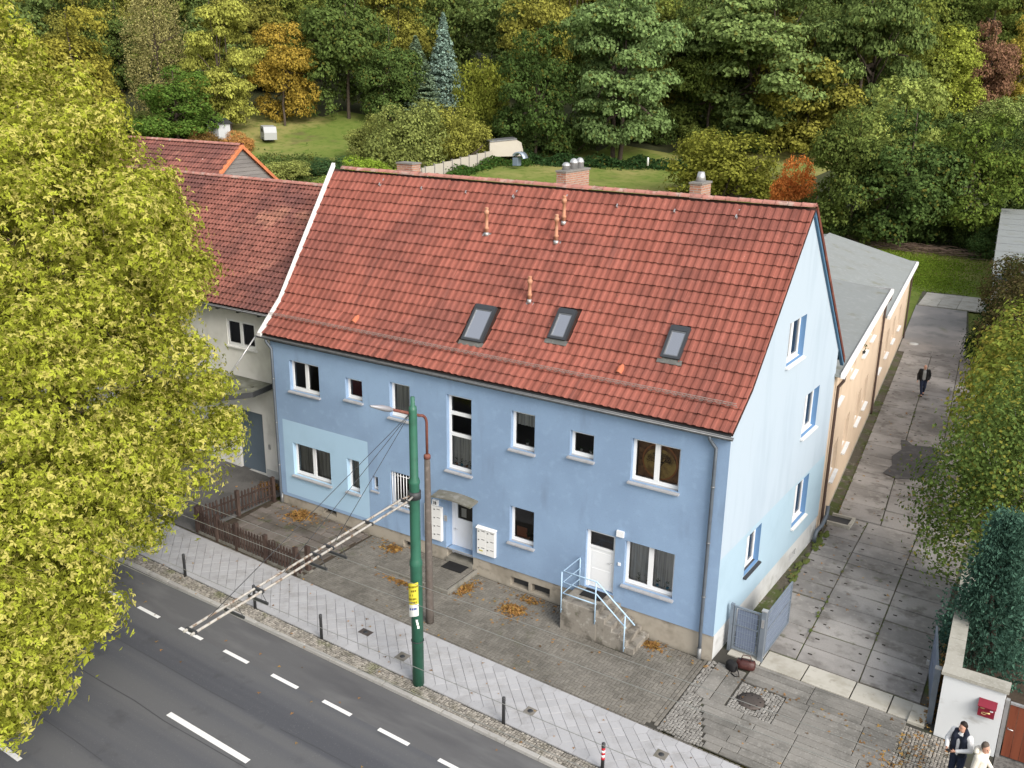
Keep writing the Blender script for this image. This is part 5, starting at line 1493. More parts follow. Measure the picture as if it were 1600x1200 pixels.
# street lamp
lx, ly, lz = -7.79, -3.2, G(-7.79)
lp = thing('street_lamp', 'old street lamp with brown concrete post and curved rusty arm', 'street lamp', (lx, ly, lz))
MB().lathe([(.125, -.1), (.12, .6), (.085, 5.4), (.06, 5.42)], (lx, ly, lz), 14).build('post', M_rustpost, lp)
pts = [(lx, ly, lz + 5.4), (lx, ly, lz + 6.45)]
for k in range(1, 7):
    t = k / 6 * math.radians(84); pts.append((lx, ly - .32 + .32 * math.cos(t), lz + 6.45 + .32 * math.sin(t)))
yE, zE = pts[-1][1], pts[-1][2]
pts.append((lx, yE - 1.25, zE + .55))
MB().tube(pts, .042, 10).build('lamp_arm', M_rust, lp)
MB().lathe([(.1, 5.38), (.1, 5.48), (.06, 5.52)], (lx, ly, lz), 12).build('post_cap', M_rust, lp)
hx, hy, hz = lx, yE - 1.2, zE + .53
m = MB(); secs = [(0, .05, .05), (-.1, .13, .08), (-.35, .15, .09), (-.85, .03, .03)]
vs = []; n = 10
for dy, rx_, rz2 in secs:
    for k in range(n):
        t = 2 * math.pi * k / n; vs.append((hx + rx_ * math.cos(t), hy + dy, hz + .4 * -dy + rz2 * math.sin(t)))
m.smooth = True
m.add(vs, [(q * n + k, q * n + (k + 1) % n, (q + 1) * n + (k + 1) % n, (q + 1) * n + k) for q in range(3) for k in range(n)] + [tuple(range(n)), tuple(range(3 * n, 4 * n))])
m.build('lamp_head', mat('lamp_grey', (.33, .33, .35), rough=.5, metal=.3), lp)
# bollards
M_bol = mat('bollard_black', (.035, .036, .038), rough=.5, spec=.4)
for k, (x, y) in enumerate(((-15.81, -5.78), (-12.59, -5.76), (-9.83, -5.74), (-3.41, -5.76), (-.5, -5.8))):
    red = k == 4
    t = thing('bollard', ['dark bollard half hidden under the leafy tree', 'dark bollard below the pale mast arm', 'plain dark bollard left of the green mast', 'plain dark bollard right of the green mast', 'bollard with red and white stripes at the driveway'][k], 'bollard', (x, y, G(x)), 'pavement bollards')
    MB().lathe([(.045, -.05), (.045, .68), (.05, .69), (.05, .71), (.042, .72), (.05, .75), (.045, .79), (.02, .81)], (x, y, G(x)), 12).build('post', M_bol, t)
    if red:
        for j in range(5): MB().lathe([(.0475, .33 + .068 * j), (.0475, .33 + .068 * (j + 1))], (x, y, G(x)), 12).build('reflective_band', mat('band_red', (.45, .02, .03), rough=.4) if j % 2 == 0 else M_pvc, t)
for x, y, w_, d_, lb in ((-9.0, -4.75, .4, .26, 'small rectangular iron cover in the pale pavement'), (-3.1, -4.95, .3, .3, 'square valve cover in the pavement near the forecourt'), (-7.35, -5.05, .35, .35, 'square stone cover in the pavement beside the mast'), (.45, -4.45, .32, .32, 'square valve cover in the pavement at the driveway')):
    o = thing('access_cover', lb, 'access cover', (x, y, G(x)), 'pavement covers')
    MB().slab([(x - w_ / 2, y - d_ / 2), (x + w_ / 2, y - d_ / 2), (x + w_ / 2, y + d_ / 2), (x - w_ / 2, y + d_ / 2)], lambda q: G(q) - .03, lambda q: G(q) + .008, .008).build('cover_frame', M_iron if w_ > .35 else M_cob, o)
    MB().lathe([(.075, 0), (.075, .012), (.02, .013)], (x, y, G(x)), 12).build('cover_lid', M_dark, o)

# ------------------------------------------------------------------ picket fence round the small yard
M_fence = mat('fence_brown', (0.05, 0.032, 0.026), [((.085, .06, .048), 4, .45, .7, .7, (1, 1, .3)), ((.03, .02, .017), 2, .5, .7, .6)], rough=.85, bump=.3, rnd=.2)
pv = []
for y in (-.012, .012): pv += [(-.036, y, 0), (.036, y, 0), (.036, y, .74), (.0, y, .80), (-.036, y, .74)]
pfm = MB(); pfm.add(pv, [(0, 1, 2, 3, 4), (9, 8, 7, 6, 5), (0, 5, 6, 1), (1, 6, 7, 2), (2, 7, 8, 3), (3, 8, 9, 4), (4, 9, 5, 0)])
def fence(name_label, p0, p1, posts, n, base):
    t = thing('picket_fence', name_label, 'fence', ((p0[0] + p1[0]) / 2, (p0[1] + p1[1]) / 2, G(p0[0])), 'picket fences of the small yard')
    d = Vector((p1[0] - p0[0], p1[1] - p0[1], 0)); rz = math.atan2(d.y, d.x); nrm = Vector((-math.sin(rz), math.cos(rz), 0))
    me = None
    for k in range(n):
        q = (k + .5) / n; x, y = p0[0] + d.x * q, p0[1] + d.y * q
        if any(abs(q - pp) * d.length < .09 for pp in posts): continue
        if me is None:
            o = pfm.build('picket', M_fence, None); me = o.data; o.parent = t
        else: o = bpy.data.objects.new('picket', me); COL.objects.link(o); o.parent = t
        o.location = Vector((x, y, G(x) + .09 + random.gauss(0, .008))) - Vector(WL[t.name]) - nrm * .03; o.rotation_euler = (0, random.gauss(0, .012), rz)
    for z in (.24, .66):
        a = Vector((p0[0], p0[1], G(p0[0]) + z)); b = Vector((p1[0], p1[1], G(p1[0]) + z)); MB().bar(a, b, .035, .06).build('rail', M_fence, t)
    for q in posts:
        x, y = p0[0] + d.x * q, p0[1] + d.y * q
        MB().box(x - .065, x + .065, y - .065, y + .065, G(x) - .1, G(x) + .98).build('fence_post', M_fence, t)
    if base:
        a = Vector((p0[0], p0[1], G(p0[0]) + .02)); b = Vector((p1[0], p1[1], G(p1[0]) + .02)); MB().bar(a, b, .1, .12).build('base_kerb', M_edge, t)
fence('brown picket fence along the pavement side of the small yard', (-18.0, -3.52), (-12.78, -3.56), (.02, .22, .41, .68, .95), 38, True)
fence('brown picket fence running from the blue house to the pavement', (-17.62, -.12), (-17.95, -3.45), (.02, .5, .98), 22, False)
o = thing('gate_post', 'short brown wooden post at the open end of the picket fence', 'post', (-12.85, -3.2, G(-12.85)))
MB().box(-12.92, -12.78, -3.27, -3.13, G(-12.85) - .1, G(-12.85) + .95).build('post', M_fence, o); MB().box(-12.98, -12.72, -3.3, -3.1, G(-12.85) - .02, G(-12.85) + .05).build('post_foot', M_edge, o)

# ------------------------------------------------------------------ steel mesh gates of the drive
M_gate = mat('galvanised_gate', (0.22, 0.255, 0.3), [((.16, .185, .22), 3, .45, .7, .6)], rough=.45, spec=.45, metal=.4)
M_gatemesh = mat('gate_mesh', (0.33, 0.39, 0.46), rough=.45, metal=.4)
M_gpanel = mat('gate_privacy_panel', (0.16, 0.19, 0.26), [((.12, .145, .2), 1.5, .45, .7, .6)], rough=.7)
def gate_leaf(t, a, b, z0, hgt, panel, inset=.07):
    a = Vector((*a, 0)); b = Vector((*b, 0)); d = b - a; ln = d.length; rz = math.degrees(math.atan2(d.y, d.x)); M = frame(a.x, a.y, z0, rz)
    f = MB(M); s = .05
    f.box(0, s, -.025, .025, .06, hgt); f.box(ln - s, ln, -.025, .025, .06, hgt); f.box(s, ln - s, -.025, .025, .06, .06 + s); f.box(s, ln - s, -.025, .025, hgt - s, hgt); f.box(s, ln - s, -.02, .02, hgt * .58, hgt * .58 + .035)
    fr = f.build('gate_frame', M_gate, t)
    m = MB(M); n = int(ln / .07)
    for k in range(1, n): m.bar((k * ln / n, -.012, .1), (k * ln / n, -.012, hgt - .04), .006, .006)
    for k in range(1, int(hgt / .2)): m.bar((s, .0, .06 + k * .2), (ln - s, .0, .06 + k * .2), .008, .008)
    o = m.build('wire_mesh', M_gatemesh, fr); o['kind'] = 'stuff'
    if panel: MB(M).box(s + .04, ln - s - .05, .008, .014, .14, hgt - .09).build('privacy_panel', M_gpanel, fr)
    return fr
zg = G(.6) + .02
g1 = thing('steel_gate', 'bluish steel mesh wicket gate with privacy panel beside the blue gable', 'gate', (.6, .9, zg), 'steel drive gates')
MB().box(.14, .24, .87, .97, zg - .3, zg + 1.52).build('gate_post', M_gate, g1)
gate_leaf(g1, (.26, .92), (1.06, .9), zg, 1.48, True)
MB().box(1.08, 1.22, .82, .96, zg - .3, zg + 1.6).build('gate_post', M_gate, g1)
MB().box(1.07, 1.23, .81, .97, zg + 1.6, zg + 1.63).build('post_cap', M_zincb, g1); MB().box(1.11, 1.18, .78, .82, zg + 1.1, zg + 1.35).build('lock_case', M_zincb, g1)
g2 = thing('steel_gate', 'open left leaf of the steel mesh drive gate, folded back along the gable', 'gate', (1.2, 2, zg), 'steel drive gates')
gate_leaf(g2, (1.2, .98), (1.24, 3.2), zg, 1.5, True)
g3 = thing('steel_gate', 'open right leaf of the steel mesh drive gate by the white wall', 'gate', (5.6, 2, G(5.6)), 'steel drive gates')
gate_leaf(g3, (5.78, 1.05), (5.36, 3.3), G(5.6) + .02, 1.5, True)
MB().box(5.72, 5.86, .86, 1.0, G(5.8) - .2, G(5.8) + 1.65).build('gate_post', M_gate, g3); MB().box(5.71, 5.87, .85, 1.01, G(5.8) + 1.65, G(5.8) + 1.68).build('post_cap', M_zincb, g3)
MB().box(5.33, 5.41, 2.45, 2.55, G(5.4) + .7, G(5.4) + .82).build('lock_case', M_zincb, g3)
MB().slab([(5.3, .55), (5.72, .55), (5.72, 1.4), (5.3, 1.4)], -1.1, -.93, .02).build('gate_stop', M_thr, g3)

# ------------------------------------------------------------------ bags on the ground
M_bag = mat('brown_leather', (0.05, 0.014, 0.012), [((.09, .03, .022), 12, .5, .7, .6)], rough=.5, spec=.4)
bgx, bgy, bz0 = .93, .28, G(.93) + .004
hb = thing('leather_bag', 'dark brown leather holdall on the ground by the gate', 'bag', (bgx, bgy, bz0), rz=math.radians(12))
m = MB(); vs = []; n = 12
for x, s in ((-.26, .55), (-.24, .9), (-.1, 1.0), (.1, 1.02), (.24, .9), (.27, .55)):
    for k in range(n):
        t = 2 * math.pi * k / n; yy, zz = math.cos(t), math.sin(t)
        yy = math.copysign(abs(yy) ** .6, yy); zz = math.copysign(abs(zz) ** .7, zz); vs.append((x, .15 * s * yy * (1 - .25 * zz), .14 + .14 * s * zz))
m.smooth = True; m.add(vs, [(q * n + k, q * n + (k + 1) % n, (q + 1) * n + (k + 1) % n, (q + 1) * n + k) for q in range(5) for k in range(n)] + [tuple(range(n)), tuple(range(5 * n, 6 * n))]); m.build('bag_body', M_bag, hb, rel=1)
for s in (-.06, .06): MB().tube([(-.14, s, .26), (-.1, s * 1.4, .36), (.1, s * 1.4, .36), (.14, s, .26)], .014, 7).build('handle', M_bag, hb, rel=1)
MB().box(-.2, .2, -.02, .02, .27, .285).build('zip', M_dark, hb, rel=1)
cb_ = thing('camera_bag', 'small black camera bag leaning on the brown holdall', 'bag', (.62, -.02, G(.62) + .004), rz=math.radians(-20))
m = MB(); vs = []
for z, s in ((0, .9), (.03, 1), (.19, 1), (.24, .85), (.25, .4)):
    for k in range(n):
        t = 2 * math.pi * k / n; vs.append((.17 * s * math.copysign(abs(math.cos(t)) ** .6, math.cos(t)), .12 * s * math.copysign(abs(math.sin(t)) ** .6, math.sin(t)), z))
m.smooth = True; m.add(vs, [(q * n + k, q * n + (k + 1) % n, (q + 1) * n + (k + 1) % n, (q + 1) * n + k) for q in range(4) for k in range(n)] + [tuple(range(n - 1, -1, -1)), tuple(range(4 * n, 5 * n))]); m.build('bag_body', M_black, cb_, rel=1)
MB().tube([(.15, 0, .2), (.3, -.06, .08), (.38, -.12, .02), (.3, -.2, .015), (.12, -.16, .02)], .016, 7).build('strap', M_black, cb_, rel=1)

# ------------------------------------------------------------------ people
def skin(name, verts, edges, mt, parent, sub=2, vox=.011):
    """verts: (x,y,z,rx[,ry]); tapered limbs between joints, fused into one continuous surface"""
    m = MB(); n = 12
    V = [(Vector(v[:3]), v[3], v[4] if len(v) > 4 else v[3]) for v in verts]
    def ring(c, t, rx, ry, k):
        ax = Vector((1, 0, 0)); a = ax - t * ax.dot(t)
        if a.length < .35: a = Vector((0, 0, 1)) - t * t.z
        a.normalize(); b = t.cross(a)
        return [c + (a * math.cos(2 * math.pi * i / n) * rx + b * math.sin(2 * math.pi * i / n) * ry) * k for i in range(n)]
    for i, j in edges:
        (p, a0, b0), (q, a1, b1) = V[i], V[j]; d = q - p; L = d.length
        if L < 1e-5: continue
        t = d / L; R = []
        for f_ in (-1, -.87, -.5): R.append((p + t * f_ * min(a0, b0), a0, b0, math.sqrt(max(0, 1 - f_ * f_)) + .02))
        R.append((p, a0, b0, 1)); R.append((q, a1, b1, 1))
        for f_ in (.5, .87, 1): R.append((q + t * f_ * min(a1, b1), a1, b1, math.sqrt(max(0, 1 - f_ * f_)) + .02))
        vs = []
        for c, ra, rb_, k in R: vs += ring(c, t, ra, rb_, k)
        K = len(R)
        m.add(vs, [(u * n + w, u * n + (w + 1) % n, (u + 1) * n + (w + 1) % n, (u + 1) * n + w) for u in range(K - 1) for w in range(n)] + [tuple(range(n - 1, -1, -1)), tuple(range((K - 1) * n, K * n))])
    o = m.build(name, mt, parent, rel=1)
    r = o.modifiers.new('fuse', 'REMESH'); r.mode = 'VOXEL'; r.voxel_size = vox; r.use_smooth_shade = True
    s = o.modifiers.new('soften', 'SMOOTH'); s.factor = .5; s.iterations = 3
    return o
M_skin = mat('skin', (0.5, 0.28, 0.2), rough=.6)
def hand(V, E, w, el, side, curl):
    """palm, four unequal fingers and a thumb leaving the palm's side; w wrist index, d direction"""
    d = (Vector(V[w][:3]) - Vector(V[el][:3])).normalized(); sd = Vector(side).normalized(); nr = d.cross(sd).normalized()
    p = Vector(V[w][:3]) + d * .075; V.append((*p, .016, .032)); pi = len(V) - 1; E.append((w, pi))
    for k, ln in enumerate((.068, .078, .074, .058)):
        a = p + sd * (.027 - .018 * k) + d * .025; b = a + d * ln * .55 + nr * curl * .4; c_ = b + (d * (1 - curl * 9) + nr * curl * 14) * ln * .45
        i = len(V); V.extend([(*a, .0085), (*b, .008), (*c_, .0065)]); E.extend([(pi, i), (i, i + 1), (i + 1, i + 2)])
    a = Vector(V[w][:3]) + d * .045 + sd * .035; b = a + d * .03 + sd * .022; i = len(V); V.extend([(*a, .011), (*b, .009)]); E.extend([(pi, i), (i, i + 1)])
def person(label, loc, rz, J, cloth, hair, group=None):
    t = thing('person', label, 'person', loc, group, rz)
    V = [(*J['pelvis'], .12, .095)]; E = []
    def ch(start, items):
        p = start
        for it in items: V.append(it); E.append((p, len(V) - 1)); p = len(V) - 1
        return p
    sp = ch(0, [(*J['waist'], .115, .09), (*J['chest'], .14, .1), (*J['sho'], .075, .065)]); chest = sp - 1
    hd = Vector(J['head']); nk = Vector(J['sho'])
    fd = Vector(J.get('face', (0, -1, 0))).normalized()
    ch(sp, [(*(nk * .45 + hd * .55 - Vector((0, 0, .05))), .05, .05), (*(hd + fd * .012 - Vector((0, 0, .055))), .066, .07), (*(hd + Vector((0, 0, .03))), .077, .085), (*(hd + Vector((0, 0, .085)) - fd * .01), .055, .065)])
    hi = len(V) - 2
    V.append((*(hd + fd * .098 - Vector((0, 0, .012))), .013)); E.append((hi, len(V) - 1))
    for s in ('l', 'r'):
        a = ch(chest, [(*J['sh_' + s], .058, .058), (*J['el_' + s], .044, .044), (*J['wr_' + s], .03, .026)])
        hand(V, E, a, a - 1, J['side_' + s], J.get('curl', .03))
        ch(0, [(*J['hip_' + s], .095, .09), (*J['kn_' + s], .06, .062), (*J['an_' + s], .042, .045), (*(Vector(J['an_' + s]) + Vector(J.get('toe_' + s, (0, -.15, -.05)))), .035, .028)])
    skin('body', V, E, M_skin, t, vox=.0075)
    for nm, mt, vs, es in cloth: skin(nm, vs, es, mt, t)
    hv = [(*(hd + Vector((0, 0, .075)) - fd * .02), .088, .082), (*(hd + Vector((0, 0, .03)) - fd * .045), .084, .07), (*(hd - Vector((0, 0, .03)) - fd * .05), .072, .05)]
    if hair: skin('hair', hv, [(0, 1), (1, 2)], hair, t)
    side = fd.cross(Vector((0, 0, 1)))
    m = MB()
    for q in (-1, 1): m.lathe([(.009, -.008), (.012, 0), (.009, .008)], tuple(hd + fd * .082 + side * .03 * q + Vector((0, 0, .02))), 8)
    m.build('eyes', M_black, t, rel=1)
    m = MB(); c0 = hd + fd * .086 - Vector((0, 0, .055)); m.bar(c0 - side * .022, c0 + side * .022, .012, .008); m.build('mouth', mat('lips', (.3, .1, .08)), t, rel=1)
    return t
def trousers(J, mt, k=1.0):
    vs = [(*J['pelvis'], .142, .115)]; es = []
    for s in ('l', 'r'):
        i = len(vs); a = Vector(J['an_' + s]) + Vector((0, 0, .03)); vs += [(*J['hip_' + s], .108 * k, .104 * k), (*J['kn_' + s], .078 * k, .078 * k), (*a, .062, .064)]; es += [(0, i), (i, i + 1), (i + 1, i + 2)]
    return ('trousers', mt, vs, es)
def top(nm, J, mt, g, sleeves=1.0, low=.0, cut=1.0):
    pel = Vector(J['pelvis']) + Vector((0, 0, low)); vs = [(*J['chest'], .155 * g, .125 * g), (*J['waist'], .15 * g, .12 * g), (*pel, .152 * g, .12 * g), (*(Vector(J['sho']) + Vector((0, 0, -.01))), .088 * g, .078 * g)]; es = [(0, 1), (1, 2), (0, 3)]
    if sleeves > 0:
        for s in ('l', 'r'):
            i = len(vs); w = Vector(J['wr_' + s]); e = Vector(J['el_' + s]); vs += [(*J['sh_' + s], .078 * g, .078 * g), (*e, .062 * g, .062 * g), (*(e + (w - e) * .92), .045 * g, .043 * g)]; es += [(0, i), (i, i + 1), (i + 1, i + 2)]
    return (nm, mt, vs, es)
def shoes(J, mt):
    out = []
    for s in ('l', 'r'):
        a = Vector(J['an_' + s]); tt = Vector(J.get('toe_' + s, (0, -.15, -.05))); out.append(('shoe', mt, [(*(a + Vector((0, .04, -.035))), .05, .048), (*(a + tt * .55 + Vector((0, 0, -.015))), .05, .042), (*(a + tt * 1.1), .044, .034)], [(0, 1), (1, 2)]))
    return out
M_jkt = mat('black_jacket', (.012, .012, .013), rough=.7); M_jean = mat('dark_jeans', (.018, .025, .05), rough=.85); M_gshirt = mat('grey_shirt', (.3, .31, .31), rough=.9); M_shoe = mat('dark_shoe', (.012, .01, .01), rough=.6)
# the man walking up the drive
J = dict(pelvis=(0, 0, .93), waist=(0, -.01, 1.08), chest=(0, -.01, 1.29), sho=(0, 0, 1.45), head=(0, -.06, 1.59), face=(.05, -1, -.25), sh_l=(.2, 0, 1.4), el_l=(.28, .06, 1.13), wr_l=(.24, -.04, .92), sh_r=(-.2, 0, 1.4), el_r=(-.28, .02, 1.13), wr_r=(-.29, -.08, .88), side_l=(-.3, -1, 0), side_r=(.3, -1, 0),
         hip_l=(.09, 0, .88), kn_l=(.1, -.03, .49), an_l=(.08, .14, .14), hip_r=(-.09, 0, .88), kn_r=(-.07, -.1, .49), an_r=(-.02, -.16, .08), toe_l=(0, -.12, -.08))
cl = [trousers(J, M_jean), top('shirt', J, M_gshirt, 1.0, 0), *shoes(J, M_shoe)]
# open jacket: two front halves and sleeves in one garment
vs = [(0, .05, 1.32, .16, .1), (0, .06, 1.1, .16, .09), (0, .06, .9, .165, .09), (.13, -.05, 1.3, .075, .09), (.145, -.06, 1.08, .07, .085), (.15, -.06, .88, .07, .08), (-.13, -.05, 1.3, .075, .09), (-.145, -.06, 1.08, .07, .085), (-.15, -.06, .88, .07, .08)]
es = [(0, 1), (1, 2), (0, 3), (3, 4), (4, 5), (0, 6), (6, 7), (7, 8)]
for s, r in (('l', 3), ('r', 6)):
    i = len(vs); w = Vector(J['wr_' + s]); e = Vector(J['el_' + s]); vs += [(*J['sh_' + s], .088), (*e, .075), (*(e + (w - e) * .95), .056)]; es += [(0, i), (i, i + 1), (i + 1, i + 2)]
cl.append(('jacket', M_jkt, vs, es))
person('balding man in an open black jacket walking down the drive', (.23, 29.6, DZ + .01), math.radians(12), J, cl, None)
# the two men at the bottom right edge
M_vest = mat('navy_vest', (.012, .016, .03), rough=.6, bump=.3, bscale=20); M_wsh = mat('white_sweater', (.72, .72, .72), rough=.9); M_dhair = mat('dark_hair', (.018, .013, .01), rough=.7); M_ghair = mat('grey_brown_hair', (.1, .08, .065), rough=.8, bump=.4, bscale=90)
J = dict(pelvis=(0, 0, .95), waist=(0, 0, 1.1), chest=(0, 0, 1.32), sho=(0, .01, 1.48), head=(0, -.03, 1.645), face=(-.3, -1, -.1), sh_l=(.2, 0, 1.44), el_l=(.29, -.04, 1.16), wr_l=(.06, -.27, 1.1), sh_r=(-.2, 0, 1.44), el_r=(-.3, -.06, 1.17), wr_r=(-.14, -.32, 1.12), side_l=(0, .1, 1), side_r=(0, .1, 1), curl=.03,
         hip_l=(.09, 0, .9), kn_l=(.1, -.02, .5), an_l=(.11, .02, .09), hip_r=(-.09, 0, .9), kn_r=(-.1, -.02, .5), an_r=(-.11, .0, .09))
cl = [trousers(J, M_jean), top('sweater', J, M_wsh, 1.0, .02), *shoes(J, M_shoe)]
vs = [(0, .035, 1.36, .172, .125), (0, .03, 1.14, .172, .125), (0, .03, .96, .172, .125), (.115, -.06, 1.34, .088, .1), (.115, -.07, 1.14, .088, .095), (.115, -.07, .96, .088, .09), (-.115, -.06, 1.34, .088, .1), (-.115, -.07, 1.14, .088, .095), (-.115, -.07, .96, .088, .09), (0, .06, 1.5, .1, .07), (.13, 0, 1.455, .075, .08), (-.13, 0, 1.455, .075, .08)]
es = [(0, 1), (1, 2), (0, 3), (3, 4), (4, 5), (0, 6), (6, 7), (7, 8), (0, 9), (9, 10), (10, 3), (9, 11), (11, 6)]
cl.append(('vest', M_vest, vs, es))
p1_ = (6.72, -1.22, G(6.7))
person('dark-haired man in a navy padded vest over a white sweater, looking down', p1_, math.radians(-25), J, cl, M_dhair)
ph = MB(frame(p1_[0], p1_[1], p1_[2], -25)); ph.box(-.08, .02, -.46, -.38, 1.12, 1.135); ph = ph.build('phone', M_black); tag(ph, 'small black phone held by the man in the navy vest', 'phone')
M_cream = mat('cream_jacket', (.62, .58, .5), rough=.85, bump=.3, bscale=20)
J = dict(pelvis=(0, 0, .9), waist=(0, 0, 1.05), chest=(0, -.01, 1.26), sho=(0, 0, 1.42), head=(0, -.05, 1.575), face=(-.2, -1, -.3), sh_l=(.2, 0, 1.38), el_l=(.27, .02, 1.1), wr_l=(.2, -.2, .98), sh_r=(-.2, 0, 1.38), el_r=(-.27, .02, 1.1), wr_r=(-.2, -.2, .98), side_l=(-1, 0, .3), side_r=(1, 0, .3),
         hip_l=(.09, 0, .86), kn_l=(.1, -.02, .48), an_l=(.11, .02, .09), hip_r=(-.09, 0, .86), kn_r=(-.1, -.02, .48), an_r=(-.11, .0, .09))
cl = [trousers(J, M_jean), top('jacket', J, M_cream, 1.12, 1, 0), ('hood', M_cream, [(-.12, .09, 1.45, .07, .06), (0, .13, 1.43, .09, .07), (.12, .09, 1.45, .07, .06)], [(0, 1), (1, 2)]), *shoes(J, M_shoe)]
t = person('grey-haired man in a cream hooded jacket beside the vest wearer', (7.22, -1.62, G(7.2)), math.radians(70), J, cl, M_ghair)

# ------------------------------------------------------------------ vegetation
def unit(n):
    d = rng.normal(size=(n, 3)); return d / np.linalg.norm(d, axis=1, keepdims=True)


def lobe_points(lobes, dens, per, sig, shell=0.75, flat=0.7, low=-0.55):
    """leaf places in clumps spread over the shells of ellipsoid lobes; returns places and outward directions"""
    P, N = [], []
    for L in lobes:
        c = np.array(L[:3]); r = np.array(L[3:6]) if len(L) > 5 else np.full(3, L[3])
        k = max(6, int(dens * float(np.mean(r)) ** 2))
        d = unit(int(k * 1.5)); d = d[d[:, 2] > low][:k]; k = len(d)
        rad = shell + (1 - shell) * rng.random(k) ** .6
        cc = c + d * r * rad[:, None]
        m = np.maximum(3, rng.poisson(per, k))
        idx = np.repeat(np.arange(k), m)
        off = rng.normal(size=(len(idx), 3)) * sig; off[:, 2] *= flat
        P.append(cc[idx] + off); n = d[idx] + off / (sig * 2.2) + np.array([0, 0, .35]) + rng.normal(size=off.shape) * .45
        N.append(n)
    return np.concatenate(P), np.concatenate(N)


def leaf_stars(pts, nrm, size):
    """three-lobed leaves, three kites each"""
    n = len(pts); nrm = nrm / (np.linalg.norm(nrm, axis=1, keepdims=True) + 1e-9)
    r = rng.normal(size=(n, 3)) + np.array([0, 0, -.8]); a = r - nrm * np.sum(r * nrm, 1, keepdims=True); a /= np.linalg.norm(a, axis=1, keepdims=True) + 1e-9
    b = np.cross(nrm, a); s = size * rng.uniform(.6, 1.25, n)[:, None]
    vs = []
    for an, ln in ((0, 1.0), (1.15, .8), (-1.15, .8)):
        d = a * math.cos(an) + b * math.sin(an); e = -a * math.sin(an) + b * math.cos(an)
        vs.append(np.stack([pts, pts + d * s * ln * .5 + e * s * .24 * ln + nrm * s * .06, pts + d * s * ln - nrm * s * .1, pts + d * s * ln * .5 - e * s * .24 * ln + nrm * s * .06], 1))
    v = np.stack(vs, 1).reshape(-1, 3)
    return v, np.arange(12 * n).reshape(-1, 4), np.repeat(rng.random(n), 3)


def limb(m, p0, p1, r0, r1, n=7, sag=0.0, seg=4, wob=0.25):
    p0, p1 = np.array(p0, float), np.array(p1, float); pts = []
    L = np.linalg.norm(p1 - p0)
    for i in range(seg + 1):
        t = i / seg; q = p0 + (p1 - p0) * t
        if 0 < i < seg: q = q + rng.normal(size=3) * wob * L * .07
        q[2] += sag * math.sin(math.pi * t) * L
        pts.append(tuple(q))
    m.tube(pts, [r0 + (r1 - r0) * (i / seg) ** .8 for i in range(seg + 1)], n)
    return pts


M_bark = mat('bark', (0.085, 0.065, 0.05), [((.05, .038, .03), 5, .45, .7, .8, (1, 1, .3)), ((.13, .11, .09), 3, .55, .7, .5)], rough=.95, bump=.6, bscale=14)
M_barkp = mat('plane_bark', (0.2, 0.175, 0.12), [((.1, .08, .055), 2.5, .45, .6, .9), ((.3, .28, .2), 4, .58, .7, .7)], rough=.9, bump=.3)
M_barkw = mat('birch_bark', (0.55, 0.53, 0.49), [((.05, .045, .04), 6, .6, .66, .9, (1, 1, 3))], rough=.85)
M_plane = leaf_mat('plane_leaves', (0.32, 0.35, 0.045), (0.66, 0.6, 0.18), .3, .65, .42)  # pale leaf share and wide spread paint sunlit highlights into the colour
M_tree = leaf_mat('tree_leaves', None, (0.13, 0.12, 0.025), .06, .45, .3)

# the big yellow-green tree at the left
tr = thing('plane_tree', 'big yellow-green plane tree overhanging the road at left', 'tree', (-21.3, -5.95, G(-21.3)))
LB = [(-24.6, -6.2, 15.6, 2.7), (-25.8, -7.0, 18.4, 3.5), (-21.5, -6.1, 12.9, 2.7), (-18.6, -5.4, 11.1, 2.3), (-17.8, -4.9, 10.2, 1.8), (-17.9, -3.9, 10.6, 1.2), (-17.4, -7.6, 9.4, 3.3), (-16.9, -5.7, 8.3, 1.5), (-15.3, -6.2, 4.8, 1.8), (-15.6, -8.4, 6.6, 3.0),
      (-14.7, -11.1, 5.3, 3.1), (-14.4, -7.5, 4.4, 2.0), (-13.3, -11.1, 4.5, 1.8), (-12.4, -12.9, 4.2, 1.7), (-15.6, -11.5, 6.5, 4.2), (-20.8, -8.3, 10.9, 4.4), (-12.6, -14.1, 3.7, 1.4), (-23.0, -4.4, 9, 3.7), (-24.5, -9, 10, 6), (-20.8, -3.4, 6.6, 2.0), (-12.2, -14.4, 2.9, 1.5), (-11.8, -14.9, 2.5, 1.1), (-13.3, -12.4, 3.3, 1.7), (-14.5, -9.4, 3.7, 1.5), (-11.0, -13.7, 2.8, 1.0), (-10.9, -14.4, 2.4, .8), (-11.4, -12.7, 3.2, 1.1), (-11.8, -13.6, 3.4, 1.3)]
SP = []
for l in LB:
    for k in range(int(5 + l[3] * 4)):
        d = unit(1)[0]; d[2] = abs(d[2]) * (1 if rng.random() < .75 else -1); q = np.array(l[:3]) + d * l[3] * rng.uniform(.9, 1.12); SP.append((*q, rng.uniform(.35, .75)))
P, N = lobe_points(LB, 15, 38, .27, .62, .75, -.75)
Ps, Ns = lobe_points(SP, 110, 11, .16, .3, .9, -.8)
P = np.concatenate([P, Ps]); N = np.concatenate([N, Ns])
v, f, a = leaf_stars(P, N, .135)
P2, N2 = lobe_points([(*l[:3], l[3] * .68) for l in LB], 4, 12, .5, .5, .9, -1)
v2, f2, a2 = leaf_stars(P2, N2, .24)
link('crown', mesh_np('crown', np.concatenate([v, v2]) - WL[tr.name], np.concatenate([f, f2 + len(v)]), [M_plane], attr=np.concatenate([a, a2 * .5])), tr)  # inner leaves coloured darker: the crown's inner shade is painted in
m = MB(); base = np.array([-21.3, -5.95, G(-21.3) - .1])
limb(m, base, base + [.1, 0, 4.5], .42, .33, 12); limb(m, base + [.1, 0, 4.4], (-21.3, -6, 14), .33, .12, 9)
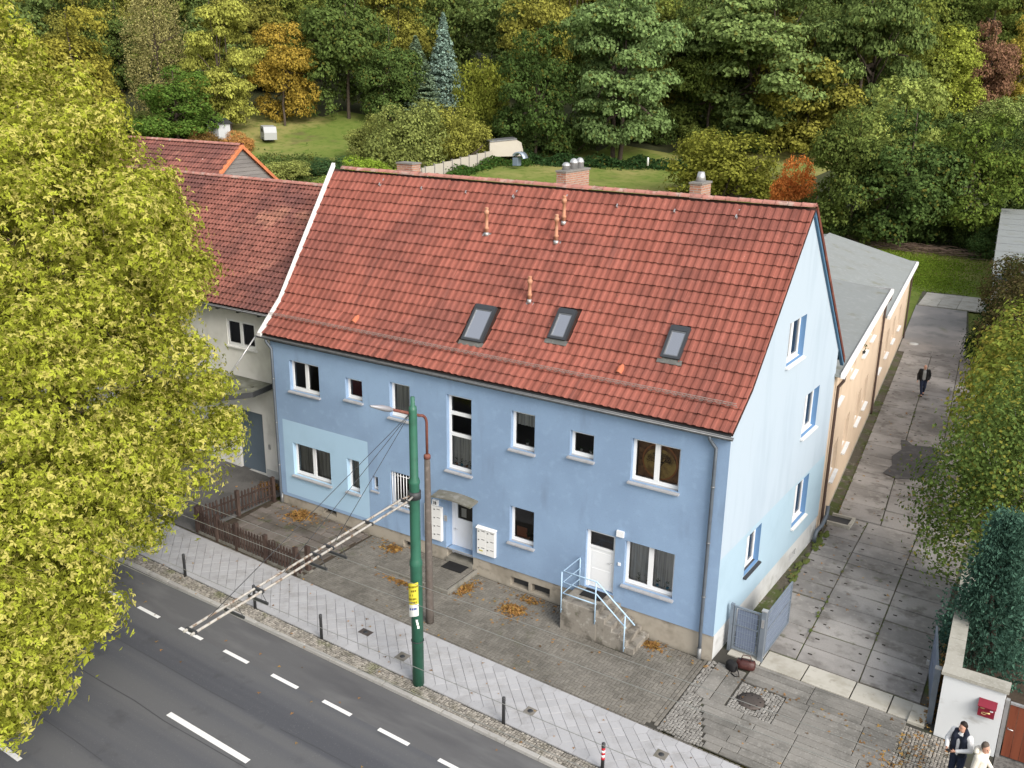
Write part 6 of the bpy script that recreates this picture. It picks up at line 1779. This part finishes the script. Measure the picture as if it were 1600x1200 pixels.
for l in LB[2:]: limb(m, base + [.1, 0, 4.2 + .22 * (l[2] - 4)], l[:3], .17, .035, 6, .05)
for l in LB:
    for k in range(5):
        e = np.array(l[:3]) + unit(1)[0] * l[3] * .85; limb(m, l[:3], e, .035, .008, 5, 0, 3)
m.build('trunk', M_barkp, tr)

# crown and trunk forms for the trees behind
LEAFS = {}
ASP = {'broad': 2.3, 'robinia': 2.1, 'bush': 1.4, 'spruce': 3.2, 'birch': 4.2}


def crown_form(key, kind, seed, nl):
    global rng
    rng = np.random.default_rng(seed)
    A = ASP[kind]                                        # crown height in crown radii
    if kind == 'broad':
        lobes = [(0, 0, .5 * A, .5, .5, .62)]
        for k in range(22):
            an = rng.uniform(0, 6.28); z = rng.uniform(.1, .9); q = rng.uniform(.4, .68) * math.sqrt(max(.06, 1 - (abs(z - .42) / .56) ** 2.2)); s = rng.uniform(.26, .42)
            lobes.append((q * math.cos(an), q * math.sin(an), z * A, s, s, s * .8))
        P, N = lobe_points(lobes, nl, 14, .045, .72, .7, -.6); size = .056
    elif kind == 'robinia':
        lobes = []
        for k in range(70):
            an = rng.uniform(0, 6.28); z = rng.uniform(.1, .95); q = rng.uniform(.25, .82) * math.sqrt(max(.1, 1 - (abs(z - .5) / .55) ** 2)); s = rng.uniform(.15, .3)
            lobes.append((q * math.cos(an), q * math.sin(an), z * A, s, s, s * .5))
        P, N = lobe_points(lobes, nl * 1.6, 13, .04, .65, .45, -.4); size = .047
    elif kind == 'bush':
        lobes = []
        for k in range(20):
            an = rng.uniform(0, 6.28); q = rng.uniform(.1, .68); s = rng.uniform(.26, .42); lobes.append((q * math.cos(an), q * math.sin(an), rng.uniform(.12, .74) * A, s, s, s * .85))
        P, N = lobe_points(lobes, nl, 14, .05, .72, .8, -.6); size = .056
    elif kind == 'spruce':
        P, N = [], []
        for k in range(nl * 12):
            z = rng.random() ** 1.3; an = rng.uniform(0, 6.28); R = (1 - z) * .95 + .03; br = rng.uniform(.3, 1)
            q = R * br; d = np.array([math.cos(an), math.sin(an), 0]); c = d * q + [0, 0, A * (.03 + z * .96) - .1 * br * (1 - z)]
            mm = 9; P.append(c + rng.normal(size=(mm, 3)) * [.08 * (1.15 - z), .08 * (1.15 - z), .03]); N.append(np.array([d[0] * .5, d[1] * .5, 1]) + rng.normal(size=(mm, 3)) * .5)
        P, N = np.concatenate(P), np.concatenate(N); size = .1
    elif kind == 'birch':
        P, N = [], []
        for k in range(nl * 14):
            z = rng.uniform(.15, 1.0); an = rng.uniform(0, 6.28); R = .95 * math.sqrt(max(0, 1 - ((z - .5) / .52) ** 2)) * rng.uniform(.35, 1)
            c = np.array([R * math.cos(an), R * math.sin(an), z * A]); mm = 12; t = rng.random(mm)
            P.append(c + np.stack([rng.normal(0, .035, mm), rng.normal(0, .035, mm), -t * .4], 1)); N.append(rng.normal(size=(mm, 3)) + [math.cos(an), math.sin(an), .2])
        P, N = np.concatenate(P), np.concatenate(N); size = .05
    v, f, a = leaf_quads(P, N, size, .7)
    v[:, 2] = np.maximum(v[:, 2], .0) / A * 1.0
    P[:, 2] /= A
    LEAFS[key] = mesh_np('crown_' + key, v, f, [M_tree], attr=a)
    m = MB()
    if kind == 'bush':
        for k in range(9):
            e = P[rng.integers(len(P))]; limb(m, (e[0] * .15, e[1] * .15, 0), e * .8, .035, .01, 5, .02, 3)
    elif kind in ('spruce',): limb(m, (0, 0, 0), (0, 0, .97), .05, .006, 7)
    else:
        st = [(0, 0)] if kind != 'robinia' else [(-.06, .02), (.08, -.02)]
        for sx, sy in st:
            limb(m, (sx, sy, -.02), (sx * 1.5, sy, .42), .035, .025, 8, 0, 4, .3); limb(m, (sx * 1.5, sy, .42), (sx, sy, .92), .025, .006, 6)
            for k in range(9):
                e = P[rng.integers(len(P))]; limb(m, (sx * 1.4, sy, rng.uniform(.28, .6)), e * .92, .016, .003, 5, .0, 4)
    LEAFS[key + '_t'] = m


for i in range(4): crown_form('broad%d' % i, 'broad', 20 + i, 500)
for i in range(2): crown_form('robinia%d' % i, 'robinia', 40 + i, 640)
for i in range(2): crown_form('bush%d' % i, 'bush', 50 + i, 440)
crown_form('spruce0', 'spruce', 60, 120); crown_form('birch0', 'birch', 70, 90)
rng = np.random.default_rng(99)
TRUNKS = {}


def tree(name, key, label, cat, x, y, z, h, r, col, group=None, bark=None):
    t = thing(name, label, cat, (x, y, z), group, random.uniform(0, 6.28))
    if key + '_t' not in TRUNKS:
        o = LEAFS[key + '_t'].build('trunk', bark or M_bark); TRUNKS[key + '_t'] = o.data
    else:
        o = bpy.data.objects.new('trunk', TRUNKS[key + '_t']); COL.objects.link(o)
    o.parent = t; o.scale = (r, r, h)
    c = bpy.data.objects.new('crown', LEAFS[key]); COL.objects.link(c); c.parent = t; c.scale = (r, r, h); k = 1.0 if max(col) > .2 else 2.4; c.color = (col[0] * k * 1.22, col[1] * k * 1.12, col[2] * k * .85, 1)
    return t


DK, MD, OL, YE, RO = (.026, .048, .016), (.06, .09, .026), (.085, .088, .022), (.165, .15, .03), (.055, .088, .042)
TREES = [
    ('birch_tree', 'birch0', 'pale golden birch among dark trees at top left', -133.3, 85.2, 7.7, 25, 6.0, (.25, .25, .13)),
    ('leafy_tree', 'broad0', 'olive green tree behind the yellow plane tree', -137.3, 72.0, 5.9, 21.5, 9.0, (.095, .095, .022)),
    ('leafy_tree', 'broad1', 'low dark green tree left of the white garden shed', -121.0, 78.3, 5.1, 12.5, 7.4, (.035, .065, .016)),
    ('leafy_tree', 'robinia0', 'light green tree with bare crooked limbs above the garden shed', -121.1, 88.6, 6.6, 20.5, 7.6, (.12, .135, .038)),
    ('leafy_tree', 'broad2', 'autumn tree turning yellow and orange beside the lawn', -116.6, 97.2, 7.9, 16.5, 6.3, (.125, .098, .024)),
    ('leafy_tree', 'broad3', 'tall dark green tree right of the orange-yellow one', -110.4, 106.6, 8.9, 24, 9.4, (.036, .056, .02)),
    ('leafy_tree', 'broad0', 'dark tree between the tall dark tree and the blue spruces', -103.9, 110.2, 8.8, 17, 7.0, (.03, .05, .018)),
    ('spruce_tree', 'spruce0', 'tallest blue-grey spruce in the middle of the wood edge', -103.0, 124.6, 10.8, 16.2, 4.6, (.085, .13, .14)),
    ('spruce_tree', 'spruce0', 'lower grey-green spruce in front of the tall blue one', -102.0, 115.2, 9.6, 13.5, 5.8, (.06, .09, .075)),
    ('leafy_tree', 'bush1', 'round olive tree right of the blue spruces', -85.2, 111.7, 6.7, 13.5, 6.2, (.07, .085, .018)),
    ('willow_bush', 'bush0', 'left grey-green willow bush beside the pale garden wall', -89.2, 89.9, 4.1, 7.4, 5.8, (.082, .098, .036)),
    ('willow_bush', 'bush1', 'largest grey-green willow bush behind the pale garden wall', -80.0, 85.5, 3.6, 10.2, 6.6, (.075, .094, .036)),
    ('willow_bush', 'bush0', 'right willow bush turning yellow beside the ruined shed', -78.6, 96.4, 4.1, 8.9, 6.0, (.09, .1, .028)),
    ('leafy_tree', 'broad1', 'dense dark tree above the ruined shed', -71.7, 106.7, 4.5, 20, 7.4, (.024, .042, .015)),
    ('robinia_tree', 'robinia1', 'tall robinia with two visible trunks behind the lawn', -60.6, 112.4, 4.4, 25.5, 11, (.062, .098, .046)),
    ('robinia_tree', 'robinia0', 'broad robinia right of the two-trunked one', -43.8, 129.4, 5.5, 26, 14, (.066, .098, .042)),
    ('leafy_tree', 'broad2', 'tall tree with sunlit yellow crown at the top right', -32.1, 156.5, 8.5, 26, 9.4, (.115, .122, .026)),
    ('leafy_tree', 'broad3', 'bright yellow-green tree below the sunlit one at right', -23.8, 158.4, 7.7, 17.2, 8.6, (.1, .125, .028)),
    ('leafy_tree', 'broad0', 'reddish brown copper-leaved tree at the right edge', -18.3, 180.2, 10.6, 17.2, 5.8, (.085, .052, .042)),
    ('leafy_tree', 'broad1', 'yellow autumn tree at the right edge of the wood', -12.8, 187.8, 11.2, 17, 6.0, (.13, .118, .03)),
    ('leafy_tree', 'broad2', 'light green rounded tree behind the dark row at right', -15.3, 94.7, .8, 15.2, 6.6, (.10, .13, .045)),
    ('leafy_tree', 'bush1', 'olive bushy tree on the right side of the lawn', -35.0, 90.6, 2.0, 9.4, 8.2, (.075, .085, .02)),
    ('leafy_tree', 'bush0', 'small bright orange autumn tree at the lawn edge', -23.6, 82.5, 1.0, 8.2, 3.2, (.5, .2, .07)),
    ('leafy_tree', 'broad3', 'dark green tree beside the orange autumn tree', -16.0, 78.0, -.1, 13.5, 5.0, (.042, .06, .02)),
    ('leafy_tree', 'broad0', 'dark green tree behind the mown grass at the drive end', -11.2, 79.5, -.4, 14.2, 6.6, (.028, .048, .018)),
    ('leafy_tree', 'broad1', 'dark yellow-flecked tree above the pile of cut branches', -5.9, 82.6, -.5, 13.3, 5.8, (.04, .062, .016)),
    ('leafy_tree', 'broad2', 'dark tree beside the flat-roofed building', -1.6, 89.6, -.4, 12.4, 5.0, (.035, .055, .022)),
    ('leafy_tree', 'bush1', 'soft green tree between the dark row and the yellow-green tree', -12.6, 155, 5.7, 9.0, 7.2, (.085, .115, .045)),
    ('spruce_tree', 'spruce0', 'tiny blue spruce at the far right edge', -14.4, 189.8, 11.7, 6.2, 1.6, (.1, .17, .17)),
    ('shrub', 'bush0', 'dark ivy-covered shrub left of the roof ridge', -84.6, 73.6, 3.2, 3.0, 4.2, (.022, .045, .022)),
    ('shrub', 'bush1', 'bright green climbing shrub just above the roof ridge', -76.4, 72.6, 2.7, 3.9, 4.2, (.085, .13, .022)),
    ('shrub', 'bush0', 'rusty brown shrub beside the garden shed', -110.6, 81.3, 4.5, 3.6, 3.2, (.16, .09, .04)),
    ('shrub', 'bush1', 'rusty brown shrub left of the garden shed', -116.4, 79.4, 4.7, 3.4, 3.4, (.075, .05, .022)),
    ('shrub', 'bush1', 'pale weedy shrub behind the boarded gable', -86.2, 67.4, 2.7, 3.2, 4.6, (.1, .12, .045)),
    ('shrub', 'bush0', 'low leafy shrub behind the white verge of the blue house', -76.8, 66.0, 2.3, 2.4, 3.4, (.09, .125, .035)),
    ('shrub', 'bush0', 'dark bushes at the corner of the flat-roofed building', -2.9, 78.6, -.8, 3.4, 2.8, (.03, .055, .022)),
]
for nm, key, lb, x, y, z, h, r, col in TREES:
    tree(nm, key, lb, 'shrub' if nm in ('shrub', 'willow_bush') else 'tree', x, y, float(terrain(x, y)) - .15, h, r, col, None, None)
WOOD = [(-192,86),(-219,107),(-188,93),(-207,105),(-176,95),(-190,109),(-165,94),(-191,117),(-160,97),(-190,125),(-150,102),(-169,123),(-144,106),(-175,134),(-140,110),(-162,142),(-142,123),(-155,143),(-136,127),(-149,152),(-119,125),(-135,146),(-113,124),(-132,156),(-113,136),(-121,157),(-101,140),(-115,164),(-91,138),(-101,165),(-91,154),(-104,178),(-84,153),(-91,172),(-81,163),(-88,188),(-71,169),(-77,187),(-65,170),(-73,198),(-57,176),(-66,206),(-51,170),(-56,212),(-46,185),(-46,206),(-36,176),(-40,207),(-31,196),(-32,210),(-21,193),(-24,219),(-17,202),(-16,228),(-13,206),(-11,232)]
cols = [(.045, .065, .02), (.06, .078, .022), (.034, .052, .018), (.085, .09, .024), (.05, .075, .03), (.08, .086, .025), (.04, .06, .022)]
WOOD += [(-64, 131), (-57, 136), (-50, 142), (-42, 148), (-36, 141), (-28, 146), (-52, 128), (-70, 127), (-37, 131), (-29, 133)]
REFS = [(125, 'olive tree'), (255, 'golden birch'), (362, 'crooked-limbed tree'), (440, 'orange-yellow tree'), (545, 'tall dark tree'), (692, 'tall blue spruce'), (765, 'round olive tree'), (832, 'dense dark tree'), (962, 'two-trunked robinia'), (1185, 'broad robinia'), (1370, 'sunlit yellow tree'), (1450, 'yellow-green tree'), (1537, 'copper-leaved tree'), (1592, 'yellow edge tree')]
CN = ['mid green', 'olive green', 'dark green', 'yellowish green', 'fresh green', 'pale olive', 'deep green']
USED = set()


def beside(x, y, z):
    d = (np.array([x, y, z]) - CAM) @ _R
    px = 800 + d[0] / -d[2] * 1477
    r = min(REFS, key=lambda q: abs(q[0] - px))
    return ('left' if px < r[0] else 'right'), r[1]


def own_label(fmt, pick, x, y, z, **kw):
    side, ref = beside(x, y, z)
    for i in pick:
        lb = fmt.format(c=CN[i], s=side, r=ref, **kw)
        if lb not in USED: break
    USED.add(lb)
    return lb, i


for k, (x, y) in enumerate(WOOD):
    far = k % 2
    key = ('broad%d' % (k % 4)) if k % 5 else 'robinia%d' % (k % 2)
    z = float(terrain(x, y)) - .3
    lb, ci = own_label('{c} tree in the {row} of the wood, {s} behind the {r}', random.sample(range(7), 7), x, y, z + 15, row='rear rows' if far else 'front rows')
    tree('forest_tree', key, lb, 'tree', x, y, z, random.uniform(19, 26) + 3 * far, random.uniform(7.5, 10.5), cols[ci], 'trees of the wooded hillside')
# understorey so that the foot of the wood reads as dense
UC = {3: (.045, .056, .016), 5: (.044, .058, .024), 2: (.024, .042, .015), 6: (.03, .05, .018), 1: (.04, .055, .018), 0: (.034, .055, .02), 4: (.036, .06, .024)}
for k in range(34):
    t = k / 33; px = -150 + 148 * t; s = 158 + 6 * math.sin(k * 1.7)
    x = CAM[0] + FH[0] * s + 0.8413 * (-118 + 232 * t); y = CAM[1] + FH[1] * s + 0.5406 * (-118 + 232 * t)
    if abs(x + 108) < 9 and y < 110: continue
    z = float(terrain(x, y)) - .3
    lb, ci = own_label('{c} undergrowth shrub at the foot of the wood, {s} of the {r}', random.sample(list(UC), 7), x, y, z + 3)
    tree('undergrowth_shrub', 'bush%d' % (k % 2), lb, 'shrub', x, y, z, random.uniform(4, 7), random.uniform(4.5, 6.5), UC[ci], 'undergrowth of the wood')
ORD = ['first', 'second', 'third', 'fourth', 'fifth', 'sixth', 'seventh', 'eighth', 'ninth', 'tenth', 'eleventh', 'twelfth']
for k in range(12):
    x = -24 + 2.3 * k; y = 83 + 1.0 * math.sin(k * 2.1) - (4 if x < -14 else 0)
    tree('undergrowth_shrub', 'bush%d' % (k % 2), 'dark shrub under the tree row behind the drive, %s from the orange tree' % ORD[k], 'shrub', x, y, float(terrain(x, y)) - .2, random.uniform(2.5, 5), random.uniform(2.2, 3.4), random.choice([(.024, .04, .015), (.035, .055, .02)]), 'undergrowth of the tree row')


def leaf_bank(name, pts, n, w, h, size, col, label, cat):
    pts = np.array(pts, float); seg = rng.integers(0, len(pts) - 1, n); t = rng.random(n)[:, None]
    q = pts[seg] * (1 - t) + pts[seg + 1] * t
    x = q[:, 0] + rng.normal(0, w, n); y = q[:, 1] + rng.normal(0, w, n); z = terrain(x, y) + rng.random(n) ** 1.3 * h * (.6 + .5 * np.sin(x * .9) * np.cos(y * .7))
    v, f, a = leaf_quads(np.stack([x, y, z], 1), rng.normal(size=(n, 3)) * .6 + [0, -.3, .8], size, .75)
    o = tag(link(name, mesh_np(name, v, f, [M_tree], attr=a)), label, cat, None, 'stuff'); o.color = (*col, 1)


leaf_bank('ivy_bank', [(-72, 102.5), (-66, 101.5), (-60, 104.5), (-53, 107.5), (-45, 110), (-38, 108)], 16000, 1.5, 1.5, .42, (.03, .062, .02), 'dark green ground cover at the back edge of the lawn', 'ground cover')
leaf_bank('weed_strip', [(-68.5, 72), (-69.5, 80), (-70.8, 88), (-71.3, 95), (-67.5, 97)], 9000, .75, 1.3, .34, (.05, .1, .022), 'green weeds along the foot of the pale garden wall', 'weeds')
leaf_bank('rough_grass', [(-104, 74), (-96, 70), (-88, 68), (-80, 66), (-72, 66), (-100, 80), (-92, 78)], 14000, 3.0, .8, .36, (.09, .125, .035), 'rough uncut grass and weeds before the left lawn', 'grass')
leaf_bank('lawn_tufts', [(-14, 60.5), (-9, 62), (-4, 61.5), (-9, 70), (-14, 73), (-5, 72), (-11, 66)], 26000, 2.4, .16, .14, (.14, .21, .025), 'short green grass at the end of the drive', 'grass')
# heap of cut branches at the end of the grass
m = MB()
for k in range(170):
    c = np.array([rng.normal(-9.5, 3.2), rng.normal(77.0, .7), 0]); c[2] = float(terrain(c[0], c[1])) + rng.random() * .55
    d = np.array([1, rng.normal(0, .35), rng.normal(0, .1)]) * rng.uniform(.5, 1.7); limb(m, c - d, c + d, .03, .012, 4, .03, 2)
tag(m.build('brush_pile', mat('cut_branches', (.17, .12, .09), [((.09, .06, .045), 3, .45, .7, .7)], rough=.95)), 'heap of cut brown branches behind the mown grass', 'brush pile', None, 'stuff')

# ---- right side garden: birch, cypress, shrubs, hedge
bt = thing('birch_tree', 'drooping birch with yellowing leaves over the drive', 'tree', (7.0, 9.4, -.7))
BL = [(5.5, 7.6, 4.6, 1.7), (4.9, 8.1, 3.0, 1.6), (6.1, 7.3, 2.8, 1.7), (4.4, 8.3, 2.0, 1.2), (6.3, 8.1, 4.2, 1.9), (5.2, 7.0, 1.4, 1.2), (5.9, 9.8, 5.3, 1.6), (6.9, 9.6, 6.0, 1.5), (7.4, 8.4, 3.6, 2.0), (5.5, 10.2, 3.4, 1.5)]
P, N = lobe_points(BL, 62, 11, .2, .4, 1.4, -1)
v, f, a = leaf_quads(P, N, .12, .75)
o = link('crown', mesh_np('birch_crown', v - WL[bt.name], f, [leaf_mat('birch_leaves', (.11, .16, .04), (.28, .26, .05), .12, .45, .35)], attr=a), bt)
m = MB()
st = limb(m, (7.0, 9.4, -.9), (6.6, 8.9, 2.6), .1, .07, 8, 0, 4, .2); limb(m, (6.6, 8.9, 2.6), (6.4, 8.8, 6.6), .07, .015, 7); limb(m, (6.75, 9.1, 1.2), (5.3, 8.0, 4.6), .06, .012, 7)
for l in BL: limb(m, (6.65, 9.0, rng.uniform(1.5, 4)), l[:3], .03, .006, 5, .05)
m.build('trunk', M_barkw, bt)
cy = thing('cypress_tree', 'bluish green conical cypress behind the white garden wall', 'tree', (6.65, 3.95, -.84))
P, N = [], []
for k in range(3400):
    z = rng.random() ** 1.15; an = rng.uniform(0, 6.28); R = 1.38 * (1 - z) ** .95 * (.72 + .2 * math.sin(5 * an + 9 * z) + .16 * ((z * 8 + an * .3) % 1)) * rng.uniform(.45, 1.02); d = np.array([math.cos(an), math.sin(an), 0])
    c = np.array([6.65, 3.95, -.45 + z * 4.4]) + d * R; mm = 6; t = np.linspace(0, 1, mm)[:, None]
    sp = (d * .9 + np.array([0, 0, .55]) + rng.normal(size=3) * .35) * .36
    P.append(c + t * sp + rng.normal(size=(mm, 3)) * .02); N.append(np.tile(np.cross(d, [0, 0, 1]) + d * .5, (mm, 1)) + rng.normal(size=(mm, 3)) * .4)
P, N = np.concatenate(P), np.concatenate(N)
v, f, a = leaf_quads(P, N, .12, .5)
link('crown', mesh_np('cypress_crown', v - WL[cy.name], f, [leaf_mat('cypress_sprays', (.07, .14, .1), None, 0, .5, .2)], attr=a), cy)
m = MB(); limb(m, (6.65, 3.95, -.9), (6.65, 3.95, 3.9), .12, .02, 8); m.build('trunk', M_bark, cy)


def shrub(name, label, lobes, base, leaf, alt, dens, per, size, sig, stars=False, altamt=.25):
    t = thing(name, label, 'shrub', base)
    P, N = lobe_points(lobes, dens, per, sig, .6, .8, -.9)
    v, f, a = (leaf_stars(P, N, size) if stars else leaf_quads(P, N, size, .7))
    link('crown', mesh_np(name + '_crown', v - WL[t.name], f, [leaf_mat(name + '_leaves_%d' % len(MATS), leaf, alt, altamt, .45, .35)], attr=a), t)
    m = MB()
    for k in range(8):
        e = P[rng.integers(len(P))]; limb(m, np.array(base) + [rng.normal(0, .15), rng.normal(0, .15), -.1], e, .035, .008, 5, .03, 3)
    m.build('stem', M_bark, t)


shrub('hazel_shrub', 'large shrub with bright yellow-green leaves right of the drive', [(4.9, 23.5, 2.4, 2.0), (5.2, 19.5, 2.3, 2.0), (4.2, 26.5, 2.6, 1.7), (4.6, 17.5, 1.8, 1.5), (3.7, 24.8, 1.4, 1.2), (5.0, 29, 3.2, 2.0), (6.6, 22, 3.2, 2.4), (6.2, 16, 2.6, 2.0), (6.8, 27, 3.2, 2.2), (5.8, 13.4, 1.6, 1.6)], (5.4, 22, -.7), (.19, .235, .045), (.4, .36, .07), 34, 13, .23, .28)
shrub('conifer_hedge', 'brownish green conifer hedge before the white flat-roofed building', [(2.6, 43.5, 3.0, 2.0), (3.6, 39.5, 2.4, 1.9), (3.4, 36.0, 1.6, 1.7), (4.2, 33.5, 1.4, 1.6), (4.6, 42, 3.2, 2.4), (5.2, 37, 2.2, 2.2)], (3.6, 39, -.7), (.085, .08, .03), (.13, .095, .05), 60, 14, .17, .2)
shrub('thuja_column', 'dark green thuja at the corner of the conifer hedge', [(2.05, 39.2, 1.2, .9, .9, 1.3), (1.95, 37.6, .3, 1.0, 1.0, 1.2), (2.3, 40.6, 1.8, .8, .8, 1.2)], (2.1, 38.6, -.75), (.022, .048, .016), None, 120, 14, .12, .16)
shrub('ivy_tuft', 'light green climber at the corner of the flat-roofed building', [(2.5, 45.5, 3.6, .9), (2.1, 45.0, 2.7, .7)], (2.4, 45.3, 1.8), (.07, .13, .02), None, 60, 10, .16, .2)

# ---- fallen leaves
M_fall = leaf_mat('fallen_leaves', (.25, .135, .05), (.38, .24, .07), .3, .6, .15)


def leaf_pile(label, x, y, rx, ry, n, hgt, z=None, rz=0.0):
    q = rng.normal(size=(n, 2)) * .42 * np.where(rng.random(n) < .22, 2.1, .9)[:, None]; r = np.hypot(q[:, 0], q[:, 1])
    ca, sa = math.cos(rz), math.sin(rz); X = x + rx * q[:, 0] * ca - ry * q[:, 1] * sa; Y = y + rx * q[:, 0] * sa + ry * q[:, 1] * ca
    g = np.array([G(t) for t in X]) if z is None else np.full(n, z)
    Z = g + .012 + hgt * np.exp(-r ** 2 * 3) * rng.random(n)
    v, f, a = leaf_stars(np.stack([X, Y, Z], 1), rng.normal(size=(n, 3)) * .45 + [0, 0, 1], .085)
    v[:, 2] = np.maximum(v[:, 2], np.repeat(g, 12) + .004)
    tag(link('leaf_pile', mesh_np('leaf_pile', v, f, [M_fall], attr=a)), label, 'leaf pile', 'piles of fallen leaves', 'stuff')


leaf_pile('heap of orange leaves by the wall of the fenced yard', -15.9, -.5, .6, .5, 480, .12)
leaf_pile('heap of leaves below the cellar window left of the door', -11.5, -.35, .5, .28, 260, .08)
leaf_pile('thin row of leaves along the platform edge', -9.9, -1.95, .75, .14, 170, .05)
leaf_pile('heap of brown leaves at the right side of the platform', -8.02, -1.0, .22, .6, 260, .07)
leaf_pile('round heap of golden leaves in the middle of the forecourt', -6.1, -1.15, .45, .36, 420, .12)
leaf_pile('few leaves before the double cellar window', -5.95, -.35, .5, .25, 90, .04)
leaf_pile('dark brown leaves in the corner beside the steps', -1.75, -.3, .35, .22, 260, .1)
leaf_pile('heap of brown leaves behind the fence by the neighbour house', -18.6, .55, .6, .4, 420, .25)
leaf_pile('fallen leaves along the right edge of the drive', 5.75, 4.2, .25, 4.2, 900, .06, -.93)
leaf_pile('scattered leaves before the white garden wall', 5.4, -1.2, 1.1, 1.9, 130, .02)
n = 620
X = rng.uniform(-17, 6, n); Y = np.where(rng.random(n) < .35, -.12 - np.abs(rng.normal(0, .25, n)), rng.uniform(-9.5, -.3, n)); Zg = np.array([G(x) for x in X]) + np.where(Y < -6.4, -.085, .012)
v, f, a = leaf_stars(np.stack([X, Y, Zg], 1), rng.normal(size=(n, 3)) * .2 + [0, 0, 1], .07); v[:, 2] = np.maximum(v[:, 2], np.repeat(Zg, 12) - .002)
keep = np.repeat(rng.random(n) < np.where(Y < -6.4, .35, .7), 3)
tag(link('scattered_leaves', mesh_np('scattered_leaves', v, f[keep], [M_fall], attr=a[keep])), 'single fallen leaves scattered over street and forecourt', 'fallen leaves', None, 'stuff')
X = rng.uniform(-.3, 3.5, 160); Y = rng.uniform(3, 30, 160)
v, f, a = leaf_stars(np.stack([X, Y, np.full(160, DZ + .03)], 1), rng.normal(size=(160, 3)) * .2 + [0, 0, 1], .09)
tag(link('drive_leaves', mesh_np('drive_leaves', v, f, [M_fall], attr=a)), 'dark leaves lying on the drive slabs', 'fallen leaves', None, 'stuff')
